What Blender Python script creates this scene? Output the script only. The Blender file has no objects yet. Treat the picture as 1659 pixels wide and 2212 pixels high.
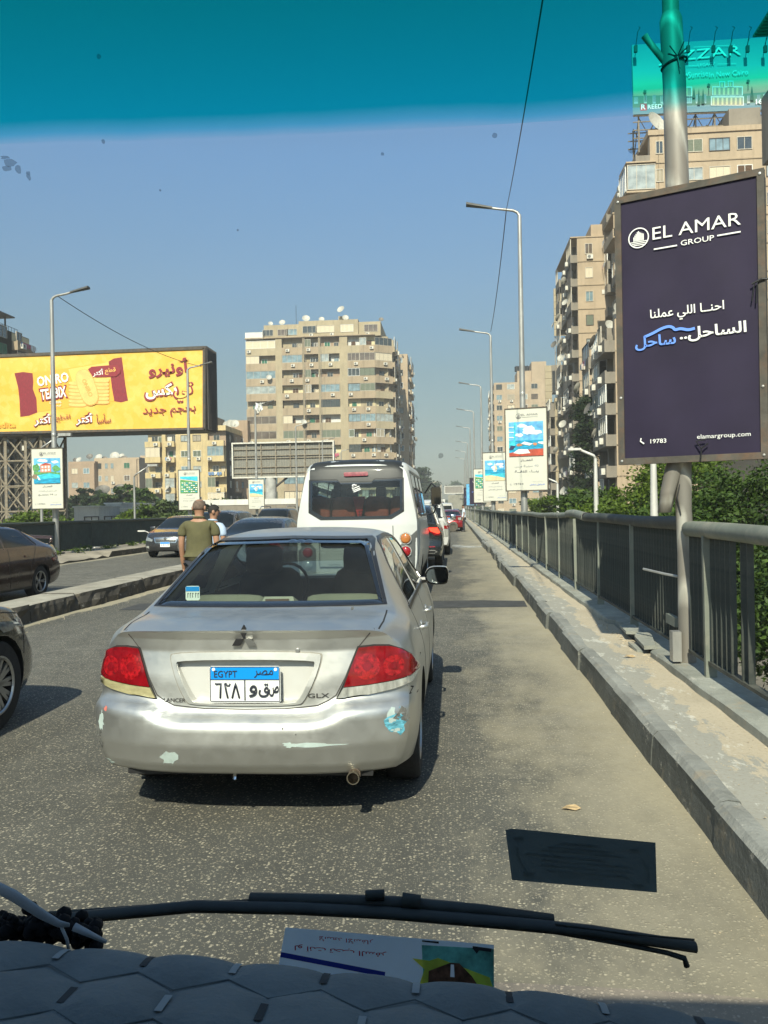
import bpy, math, random
import numpy as np
from mathutils import Vector, Matrix
from mathutils.bvhtree import BVHTree
from mathutils.geometry import delaunay_2d_cdt
R=math.radians
SC=bpy.context.scene; COL=SC.collection

# ------------------------------------------------------------------ camera, sky, sun, exposure
CAMZ=1.55
def _basis(yaw,pitch,roll):
    y,p,r=R(yaw),R(pitch),R(roll)
    f=Vector((-math.sin(y)*math.cos(p),math.cos(y)*math.cos(p),math.sin(p)))
    rt=f.cross(Vector((0,0,1))).normalized(); up=rt.cross(f)
    return math.cos(r)*rt-math.sin(r)*up, math.sin(r)*rt+math.cos(r)*up, f
CR,CU,CF=_basis(4.839,-0.203,1.0)
cd=bpy.data.cameras.new("camera"); cam=bpy.data.objects.new("camera",cd); COL.objects.link(cam)
cd.sensor_fit='VERTICAL'; cd.sensor_height=24.0; cd.lens=24.0*1791.0/2212.0
cd.clip_start=0.05; cd.clip_end=4000
cam.matrix_world=Matrix(((CR.x,CU.x,-CF.x,0),(CR.y,CU.y,-CF.y,0),(CR.z,CU.z,-CF.z,CAMZ),(0,0,0,1)))
SC.camera=cam
def P(u,v,Y):
    """point of the place at distance Y along the road that was surveyed at photo position u,v (1659x2212)"""
    d=CF+CR*((u-829.5)/1791.0)+CU*((1106-v)/1791.0)
    return Vector((0,0,CAMZ))+d*(Y/d.y)

W=bpy.data.worlds.new("World"); SC.world=W; W.use_nodes=True
nt=W.node_tree; bg=nt.nodes['Background']
sky=nt.nodes.new('ShaderNodeTexSky'); sky.sky_type='NISHITA'; sky.sun_disc=False
SUN_EL,SUN_AZ=41.0,5.0
sky.sun_elevation=R(SUN_EL); sky.sun_rotation=R(180+SUN_AZ); sky.air_density=1.0; sky.dust_density=1.1; sky.ozone_density=1.3; sky.altitude=20
# smog layer: the city air dulls and greys the lowest part of the sky, the same all round the horizon
_tc=nt.nodes.new('ShaderNodeTexCoord'); _sx=nt.nodes.new('ShaderNodeSeparateXYZ'); nt.links.new(_tc.outputs['Generated'],_sx.inputs[0])
_rp=nt.nodes.new('ShaderNodeValToRGB'); _el=_rp.color_ramp.elements
_st=[(0.,(.50,.48,.46)),(.08,(.44,.455,.44)),(.163,(.53,.565,.54)),(.267,(.68,.78,.84)),(.39,(.76,.98,1.14)),(.7,(.82,1.,1.1))]
while len(_el)<len(_st): _el.new(.5)
for _q,(_p,_c) in zip(_el,_st): _q.position=_p; _q.color=(*_c,1)
nt.links.new(_sx.outputs[2],_rp.inputs[0]); _mx=nt.nodes.new('ShaderNodeMix'); _mx.data_type='RGBA'; _mx.blend_type='MULTIPLY'; _mx.inputs[0].default_value=1.
nt.links.new(sky.outputs[0],_mx.inputs[6]); nt.links.new(_rp.outputs[0],_mx.inputs[7]); nt.links.new(_mx.outputs[2],bg.inputs[0]); bg.inputs[1].default_value=0.104
sl=bpy.data.lights.new("sun",'SUN'); so=bpy.data.objects.new("sun",sl); COL.objects.link(so)
sl.energy=4.7; sl.angle=R(0.55); sl.color=(1.0,0.93,0.80)
sd=Vector((math.sin(R(SUN_AZ))*math.cos(R(SUN_EL)),math.cos(R(SUN_AZ))*math.cos(R(SUN_EL)),-math.sin(R(SUN_EL))))
so.rotation_euler=sd.to_track_quat('-Z','Y').to_euler()
SC.view_settings.view_transform='Standard'; SC.view_settings.look='None'; SC.view_settings.gamma=1.0
SC.view_settings.exposure=0.50; SC.view_settings.use_curve_mapping=False
SC.cycles.max_bounces=7; SC.cycles.transparent_max_bounces=24; SC.cycles.diffuse_bounces=3; SC.cycles.glossy_bounces=3; SC.cycles.transmission_bounces=5
SC.cycles.caustics_reflective=False; SC.cycles.caustics_refractive=False

# ------------------------------------------------------------------ materials
class NT:
    def __init__(s,name):
        s.m=bpy.data.materials.new(name); s.m.use_nodes=True; s.t=s.m.node_tree; s.b=s.t.nodes['Principled BSDF']
        s.tc=None
    def n(s,typ,**k):
        x=s.t.nodes.new(typ)
        for a,b in k.items(): setattr(x,a,b)
        return x
    def l(s,a,b): s.t.links.new(a,b)
    def co(s,scale=(1,1,1),world=False):
        mp=s.n('ShaderNodeMapping'); mp.inputs['Scale'].default_value=scale
        if world: g=s.n('ShaderNodeNewGeometry'); s.l(g.outputs['Position'],mp.inputs[0])
        else: g=s.n('ShaderNodeTexCoord'); s.l(g.outputs['Object'],mp.inputs[0])
        return mp.outputs[0]
    def noise(s,scale,detail=4,rough=.55,vec=None,dist=0):
        x=s.n('ShaderNodeTexNoise'); x.inputs['Scale'].default_value=scale; x.inputs['Detail'].default_value=detail
        x.inputs['Roughness'].default_value=rough; x.inputs['Distortion'].default_value=dist
        if vec is not None: s.l(vec,x.inputs['Vector'])
        return x.outputs['Fac']
    def ramp(s,fac,stops):
        r=s.n('ShaderNodeValToRGB'); e=r.color_ramp.elements
        while len(e)<len(stops): e.new(.5)
        for q,(p,c) in zip(e,stops):
            q.position=p; q.color=(c,c,c,1) if isinstance(c,(int,float)) else (*c,1)
        s.l(fac,r.inputs[0]); return r.outputs[0]
    def mix(s,fac,a,b,typ='MIX'):
        x=s.n('ShaderNodeMix',data_type='RGBA',blend_type=typ)
        for q,inp in ((fac,x.inputs[0]),(a,x.inputs[6]),(b,x.inputs[7])):
            if isinstance(q,(int,float)): inp.default_value=q if inp==x.inputs[0] else (q,q,q,1)
            elif isinstance(q,tuple): inp.default_value=(*q,1)
            else: s.l(q,inp)
        return x.outputs[2]
    def bump(s,h,strength=.3,dist=.01):
        x=s.n('ShaderNodeBump'); x.inputs['Strength'].default_value=strength; x.inputs['Distance'].default_value=dist
        s.l(h,x.inputs['Height']); s.l(x.outputs[0],s.b.inputs['Normal'])
    def set(s,**k):
        for a,b in k.items():
            i=s.b.inputs[a.replace('_',' ')]
            if hasattr(b,'is_linked') or hasattr(b,'links'): s.l(b,i)
            elif isinstance(b,tuple): i.default_value=(*b,1)
            else: i.default_value=b
MATS={}
def mat(name,col,rough=.7,metal=0.,var=.25,scale=2.,bump=0.,bscale=30.,coat=0.,dirt=None,stretch=(1,1,1),spec=.5,world=False):
    if name in MATS: return MATS[name]
    n=NT(name); v=n.co(stretch,world)
    f=n.noise(scale,5,.6,v)
    lo=tuple(c*(1-var) for c in col); hi=tuple(min(1,c*(1+var)) for c in col)
    c=n.ramp(f,[(.3,lo),(.7,hi)])
    if dirt:
        f2=n.noise(scale*.6,6,.7,v); c=n.mix(n.ramp(f2,[(.48,0),(.66,dirt[1])]),c,dirt[0])
    n.set(Base_Color=c,Metallic=metal,Roughness=n.ramp(f,[(0,max(.02,rough-.06)),(1,min(1,rough+.08))]),Coat_Weight=coat,Coat_Roughness=.06,Specular_IOR_Level=spec)
    if bump: n.bump(n.noise(bscale,4,.6,v),bump,.01)
    MATS[name]=n.m; return n.m
def flat(name,col,rough=.6,metal=0.,emit=0.,coat=0.,alpha=None):
    if name in MATS: return MATS[name]
    n=NT(name); n.set(Base_Color=col,Roughness=rough,Metallic=metal,Coat_Weight=coat)
    if emit: n.set(Emission_Color=col,Emission_Strength=emit)
    MATS[name]=n.m; return n.m

def wall_mat(name,col,stain=(.20,.16,.11),amt=.55,streak=.5):
    n=NT(name); v=n.co((1,1,1)); vs=n.co((1.3,1.3,.16))
    a=n.noise(.35,6,.65,v); b=n.noise(1.3,6,.7,vs); d=n.noise(9,4,.6,v)
    c=n.ramp(a,[(.3,tuple(x*.84 for x in col)),(.7,tuple(min(1,x*1.12) for x in col))])
    c=n.mix(n.ramp(b,[(.5,0),(.72,amt)]),c,stain)
    c=n.mix(n.ramp(d,[(.35,.25),(.6,0)]),c,tuple(x*.7 for x in col))
    n.set(Base_Color=c,Roughness=.9,Specular_IOR_Level=.2); n.bump(d,.25,.02); return n.m
M={}
M['tan']=wall_mat('tan_plaster',(.43,.355,.235),(.22,.18,.125),.6)
M['tan2']=wall_mat('pink_tan_plaster',(.46,.355,.245),(.24,.185,.13),.5)
M['yellow']=wall_mat('yellow_plaster',(.60,.47,.25),(.25,.20,.13),.6)
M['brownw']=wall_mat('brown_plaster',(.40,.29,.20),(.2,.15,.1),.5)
M['greyw']=wall_mat('shaded_grimy_plaster',(.27,.235,.19),(.12,.10,.08),.6)
M['white_plaster']=wall_mat('white_plaster',(.72,.70,.64),(.35,.32,.27),.4)
M['cream_in']=wall_mat('cream_plaster',(.72,.62,.38),(.4,.33,.2),.3)
M['slab']=wall_mat('slab_concrete',(.40,.31,.21),(.17,.13,.09),.7)
M['concrete']=mat('concrete',(.30,.28,.24),.9,0,.2,1.5,.4,18,dirt=((.14,.12,.10),.6))
M['shut_green']=mat('green_shutter',(.05,.22,.13),.6,0,.2,8)
M['shut_brown']=mat('brown_shutter',(.16,.09,.05),.6,0,.3,8)
M['shut_grey']=mat('grey_green_shutter',(.24,.27,.20),.6,0,.2,8)
M['blind']=mat('cream_blind',(.62,.53,.38),.7,0,.1,8)
M['dark_in']=flat('dark_interior',(.035,.03,.028),.8)
M['curtain']=mat('curtain_cloth',(.35,.30,.22),.9,0,.3,6,stretch=(6,6,.3))
M['white_frame']=mat('white_frame',(.72,.71,.66),.5,0,.1,6)
M['dark_frame']=mat('dark_frame',(.06,.05,.045),.5,0,.2,6)
M['alu_frame']=mat('aluminium_frame',(.45,.40,.32),.5,.3,.1,6)
M['dish']=mat('dish_metal',(.48,.46,.40),.55,.1,.15,5,dirt=((.35,.30,.22),.5))
M['dish_dark']=mat('dish_dark_metal',(.16,.145,.125),.6,.3,.2,5)
M['ac']=mat('ac_casing',(.66,.63,.55),.6,0,.1,6,dirt=((.35,.3,.24),.5))
M['black']=flat('black_plastic',(.015,.015,.016),.5)
M['rubber']=mat('tyre_rubber',(.028,.027,.026),.85,0,.3,20,bump=.3,bscale=60)
M['alloy']=mat('wheel_alloy',(.50,.50,.49),.32,.85,.1,20)
M['chrome']=flat('chrome',(.75,.75,.74),.12,1.)
M['galv']=mat('galvanised_steel',(.44,.435,.41),.42,.55,.22,5,bump=.15,bscale=30,stretch=(1,1,.25),dirt=((.24,.20,.16),.45))
M['galv2']=mat('pale_steel_pole',(.62,.60,.55),.5,.2,.15,5,stretch=(1,1,.25))
M['rust']=mat('rusty_frame',(.085,.076,.062),.75,.1,.35,6,bump=.3,bscale=40,dirt=((.20,.10,.05),.45))
M['railp']=mat('grey_green_rail_paint',(.042,.049,.043),.62,.1,.3,3,bump=.2,bscale=40,dirt=((.19,.175,.135),.42))
M['railt']=mat('dusty_top_rail',(.19,.205,.17),.6,.1,.2,3,bump=.15,bscale=40,dirt=((.38,.35,.28),.6))
M['railL']=mat('dark_green_rail_paint',(.035,.048,.042),.6,.1,.3,4)
M['lattice']=mat('lattice_steel',(.30,.255,.19),.7,.3,.3,4,dirt=((.15,.09,.05),.6))
M['leafd']=None

def glass_far(name,col,rough=.08):
    n=NT(name); f=n.noise(1.2,3,.5,n.co()); n.set(Base_Color=n.ramp(f,[(.35,tuple(c*.6 for c in col)),(.65,col)]),Roughness=rough,Specular_IOR_Level=.9,Coat_Weight=.6,Coat_Roughness=.04); return n.m
M['pane_blue']=glass_far('window_pane_blue',(.24,.34,.38))
M['pane_dark']=glass_far('window_pane_dark',(.05,.06,.06))
M['pane_light']=glass_far('window_pane_pale',(.42,.46,.44))
M['pane_brown']=glass_far('window_pane_brown',(.16,.12,.09))

def carglass(name,tint=(.30,.36,.34),refl=.9,dark=.016):
    """tinted car glass: clear sheet with reflection"""
    n=NT(name); t=n.t
    tr=n.n('ShaderNodeBsdfTransparent'); tr.inputs[0].default_value=(*tint,1)
    gl=n.n('ShaderNodeBsdfGlossy'); gl.inputs['Roughness'].default_value=.03; gl.inputs[0].default_value=(.9,.9,.9,1)
    fr=n.n('ShaderNodeFresnel'); fr.inputs[0].default_value=1.5
    mu=n.n('ShaderNodeMath',operation='MULTIPLY'); mu.inputs[1].default_value=refl; n.l(fr.outputs[0],mu.inputs[0])
    mx=n.n('ShaderNodeMixShader'); n.l(mu.outputs[0],mx.inputs[0]); n.l(tr.outputs[0],mx.inputs[1]); n.l(gl.outputs[0],mx.inputs[2])
    df=n.n('ShaderNodeBsdfDiffuse'); df.inputs[0].default_value=(.5,.5,.45,1); m3=n.n('ShaderNodeMixShader'); n.l(n.ramp(n.noise(3,4,.6,n.co()),[(.35,dark),(.7,dark*2.2)]),m3.inputs[0]); n.l(mx.outputs[0],m3.inputs[1]); n.l(df.outputs[0],m3.inputs[2]); out=t.nodes['Material Output']; n.l(m3.outputs[0],out.inputs[0]); t.nodes.remove(n.b); return n.m
M['cglass']=carglass('car_glass_green',(.78,.88,.83),.75)
M['cglass_dark']=carglass('car_glass_tinted',(.22,.24,.24),1.2)
M['cglass_solid']=flat('car_glass_black',(.012,.014,.015),.04,coat=1.)
M['cglass_solid2']=mat('car_glass_smoked',(.012,.015,.016),.10,0,.4,1.5,coat=.0,spec=.45)

def paint(name,col,metal=.6,rough=.32,dust=.25,dustcol=(.33,.30,.25),coat=.8,cr=.04):
    metal0=metal
    n=NT(name); v=n.co(); f=n.noise(1.6,6,.65,v); g=n.noise(9,5,.7,v)
    c=n.mix(n.ramp(f,[(.42,0),(.75,dust)]),col,dustcol)
    sp=n.noise(900,1,.5,v); c=n.mix(n.ramp(sp,[(.4,.06),(.6,0)]),c,tuple(x*.5 for x in col))
    n.set(Base_Color=c,Metallic=metal,Roughness=n.ramp(g,[(.3,rough-.05),(.8,rough+.14)]),Coat_Weight=coat,Coat_Roughness=n.ramp(g,[(.3,cr),(.8,cr+.14)]))
    return n.m

# ------------------------------------------------------------------ mesh helpers
class MB:
    def __init__(s): s.v=[];s.f=[];s.m=[]
    def add(s,vs,fs,mi=0):
        o=len(s.v); s.v+= [tuple(q) for q in vs]
        for f in fs: s.f.append(tuple(i+o for i in f)); s.m.append(mi)
        return s
    def stone(s,x,y,z,r,g,mi=0):
        q=lambda k:r*g.uniform(.6,1.3)*k
        return s.add([(x-q(1),y+q(.3),z),(x+q(.2),y-q(1),z),(x+q(1.1),y-q(.1),z),(x-q(.1),y+q(1),z),(x+q(.1),y+q(.05),z+q(.8))],[(0,1,4),(1,2,4),(2,3,4),(3,0,4),(3,2,1,0)],mi)
    def box(s,x0,y0,z0,x1,y1,z1,mi=0):
        vs=[(x0,y0,z0),(x1,y0,z0),(x1,y1,z0),(x0,y1,z0),(x0,y0,z1),(x1,y0,z1),(x1,y1,z1),(x0,y1,z1)]
        return s.add(vs,[(0,3,2,1),(4,5,6,7),(0,1,5,4),(1,2,6,5),(2,3,7,6),(3,0,4,7)],mi)
    def tube(s,pts,rad,n=10,mi=0,cap=True,sx=1.):
        pts=[Vector(p) for p in pts]
        if not hasattr(rad,'__len__'): rad=[rad]*len(pts)
        o=len(s.v); prev=None
        for i,p in enumerate(pts):
            d=(pts[min(i+1,len(pts)-1)]-pts[max(i-1,0)]).normalized()
            if prev is None:
                a=d.orthogonal().normalized()
                if abs(d.z)<.9: a=(Vector((0,0,1))-d*d.z).normalized()
            else: a=(prev-d*prev.dot(d)).normalized()
            prev=a; b=d.cross(a)
            for k in range(n):
                t=2*math.pi*k/n; s.v.append(tuple(p+a*math.cos(t)*rad[i]+b*math.sin(t)*rad[i]*sx))
        for i in range(len(pts)-1):
            for k in range(n):
                s.f.append((o+i*n+k,o+i*n+(k+1)%n,o+(i+1)*n+(k+1)%n,o+(i+1)*n+k)); s.m.append(mi)
        if cap:
            s.f.append(tuple(o+k for k in reversed(range(n)))); s.m.append(mi)
            e=o+(len(pts)-1)*n; s.f.append(tuple(e+k for k in range(n))); s.m.append(mi)
        return s
    def lathe(s,prof,n=24,mi=0,axis='z',c=(0,0,0)):
        """prof: (r,h) list; axis z or x"""
        o=len(s.v)
        for r,h in prof:
            for k in range(n):
                t=2*math.pi*k/n; a,b=r*math.cos(t),r*math.sin(t)
                s.v.append((c[0]+h,c[1]+a,c[2]+b) if axis=='x' else (c[0]+a,c[1]+b,c[2]+h) if axis=='z' else (c[0]+a,c[1]+h,c[2]+b))
        for i in range(len(prof)-1):
            for k in range(n):
                s.f.append((o+i*n+k,o+i*n+(k+1)%n,o+(i+1)*n+(k+1)%n,o+(i+1)*n+k)); s.m.append(mi)
        return s
    def prism(s,poly,a,b,axis='y',mi=0):
        n=len(poly)
        def q(p,t): return (p[0],t,p[1]) if axis=='y' else (t,p[0],p[1]) if axis=='x' else (p[0],p[1],t)
        vs=[q(p,a) for p in poly]+[q(p,b) for p in poly]
        return s.add(vs,[tuple(range(n)),tuple(reversed(range(n,2*n)))]+[(i,i+n,(i+1)%n+n,(i+1)%n) for i in range(n)],mi)
    def mesh(s,name,mats=(),smooth=False,fix=False,angle=None):
        me=bpy.data.meshes.new(name); me.from_pydata(s.v,[],s.f); me.update()
        for m in (mats if isinstance(mats,(list,tuple)) else [mats]): me.materials.append(m)
        if len(me.polygons) and any(s.m): me.polygons.foreach_set('material_index',s.m)
        if fix:
            import bmesh
            b=bmesh.new(); b.from_mesh(me); bmesh.ops.remove_doubles(b,verts=b.verts,dist=1e-5); bmesh.ops.recalc_face_normals(b,faces=b.faces); b.to_mesh(me); b.free()
        if smooth: me.polygons.foreach_set('use_smooth',[True]*len(me.polygons))
        if angle: me.set_sharp_from_angle(angle=R(angle))
        return me
    def build(s,name,mats,parent=None,smooth=False,fix=False,angle=None,mw=None):
        return link(name,s.mesh(name,mats,smooth,fix,angle),parent,mw)
def link(name,me,parent=None,mw=None):
    o=bpy.data.objects.new(name,me); COL.objects.link(o)
    if parent: o.parent=parent
    if mw is not None: o.matrix_basis=mw
    return o
def empty(name,loc=(0,0,0),rz=0.):
    o=bpy.data.objects.new(name,None); COL.objects.link(o); o.location=loc; o.rotation_euler=(0,0,rz); o.empty_display_size=.2; return o
def tag(o,label=None,cat=None,group=None,kind=None):
    if label: o['label']=label
    if cat: o['category']=cat
    if group: o['group']=group
    if kind: o['kind']=kind
    return o
KIDS={}
def copy_tree(o,parent=None):
    c=o.copy(); COL.objects.link(c); c.parent=parent
    for ch in o.children:
        copy_tree(ch,c)
    return c
def T(x,y,z): return Matrix.Translation((x,y,z))
def RZ(a): return Matrix.Rotation(a,4,'Z')

# ------------------------------------------------------------------ writing
AR={}; _c=0xFE80
for ch,n_ in [(0x621,1),(0x622,2),(0x623,2),(0x624,2),(0x625,2),(0x626,4),(0x627,2),(0x628,4),(0x629,2),(0x62A,4),(0x62B,4),(0x62C,4),(0x62D,4),(0x62E,4),(0x62F,2),(0x630,2),(0x631,2),(0x632,2),(0x633,4),(0x634,4),(0x635,4),(0x636,4),(0x637,4),(0x638,4),(0x639,4),(0x63A,4),(0x641,4),(0x642,4),(0x643,4),(0x644,4),(0x645,4),(0x646,4),(0x647,4),(0x648,2),(0x649,2),(0x64A,4)]:
    AR[chr(ch)]=(n_,_c); _c+=n_
LA={'\u0622':0xFEF5,'\u0623':0xFEF7,'\u0625':0xFEF9,'\u0627':0xFEFB}
def arab(s):
    out=[];i=0;prev=False
    while i<len(s):
        ch=s[i]
        if ch=='\u0640': out.append(ch);prev=True;i+=1;continue
        if ch not in AR: out.append(ch);prev=False;i+=1;continue
        if ch=='\u0644' and i+1<len(s) and s[i+1] in LA:
            out.append(chr(LA[s[i+1]]+(1 if prev else 0)));prev=False;i+=2;continue
        n,c=AR[ch]; nx=i+1<len(s) and ((s[i+1] in AR and s[i+1]!='\u0621') or s[i+1]=='\u0640')
        if n==4: f=(3 if nx else 1) if prev else (2 if nx else 0); prev=nx
        elif n==2: f=1 if prev else 0;prev=False
        else: f=0;prev=False
        out.append(chr(c+f));i+=1
    import re
    t=''.join(reversed(out)); return re.sub(r'[0-9]+',lambda m:m.group(0)[::-1],t)
_TS=bpy.data.scenes.new("text_bench")
_TM={}
def text_mesh(body,bold=0.,ext=0.,ar=False):
    k=(body,bold,ext,ar)
    if k in _TM: return _TM[k]
    cu=bpy.data.curves.new("lettering","FONT"); cu.body=arab(body) if ar else body; cu.resolution_u=2
    cu.offset=bold; cu.extrude=ext; cu.align_x='CENTER'; cu.fill_mode='BOTH' if ext else 'FRONT'
    o=bpy.data.objects.new("lettering",cu); _TS.collection.objects.link(o)
    vl=_TS.view_layers[0]; vl.update(); dg=vl.depsgraph
    me=bpy.data.meshes.new_from_object(o.evaluated_get(dg),preserve_all_data_layers=False,depsgraph=dg)
    bpy.data.objects.remove(o); bpy.data.curves.remove(cu)
    co=np.zeros(len(me.vertices)*3); me.vertices.foreach_get('co',co); co=co.reshape(-1,3)
    if len(co):
        mn,mx=co.min(0),co.max(0); co[:,0]-=(mn[0]+mx[0])/2; co[:,1]-=(mn[1]+mx[1])/2
        sz=(mx[0]-mn[0],mx[1]-mn[1])
    else: sz=(1,1)
    me.vertices.foreach_set('co',co.ravel()); me.update()
    _TM[k]=(me,sz); return _TM[k]
def write(parent,body,x,z,w,h,m,y=0.,bold=0.,ext=0.,ar=False,rot=0.,mirror=False,base=None,name='lettering'):
    """lettering as flat geometry in the parent's xz plane, read from -y, fitted into w by h round (x,z)"""
    me,sz=text_mesh(body,bold,ext,ar); me2=me.copy(); me2.materials.clear(); me2.materials.append(m)
    sx,sz_=w/sz[0],h/sz[1]
    if mirror: sx=-sx
    B=Matrix(((1,0,0,0),(0,0,-1,0),(0,1,0,0),(0,0,0,1)))
    mw=T(x,y,z)@Matrix.Rotation(-rot,4,'Y')@B@Matrix.Diagonal((sx,sz_,sz_,1))
    if base is not None: mw=base@mw
    me2.transform(mw); me2.name=name
    return link(name,me2,parent)

# evaluate modifiers outside the main scene
def evaluated(o):
    if o.name in COL.objects: COL.objects.unlink(o)
    _TS.collection.objects.link(o); vl=_TS.view_layers[0]; vl.update(); dg=vl.depsgraph
    me=bpy.data.meshes.new_from_object(o.evaluated_get(dg),preserve_all_data_layers=True,depsgraph=dg)
    return me
def boolean(me,cutters,op='DIFFERENCE'):
    """cut closed cutter meshes out of a closed mesh"""
    o=bpy.data.objects.new('b',me); _TS.collection.objects.link(o); cs=[]
    for c in cutters:
        k=bpy.data.objects.new('c',c); _TS.collection.objects.link(k); cs.append(k)
        md=o.modifiers.new('b','BOOLEAN'); md.operation=op; md.object=k; md.solver='EXACT'
    vl=_TS.view_layers[0]; vl.update(); dg=vl.depsgraph
    r=bpy.data.meshes.new_from_object(o.evaluated_get(dg),preserve_all_data_layers=True,depsgraph=dg)
    for k in cs+[o]: bpy.data.objects.remove(k)
    return r
def bvh_of(me):
    return BVHTree.FromPolygons([v.co.copy() for v in me.vertices],[tuple(p.vertices) for p in me.polygons])
def conform(bvh,poly,axis,sgn,off=.004,res=.05,thick=.006,far=20.):
    """outline poly laid on a body: seen along axis ('x','y','z'), sgn = side it lies on. Returns MB."""
    pts=[Vector(p) for p in poly]; n=len(pts); P2=[];
    for i in range(n):
        a,b=pts[i],pts[(i+1)%n]; k=max(1,int((b-a).length/res))
        for j in range(k): P2.append(a.lerp(b,j/k))
    nb=len(P2); edges=[(i,(i+1)%nb) for i in range(nb)]
    xs=[p.x for p in P2]; ys=[p.y for p in P2]
    def inside(x,y):
        c=False
        for i in range(nb):
            a,b=P2[i],P2[(i+1)%nb]
            if (a.y>y)!=(b.y>y) and x<(b.x-a.x)*(y-a.y)/(b.y-a.y)+a.x: c=not c
        return c
    allp=list(P2); gx=min(xs)+res*.5
    while gx<max(xs):
        gy=min(ys)+res*.5
        while gy<max(ys):
            if inside(gx,gy) and min((Vector((gx,gy))-q).length for q in P2)>res*.35: allp.append(Vector((gx,gy)))
            gy+=res
        gx+=res
    vo,eo,fo,_,_,_=delaunay_2d_cdt(allp,edges,[],1,1e-5)
    mb=MB(); vs=[]; ns=[]
    for p in vo:
        if axis=='y': o=Vector((p.x,sgn*far,p.y)); d=Vector((0,-sgn,0))
        elif axis=='x': o=Vector((sgn*far,p.x,p.y)); d=Vector((-sgn,0,0))
        else: o=Vector((p.x,p.y,far)); d=Vector((0,0,-1))
        h=bvh.ray_cast(o,d)
        for jj in ((2e-4,1e-4),(-1e-4,3e-4),(-3e-4,-2e-4),(1e-3,1e-3)):
            if h[0] is not None: break
            h=bvh.ray_cast(o+(Vector((jj[0],0,jj[1])) if axis=='y' else Vector((0,jj[0],jj[1])) if axis=='x' else Vector((jj[0],jj[1],0))),d)
        if h[0] is None:
            h=bvh.find_nearest(o+d*(far-1)); 
        nn=h[1] if h[1].dot(d)<0 else -h[1]
        vs.append(h[0]+nn*off); ns.append(nn)
    m=len(vs); dray=Vector((0,-sgn,0)) if axis=='y' else Vector((-sgn,0,0)) if axis=='x' else Vector((0,0,-1)); inner=[a+dray*(thick+off)-b*off*.5 for a,b in zip(vs,ns)]
    flip=(axis=='y' and sgn>0) or (axis=='x' and sgn<0)
    fs=[tuple(reversed(f)) if flip else tuple(f) for f in fo]
    mb.add(vs+inner,fs)
    cnt={}
    for f in fs:
        for i in range(len(f)):
            e=(f[i],f[(i+1)%len(f)]); cnt[e]=1
    for (a,b) in list(cnt):
        if (b,a) not in cnt: mb.f.append((b,a,a+m,b+m)); mb.m.append(0)
    return mb
def strip(pts,w,close=False):
    """polyline -> thin outline polygon of width w"""
    pts=[Vector(p) for p in pts]; n=len(pts); L=[];Rr=[]
    for i,p in enumerate(pts):
        a=pts[i-1] if i>0 or close else pts[0]; b=pts[(i+1)%n] if i<n-1 or close else pts[-1]
        d=(b-a).normalized(); nn=Vector((-d.y,d.x)); L.append(p+nn*w/2); Rr.append(p-nn*w/2)
    return L+Rr[::-1]
def smooth_poly(pts,it=2,close=True):
    pts=[Vector(p) for p in pts]
    for _ in range(it):
        q=[]; n=len(pts)
        for i in range(n if close else n-1):
            a,b=pts[i],pts[(i+1)%n]; q+=[a.lerp(b,.25),a.lerp(b,.75)]
        if not close: q=[pts[0]]+q+[pts[-1]]
        pts=q
    return pts
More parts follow.
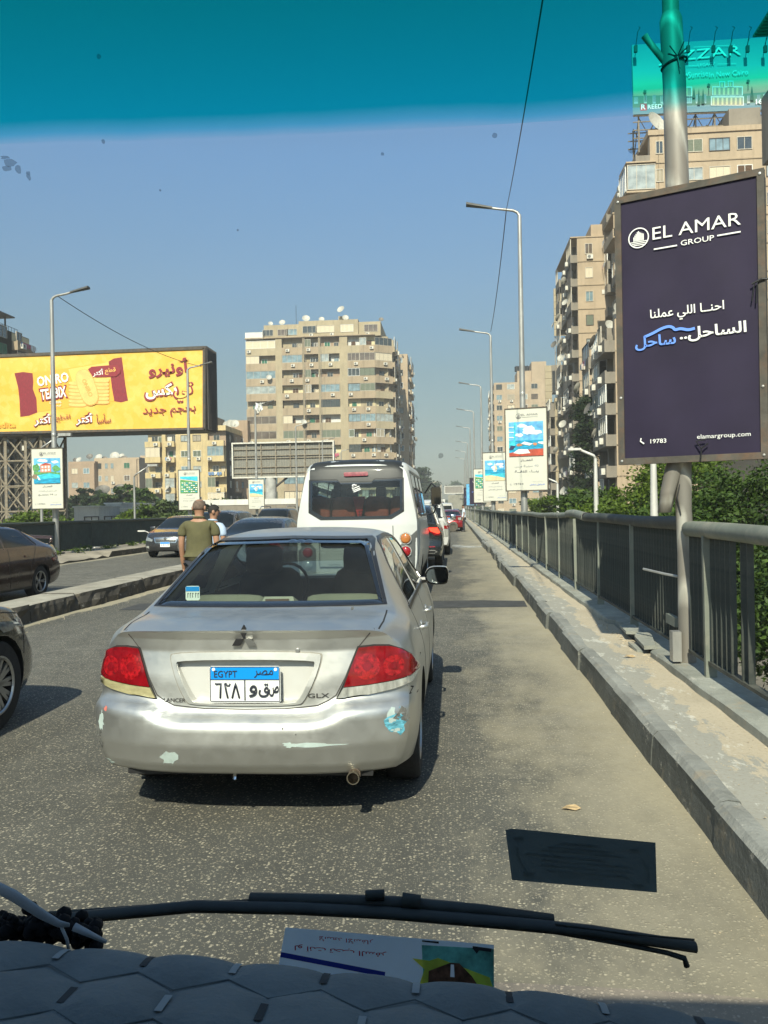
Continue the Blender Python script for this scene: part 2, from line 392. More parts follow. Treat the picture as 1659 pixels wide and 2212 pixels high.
# ------------------------------------------------------------------ ground, bridge deck, kerbs
RAILX=1.88; KX=1.14; MEDX=-6.10; LKX=-12.3; LRX=-13.8; GZ=-7.0
rng=random.Random(7)
def road_mat():
    n=NT('worn_asphalt'); v=n.co((1,1,1),True)
    big=n.noise(.33,5,.6,v); med=n.noise(2.2,5,.65,v); 
    base=n.ramp(big,[(.3,(.066,.066,.058)),(.7,(.108,.105,.090))])
    base=n.mix(n.ramp(med,[(.35,.35),(.62,0)]),base,(.07,.067,.06))
    base=n.mix(n.ramp(n.noise(1.,5,.6,n.co((1.6,.05,1),True)),[(.42,.0),(.62,.45)]),base,(.055,.054,.048))
    base=n.mix(n.ramp(n.noise(1.7,5,.7,n.co((1,.6,1),True)),[(.60,0),(.70,.55)]),base,(.045,.044,.04))
    # polished stone chips standing in the binder
    warp=n.noise(70,2,.5,v)
    vv=n.n('ShaderNodeVectorMath',operation='ADD'); wv=n.n('ShaderNodeVectorMath',operation='SCALE'); 
    cmb=n.n('ShaderNodeCombineXYZ'); n.l(warp,cmb.inputs[0]); n.l(warp,cmb.inputs[1]); n.l(cmb.outputs[0],wv.inputs[0]); wv.inputs['Scale'].default_value=.012
    n.l(v,vv.inputs[0]); n.l(wv.outputs[0],vv.inputs[1])
    vo=n.n('ShaderNodeTexVoronoi'); vo.inputs['Scale'].default_value=58; n.l(vv.outputs[0],vo.inputs['Vector'])
    sep=n.n('ShaderNodeSeparateColor'); n.l(vo.outputs['Color'],sep.inputs[0])
    chip=n.ramp(vo.outputs['Distance'],[(.22,1),(.42,0)])
    sel=n.ramp(sep.outputs[0],[(.40,0),(.46,.72)])
    mk=n.mix(1.,chip,sel,'MULTIPLY')
    ccol=n.ramp(sep.outputs[1],[(0,(.20,.17,.12)),(.5,(.42,.37,.27)),(.8,(.62,.55,.40)),(1,(.30,.27,.22))])
    c=n.mix(mk,base,ccol)
    vo2=n.n('ShaderNodeTexVoronoi'); vo2.inputs['Scale'].default_value=130; n.l(v,vo2.inputs['Vector'])
    s2=n.n('ShaderNodeSeparateColor'); n.l(vo2.outputs['Color'],s2.inputs[0])
    mk2=n.mix(1.,n.ramp(vo2.outputs['Distance'],[(.2,1),(.45,0)]),n.ramp(s2.outputs[0],[(.6,0),(.64,.8)]),'MULTIPLY')
    c=n.mix(mk2,c,(.30,.27,.20))
    # sand blown against the kerbs
    sx=n.n('ShaderNodeSeparateXYZ'); g=n.n('ShaderNodeNewGeometry'); n.l(g.outputs['Position'],sx.inputs[0])
    def near(x0,w,side):
        a=n.n('ShaderNodeMath',operation='SUBTRACT'); 
        if side>0: a.inputs[1].default_value=x0-w; n.l(sx.outputs[0],a.inputs[0])
        else: a.inputs[0].default_value=x0+w; n.l(sx.outputs[0],a.inputs[1])
        b=n.n('ShaderNodeMath',operation='DIVIDE'); b.inputs[1].default_value=w; n.l(a.outputs[0],b.inputs[0])
        e=n.n('ShaderNodeMath',operation='MULTIPLY_ADD'); e.inputs[1].default_value=1.; n.l(b.outputs[0],e.inputs[0])
        nz=n.noise(1.1,6,.68,n.co((1,.45,1),True)); q=n.n('ShaderNodeMath',operation='MULTIPLY_ADD'); n.l(nz,q.inputs[0]); q.inputs[1].default_value=1.5; q.inputs[2].default_value=-.86
        n.l(q.outputs[0],e.inputs[2]); return e.outputs[0]
    fine=n.noise(26,4,.7,v)
    d1=near(KX,1.75,1)
    dust=n.mix(n.ramp(fine,[(.3,.0),(.6,.28)]),(.38,.335,.235),(.24,.205,.145))
    c=n.mix(n.ramp(d1,[(.30,0),(.55,.5),(.95,.9)]),c,dust)
    gt=n.n('ShaderNodeMath',operation='GREATER_THAN'); gt.inputs[1].default_value=MEDX-.3; n.l(sx.outputs[0],gt.inputs[0])
    c=n.mix(n.mix(1.,n.ramp(near(MEDX,.42,-1),[(.30,0),(.46,.92)]),gt.outputs[0],'MULTIPLY'),c,dust)
    c=n.mix(n.ramp(near(LKX,.8,-1),[(.3,0),(.6,.8)]),c,dust)
    # pale mottling scattered over the road
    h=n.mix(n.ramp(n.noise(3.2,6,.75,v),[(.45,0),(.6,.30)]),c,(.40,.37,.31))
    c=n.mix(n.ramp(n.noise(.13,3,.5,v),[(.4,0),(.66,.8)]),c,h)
    n.set(Base_Color=c,Roughness=n.ramp(mk,[(0,.86),(1,.55)]),Specular_IOR_Level=.35)
    hh=n.mix(1.,mk,n.ramp(fine,[(0,0),(1,.35)]),'ADD'); n.bump(hh,.55,.004); return n.m
M['road']=road_mat()
def strip_grid(mb,xs,ys,zf,mi=0):
    o=len(mb.v)
    for y in ys:
        for x in xs: mb.v.append((x,y,zf(x,y)))
    nx=len(xs)
    for j in range(len(ys)-1):
        for i in range(nx-1): mb.f.append((o+j*nx+i,o+j*nx+i+1,o+(j+1)*nx+i+1,o+(j+1)*nx+i)); mb.m.append(mi)
YF=640.
mb=MB(); mb.add([(LKX-.05,-12,0),(KX+.05,-12,0),(KX+.05,YF,0),(-10.4,YF,0),(-10.4,190,0),(LKX-.05,105,0)],[(0,1,2,3,4,5)])
tag(mb.build('road',M['road']),kind='structure')
# dark band across the road: a cast shadow put into the colour
M['shadow_band']=mat('shadow_band_paint',(.05,.05,.05),.85,0,.3,6,.4,60)
mb=MB()
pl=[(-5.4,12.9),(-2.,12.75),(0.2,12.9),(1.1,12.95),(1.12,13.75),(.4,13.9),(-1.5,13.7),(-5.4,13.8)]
mb.add([(x,y,.004) for x,y in pl],[tuple(range(8))]); tag(mb.build('painted_shadow_band',M['shadow_band']),kind='structure')

def paving_mat():
    n=NT('dusty_concrete_paving'); v=n.co((1,1,1),True)
    a=n.noise(1.0,6,.6,v); b=n.noise(5,6,.7,n.co((1,.35,1),True)); f=n.noise(40,4,.7,v)
    c=n.ramp(a,[(.3,(.42,.36,.265)),(.7,(.52,.45,.34))])
    x=n.n('ShaderNodeSeparateXYZ'); g=n.n('ShaderNodeNewGeometry'); n.l(g.outputs['Position'],x.inputs[0])
    e=n.n('ShaderNodeMath',operation='MULTIPLY_ADD'); e.inputs[1].default_value=-2.6; e.inputs[2].default_value=2.6*(KX+.42); n.l(x.outputs[0],e.inputs[0])
    w=n.n('ShaderNodeMath',operation='MULTIPLY_ADD'); n.l(b,w.inputs[0]); w.inputs[1].default_value=2.6; n.l(e.outputs[0],w.inputs[2])
    c=n.mix(n.ramp(w.outputs[0],[(.50,0),(.62,.0),(.66,.85)]) if False else n.ramp(w.outputs[0],[(.0,0),(1.,.0)]),c,(.2,.2,.2))
    m2=n.n('ShaderNodeMath',operation='SUBTRACT'); n.l(w.outputs[0],m2.inputs[0]); m2.inputs[1].default_value=1.12
    c=n.mix(n.ramp(m2.outputs[0],[(.30,0),(.36,.8)]),c,(.30,.30,.27))
    c=n.mix(n.ramp(n.noise(7,6,.75,n.co((1,.4,1),True)),[(.57,0),(.62,.5)]),c,n.mix(n.ramp(m2.outputs[0],[(.05,0),(.2,1)]),c,(.68,.66,.58)))
    c=n.mix(n.ramp(f,[(.3,.35),(.5,0)]),c,(.22,.17,.11))
    n.set(Base_Color=c,Roughness=.92,Specular_IOR_Level=.2); n.bump(n.mix(.5,f,b),.5,.012); return n.m
M['paving']=paving_mat()
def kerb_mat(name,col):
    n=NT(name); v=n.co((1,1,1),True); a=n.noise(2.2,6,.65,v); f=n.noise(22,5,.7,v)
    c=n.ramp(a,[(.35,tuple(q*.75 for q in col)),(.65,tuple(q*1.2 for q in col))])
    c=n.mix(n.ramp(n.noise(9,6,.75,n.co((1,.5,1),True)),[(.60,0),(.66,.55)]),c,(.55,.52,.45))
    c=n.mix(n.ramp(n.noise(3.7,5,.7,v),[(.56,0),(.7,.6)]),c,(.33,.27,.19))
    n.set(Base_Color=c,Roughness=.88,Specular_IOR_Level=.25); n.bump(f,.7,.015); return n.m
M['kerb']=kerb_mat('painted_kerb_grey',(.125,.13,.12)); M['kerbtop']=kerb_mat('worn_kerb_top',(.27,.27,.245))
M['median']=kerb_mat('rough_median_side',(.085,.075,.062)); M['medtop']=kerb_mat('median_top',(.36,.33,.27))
def jit(y,s,a): return a*(math.sin(y*1.7+s)+.6*math.sin(y*4.3+s*2)+.4*math.sin(y*9.1+s*3))
# kerb stones of the right pavement, one object per stone near the camera
kroot=empty('kerb',(0,0,0)); tag(kroot,kind='structure')
def kerb_prof(mb,y0,y1,n):
    ys=[y0+(y1-y0)*i/n for i in range(n+1)]; rows=[]
    for y in ys:
        j=jit(y,1,.0035); k=jit(y,4,.004)
        rows.append([(KX-.01+j,y,-.02),(KX+j,y,.12),(KX+.004+k*.6,y,.180+j*.4),(KX+.032+k*.8,y,.208+k*.4),(KX+.06,y,.213+j*.3),(KX+.125+k*3,y,.207),(KX+.17,y,.1)])
    o=len(mb.v); m=len(rows[0])
    for r in rows: mb.v+=r
    for i in range(n):
        for k in range(m-1):
            mb.f.append((o+i*m+k,o+(i+1)*m+k,o+(i+1)*m+k+1,o+i*m+k+1)); mb.m.append(1 if k>=2 else 0)
    mb.f.append(tuple(o+k for k in range(m))); mb.m.append(0); e=o+n*m; mb.f.append(tuple(e+k for k in reversed(range(m)))); mb.m.append(0)
y=1.2; 
while y<34:
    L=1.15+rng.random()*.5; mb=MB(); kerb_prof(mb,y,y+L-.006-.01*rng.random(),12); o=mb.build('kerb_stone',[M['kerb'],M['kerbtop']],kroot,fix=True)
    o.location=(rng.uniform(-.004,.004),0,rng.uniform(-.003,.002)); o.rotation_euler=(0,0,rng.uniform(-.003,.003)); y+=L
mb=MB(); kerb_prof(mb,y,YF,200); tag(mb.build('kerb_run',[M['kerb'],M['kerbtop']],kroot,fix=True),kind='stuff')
# pavement with the broken edge and the raised ledge under the railing
def zpav(x,y): return .20+.004*math.sin(x*9+y*3.1)+.003*math.sin(y*7.7+x*5)
mb=MB(); xs=[KX+.09+.045*i for i in range(13)]; ys=[1.+.12*i for i in range(330)]+[41+5*i for i in range(1,120)]
strip_grid(mb,xs,ys,zpav); tag(mb.build('pavement',M['paving'],smooth=True),kind='structure')
M['ledge']=kerb_mat('ledge_concrete',(.31,.315,.275))
def ledge_z(y): return .262
mb=MB(); ysl=[1+.1*i for i in range(400)]+[41+6*i for i in range(100)]; o=0; rows=[]
for y in ysl:
    e=1.705+jit(y,2,.005); 
    if 7.55<y<9.6: e+=.05+.05*abs(math.sin(y*5.3))+.03*abs(math.sin(y*13))   # the broken stretch past the first lamp post
    rows.append([(e,y,.15),(e+.004,y,ledge_z(y)-.012+jit(y,5,.004)),(e+.02,y,ledge_z(y)),(2.10,y,ledge_z(y)+.004),(2.14,y,.1),(2.14,y,-.9),(1.45,y,-.95)])
m=7
for r in rows: mb.v+=r
for i in range(len(rows)-1):
    for k in range(m-1): mb.f.append((i*m+k,(i+1)*m+k,(i+1)*m+k+1,i*m+k+1)); mb.m.append(0)
tag(mb.build('railing_ledge',M['ledge'],fix=True),kind='structure')
# tilted broken pieces of concrete on the ledge and rubble beside it
def slab_piece(poly,z,th,tilt,label,parent=None):
    cx=sum(p[0] for p in poly)/len(poly); cy=sum(p[1] for p in poly)/len(poly)
    mb=MB(); mb.prism([(a-cx,b-cy) for a,b in poly],0,th,'z')
    o=mb.build('concrete_fragment',M['ledge'],fix=True); o.location=(cx,cy,z); o.rotation_euler=tilt; tag(o,label,'rubble'); return o
slab_piece([(1.68,7.62),(1.78,7.6),(1.87,8.15),(1.79,8.35),(1.70,8.1)],.262,.035,(.03,-.08,0),'jagged grey slab of broken ledge right behind the nearest lamp post')
slab_piece([(1.69,8.45),(1.84,8.35),(1.88,9.1),(1.73,9.0)],.258,.03,(-.02,-.05,0),'broken ledge slab lying ahead of the jagged grey one by the railing')
slab_piece([(1.63,7.75),(1.68,7.7),(1.69,8.0),(1.64,8.05)],.205,.025,(.1,.1,.1),'small loose concrete lump on the pavement beside the broken ledge')
mb=MB()
for i in range(110):
    x=rng.gauss(1.65,.035); y=rng.uniform(7.1,10.2); s=rng.uniform(.004,.018)
    if x>1.70: x-=.1
    mb.stone(x,y,.2,s,rng)
for i in range(500):
    x=rng.uniform(KX+.15,1.70); y=3+18*rng.random()**1.5; s=rng.uniform(.002,.006); mb.stone(x,y,.203,s,rng)
for i in range(330):
    x=KX-abs(rng.gauss(0,.10))-.01; y=2.6+22*rng.random()**1.4; s=rng.uniform(.0015,.0055); mb.stone(x,y,0,s,rng)
for i in range(350):
    x=MEDX+abs(rng.gauss(0,.18))+.02; y=8+20*rng.random(); s=rng.uniform(.004,.016); mb.stone(x,y,0,s,rng)
tag(mb.build('gravel',mat('grit',(.40,.33,.23),.9,0,.4,14),fix=False),kind='stuff')
# glare spot on the road, painted as a pale see-through patch
q=P(1020,1180,1.)-Vector((0,0,CAMZ)); q=q*((0-CAMZ)/q.z)
n=NT('glare_spot_paint'); tc=n.n('ShaderNodeTexCoord'); ln=n.n('ShaderNodeVectorMath',operation='LENGTH'); n.l(tc.outputs['Object'],ln.inputs[0]); e=n.n('ShaderNodeMath',operation='MULTIPLY_ADD'); n.l(n.noise(1.3,6,.7,n.co((1,.3,1))),e.inputs[0]); e.inputs[1].default_value=-1.6; mm=n.n('ShaderNodeMath',operation='MULTIPLY_ADD'); n.l(ln.outputs['Value'],mm.inputs[0]); mm.inputs[1].default_value=.22; mm.inputs[2].default_value=.9; n.l(mm.outputs[0],e.inputs[2])
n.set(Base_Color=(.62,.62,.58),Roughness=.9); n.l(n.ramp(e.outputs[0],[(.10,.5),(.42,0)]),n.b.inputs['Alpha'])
mb=MB(); mb.add([(2.2*math.cos(a*.45) if 0 else .62*math.cos(a*.4488),4.2*math.sin(a*.4488),0) for a in range(14)],[tuple(range(14))]); o=mb.build('painted_glare_spot',n.m); o.location=(min(q.x,.50),q.y,.008); tag(o,'pale glare spot painted on the road by the kerb ahead','glare_spot',kind='stuff')
# litter
M['leaf_dry']=mat('dry_leaf',(.42,.30,.16),.8,0,.3,20)
for (u,v_,Y,w,lab,c) in [(1360,1419,0,.055,'curled dry leaf on the pavement near the broken ledge','leaf_dry'),(1234,1747,0,.05,'flattened orange scrap on the road in front of the sticker','leaf_dry')]:
    z=.205 if c and u>1300 else .006; dd=P(u,v_,1.); t=(z-CAMZ)/(dd.z-CAMZ); p=(dd-Vector((0,0,CAMZ)))*t+Vector((0,0,CAMZ))
    mb=MB(); mb.add([(-w,0,0),(-w*.4,w*.5,.01),(w*.5,w*.4,.016),(w,0,.004),(w*.4,-w*.4,0),(-w*.5,-w*.35,.008)],[(0,5,4,3,2,1)]); o=mb.build('scrap',M[c]); o.location=p; tag(o,lab,'litter')

# median
mroot=empty('median',(0,0,0)); tag(mroot,kind='structure')
y=4.; kk=0
while y<60:
    L=rng.uniform(2.6,3.6) if kk%3 else rng.uniform(1.4,2.2); n=14; mb=MB(); rows=[]; dz=rng.uniform(-.02,.02); kk+=1
    for i in range(n+1):
        yy=y+(L-.03)*i/n; j=jit(yy,3,.018)+rng.uniform(-.012,.012); k=jit(yy,8,.014)
        ch=.05*rng.random() if i in (0,n) else 0
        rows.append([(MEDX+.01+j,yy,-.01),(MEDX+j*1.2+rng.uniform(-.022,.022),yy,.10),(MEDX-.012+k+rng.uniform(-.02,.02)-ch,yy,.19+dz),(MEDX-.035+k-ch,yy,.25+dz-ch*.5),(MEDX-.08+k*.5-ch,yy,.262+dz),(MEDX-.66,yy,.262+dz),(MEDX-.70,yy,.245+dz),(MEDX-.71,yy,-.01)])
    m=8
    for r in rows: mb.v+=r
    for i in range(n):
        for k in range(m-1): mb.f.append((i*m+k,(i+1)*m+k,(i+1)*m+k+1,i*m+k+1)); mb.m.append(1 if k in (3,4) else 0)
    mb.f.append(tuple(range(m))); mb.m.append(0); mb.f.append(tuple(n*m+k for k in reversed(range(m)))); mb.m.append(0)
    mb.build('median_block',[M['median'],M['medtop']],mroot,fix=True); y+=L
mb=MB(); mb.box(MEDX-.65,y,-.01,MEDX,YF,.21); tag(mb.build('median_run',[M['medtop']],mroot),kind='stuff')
# left kerb and left pavement
mb=MB()
def leftedge(y): return 0 if y<105 else (y-105)/85*1.75 if y<190 else 1.75
rows=[]; ys=[6+.5*i for i in range(120)]+[70+8*i for i in range(70)]
for y in ys:
    j=jit(y,6,.02)*(1 if y<66 else .3); x=LKX+leftedge(y); br=(.14 if 24.0<y<28.6 else 0)*(1-.3*math.sin(y*7))
    rows.append([(x+j+.25*br,y,-.01),(x+j+br*.3,y,.2-br),(x-.03+j,y,.215-br),(x-.6,y,.215-br*.4),(x-1.9,y,.215),(x-1.9,y,-.9)])
m=6
for r in rows: mb.v+=r
for i in range(len(rows)-1):
    for k in range(m-1): mb.f.append((i*m+k,(i+1)*m+k,(i+1)*m+k+1,i*m+k+1)); mb.m.append(0 if k<1 else 1)
tag(mb.build('pavement_far',[M['median'],mat('far_paving',(.30,.26,.20),.9,0,.3,1.2,.4,12,world=True)],fix=True),kind='structure')
# bridge deck below and its columns
mb=MB(); mb.box(-14.2,-12,-1.0,2.2,YF,-.06)
tag(mb.build('bridge_deck',M['concrete']),kind='structure')
cr=empty('bridge_column',(0,0,0)); bpy.data.objects.remove(cr)
# ground
def ground_mat():
    n=NT('street_ground'); v=n.co((1,1,1),True); a=n.noise(.05,5,.6,v); b=n.noise(1.2,5,.6,v)
    c=n.ramp(a,[(.35,(.12,.11,.09)),(.65,(.23,.20,.155))]); c=n.mix(n.ramp(b,[(.35,.5),(.6,0)]),c,(.09,.08,.07)); n.set(Base_Color=c,Roughness=.95); return n.m
mb=MB(); mb.add([(-2500,-300,GZ),(2500,-300,GZ),(2500,3200,GZ),(-2500,3200,GZ)],[(0,1,2,3)]); tag(mb.build('ground',ground_mat()),kind='structure')
mb=MB(); mb.box(3.4,-5,GZ,3.6,300,GZ+.18); mb.box(12.5,-5,GZ,12.7,300,GZ+.18); tag(mb.build('street_kerb',M['medtop']),kind='structure')
mb=MB(); mb.add([(3.6,-5,GZ+.01),(12.5,-5,GZ+.01),(12.5,400,GZ+.01),(3.6,400,GZ+.01)],[(0,1,2,3)]); tag(mb.build('lower_street',mat('lower_asphalt',(.14,.125,.10),.9,0,.25,.4,world=True)),kind='structure')

# ------------------------------------------------------------------ right railing
rr=empty('bridge_railing',(RAILX,0,0)); tag(rr,'grey green steel railing with flat bars and dusty round top tube along the right pavement','railing')
def topx(y): return .012*math.sin(y*.9)+(.05*math.exp(-((y-13.2)/1.1)**2))
def topz(y): return (1.345 if y<7 else max(1.352,1.388-.0018*(y-7)))+.008*math.sin(y*1.3)+(.045*math.exp(-((y-13.6)/.9)**2))
# tube runs: near run up to the first lamp post, then dented runs
def tuberun(y0,y1,step,r=.058,dz=0.,mi=0):
    pts=[];y=y0
    while y<y1: pts.append((topx(y),y,topz(y)+dz)); y+=step
    pts.append((topx(y1),y1,topz(y1)+dz)); mb=MB(); mb.tube(pts,r,14,cap=True); return mb
tuberun(1.5,6.84,.4,.062,.0).build('top_rail',M['railt'],rr,smooth=True,angle=50)
mb=tuberun(7.02,12.1,.4,.06,.0); mb.build('top_rail',M['railp'],rr,smooth=True,angle=50)
# open torn end of the tube that folds over the next run
mb=tuberun(12.15,14.1,.18,.066,.01); mb.build('top_rail',M['railt'],rr,smooth=True,angle=50)
mb=MB(); mb.tube([(topx(12.2),12.02,topz(12.2)+.012),(topx(12.2),12.16,topz(12.2)+.012)],.06,14); mb.build('torn_tube_end',M['dark_in'],rr)
mb=tuberun(14.15,20,.5,.055,-.005); mb.build('top_rail',M['railt'],rr,smooth=True,angle=50)
for a in range(20,100,16): tuberun(a+.02,a+15.96,2.,.055,0).build('top_rail',M['railt'],rr,smooth=True,angle=50)
tuberun(100,YF-20,20,.055,0).build('top_rail',M['railt'],rr,smooth=True,angle=50)
mbp=MB(); mbp.box(-.045,-.02,.262,.035,.02,1.35); postme=mbp.mesh('post',M['railt'])
posts=[2.2,4.1,6.32]+[8.95+2.02*i for i in range(16)]
for y in posts: 
    o=link('post',postme,rr,T(0,y,0)@Matrix.Rotation(rng.uniform(-.012,.012),4,'Y')@RZ(rng.uniform(-.06,.06)))
mb=MB()
y=posts[-1]+2.02
while y<YF-20: mb.box(-.045,y-.02,.262,.035,y+.02,1.33); y+=2.02
tag(mb.build('post_run',M['railt'],rr),kind='stuff')
mb=MB(); mb.box(-.03,1.5,.36,.03,6.82,.385); mb.build('bottom_rail',M['railp'],rr); mb=MB(); mb.box(-.03,7.05,.36,.03,YF-20,.385); mb.build('bottom_rail',M['railp'],rr)
mb=MB(); mb.box(-.02,-.006,.385,.022,.006,1.35); barme=mb.mesh('bar',M['railp'])
missing=[(2.9,3.25),(5.05,5.38),(5.62,5.72)]
y=1.6;n=0; barpos=[]
while y<YF-20:
    if not any(a<y<b for a,b in missing) and abs(y-6.93)>.13: barpos.append(y)
    y+=.108
for y in barpos[:300]:
    link('bar',barme,rr,T(rng.uniform(-.003,.003),y,0)@RZ(rng.uniform(-.12,.12)))
mb=MB()
for y in barpos[300:]:
    o=len(mb.v); mb.v+=[(-.02,y,.385),(.022,y,.385),(.022,y,1.34),(-.02,y,1.34)]; mb.f.append((o,o+1,o+2,o+3)); mb.m.append(0)
tag(mb.build('bar_run',M['railp'],rr),kind='stuff')
# stray bent bracket bars near the post
mb=MB(); mb.tube([(-.22,7.5,.98),(-.1,7.25,.955),(.0,7.05,.94)],.011,6); mb.build('bent_bracket',M['galv'],rr)
mb=MB(); mb.box(-.06,7.1,.52,-.02,7.4,.6); mb.build('bracket',M['railt'],rr)
# ------------------------------------------------------------------ left railing
lr=empty('bridge_railing',(LRX,0,0)); tag(lr,'dark green steel bridge railing beyond the opposite carriageway','railing')
def LX(y): return leftedge(y)
mb=MB(); mb.tube([(0,6,1.27),(0,105,1.27)],.055,8); mb.build('top_rail',M['railL'],lr,smooth=True,angle=50)
mb=MB(); mb.tube([(0,105,1.27),(1.75,190,1.27),(1.75,YF,1.27)],.055,8); mb.build('top_rail',M['railL'],lr,smooth=True,angle=50)
mb=MB(); mb.box(-.02,6,.30,.02,105,.33); mb.build('bottom_rail',M['railL'],lr)
mb=MB(); mb.box(-.04,-.03,.21,.04,.03,1.24); pme=mb.mesh('post',M['railL'])
y=8.
while y<80: link('post',pme,lr,T(0,y,0)); y+=2.5
mb=MB(); y=6.
while y<105:
    mb.box(-.025,y-.006,.32,.025,y+.006,1.24); y+=.095
tag(mb.build('bar_run',M['railL'],lr),kind='stuff')
mb=MB(); y=105.
while y<190: x=leftedge(y); mb.box(x-.04,y-.03,.21,x+.04,y+.03,1.24); y+=2.5
tag(mb.build('post_run',M['railL'],lr),kind='stuff')

# ------------------------------------------------------------------ lamp posts
def lamp_post(x,y,z0,H,r0,r1,armdir,label,group,armlen=1.35,mt='galv',basez=None,headtilt=.12):
    root=empty('lamp_post',(x,y,z0)); tag(root,label,'lamp post',group)
    mb=MB(); n=10; pts=[(0,0,H*i/n) for i in range(n+1)]; 
    mb.tube(pts,[r0+(r1-r0)*i/n for i in range(n+1)],14); mb.build('pole',M[mt],root,smooth=True,angle=50)
    mb=MB(); d=armdir; mb.tube([(0,0,H-.05),(0,0,H+.02),(d*.06,0,H+.11),(d*.18,0,H+.17),(d*.5,0,H+.22),(d*armlen*.7,0,H+.28)],[r1,r1*.9,r1*.75,r1*.7,r1*.65,r1*.6],10); mb.build('arm',M[mt],root,smooth=True,angle=60)
    mb=MB(); a=armlen*.62*d; b=armlen*1.22*d
    mb.add([(a,-.06,H+.25),(a,.06,H+.25),(b,.13,H+.38),(b,-.13,H+.38),(a,-.05,H+.30),(a,.05,H+.30),(b,.10,H+.45),(b,-.10,H+.45)],[(0,1,2,3),(7,6,5,4),(0,4,5,1),(1,5,6,2),(2,6,7,3),(3,7,4,0)])
    h=mb.build('lamp_head',M['dark_frame'] if mt=='dk' else mat('lamp_head_grey',(.09,.09,.085),.5,.3,.2,9),root,fix=True)
    mb=MB(); mb.box(min(a*1.2,b*.97),-.07,H+.27,max(a*1.2,b*.97),.07,H+.30)
    mb.lathe([(r1*1.15,H*.46),(r1*1.5,H*.462),(r1*1.5,H*.475),(r1*1.1,H*.478)],12,0)
    mb.v=[v for v in mb.v]; mb.f=mb.f[6:]; mb.m=mb.m[6:]; mb.build('collar',M[mt],root,smooth=True)
    mb=MB(); mb.box(-r0*1.9,-r0*1.9,0,r0*1.9,r0*1.9,.03); mb.build('base_plate',M['rust'],root)
    return root
GR='lamp posts standing along the right railing'; 
rp=[(1133,448,24.2),(1066,716,41.0),(1043,830,57.8),(1026.5,886,74.6),(1018,923,91.4),(1010,955,108),(1005,975,125),(1001,990,142)]
rlab=['tall lamp post behind the sign with the red table picture','lamp post rising behind the sailing boat sign by the right railing','lamp post behind the resort sign, third tall one along the railing','fourth tall lamp post along the right railing','fifth tall lamp post along the right railing beside the navy signs','sixth lamp post along the right railing, far away','thin far lamp post, seventh along the right railing','faintest lamp post at the far end of the right railing']
for (u,v_,Y),lb in zip(rp,rlab):
    top=P(u-8,v_,Y); x=max(1.86,min(2.02,P(u,1100,Y).x))
    lamp_post(x,Y,.26,top.z-.26-.25,.10 if Y>30 else .105,.055,-1,lb,GR,1.25)
GL='lamp posts along the left railing'
lp=[(27.7,9.0,'lamp post rising in front of the yellow biscuit billboard, its head at upper left'),(42.4,9.0,'lamp post crossing the right end of the yellow billboard'),(57.2,8.9,'lamp post in front of the blank grey billboard, white cloth on its head'),(72.1,8.9,'thin lamp post in front of the middle of the big apartment tower'),(86.9,8.8,'lamp post just left of the minibus roof before the blank billboard end'),(101.5,8.7,'farthest lamp post on the left railing above the minibus roof')]
LPO=[]
for Y,H,lb in lp: LPO.append(lamp_post(LRX+.02,Y,.215,H-.25,.11,.06,1 ,lb,GL,1.1))
mb=MB(); 
for k in range(7): 
    a=k*.9; mb.add([(.0,0,0),(.25*math.cos(a),.25*math.sin(a),.12),(.3*math.cos(a+.8),.3*math.sin(a+.8),-.35),(.05,0,-.55)],[(0,1,2,3)])
o=mb.build('white_cloth',mat('white_cloth',(.75,.75,.72),.9,0,.1,5)); o.location=(LRX+.3,57.2,9.05); tag(o,'white cloth caught on the head of a lamp post','cloth')
# nearest pole on the right: big, repaired with a split sleeve
pr=empty('lamp_post',(1.872,6.93,.262)); tag(pr,'thick scarred metal lamp post at the big navy sign, sleeve split open above the railing','lamp post')
def swirl(name):
    n=NT(name); v=n.co((2,2,1.)); 
    w=n.n('ShaderNodeTexWave'); w.bands_direction='DIAGONAL'; w.inputs['Scale'].default_value=.55; w.inputs['Distortion'].default_value=7; w.inputs['Detail'].default_value=3; n.l(v,w.inputs[0])
    a=n.noise(2.5,6,.7,n.co((2,2,.35))); f=n.noise(30,4,.6)
    c=n.ramp(w.outputs['Fac'],[(.2,(.20,.185,.16)),(.45,(.47,.45,.39)),(.6,(.36,.34,.295)),(.85,(.24,.22,.19))])
    c=n.mix(n.ramp(a,[(.5,0),(.68,.75)]),c,(.22,.185,.15)); n.set(Base_Color=c,Metallic=.15,Roughness=.55); n.bump(w.outputs['Fac'],.25,.01); return n.m
SW=swirl('scarred_galvanised_steel')
mb=MB(); mb.tube([(.0,0,0),(0,0,.9),(-.01,0,1.22)],[.070,.066,.064],20); mb.build('lower_shaft',SW,pr,smooth=True,angle=50)
mb=MB(); mb.tube([(-.01,0,1.20),(-.015,0,1.6),(-.015,0,2.0),(-.01,0,3.),(-.03,0,4.7),(-.05,0,5.22),(-.05,0,5.27)],[.062,.070,.090,.092,.090,.088,.070],24); mb.build('pole',SW,pr,smooth=True,angle=50)
mb=MB(); mb.tube([(-.05,0,5.25),(-.07,0,8.),(-.09,0,9.9)],[.066,.06,.05],18); mb.build('upper_pole',SW,pr,smooth=True,angle=50)
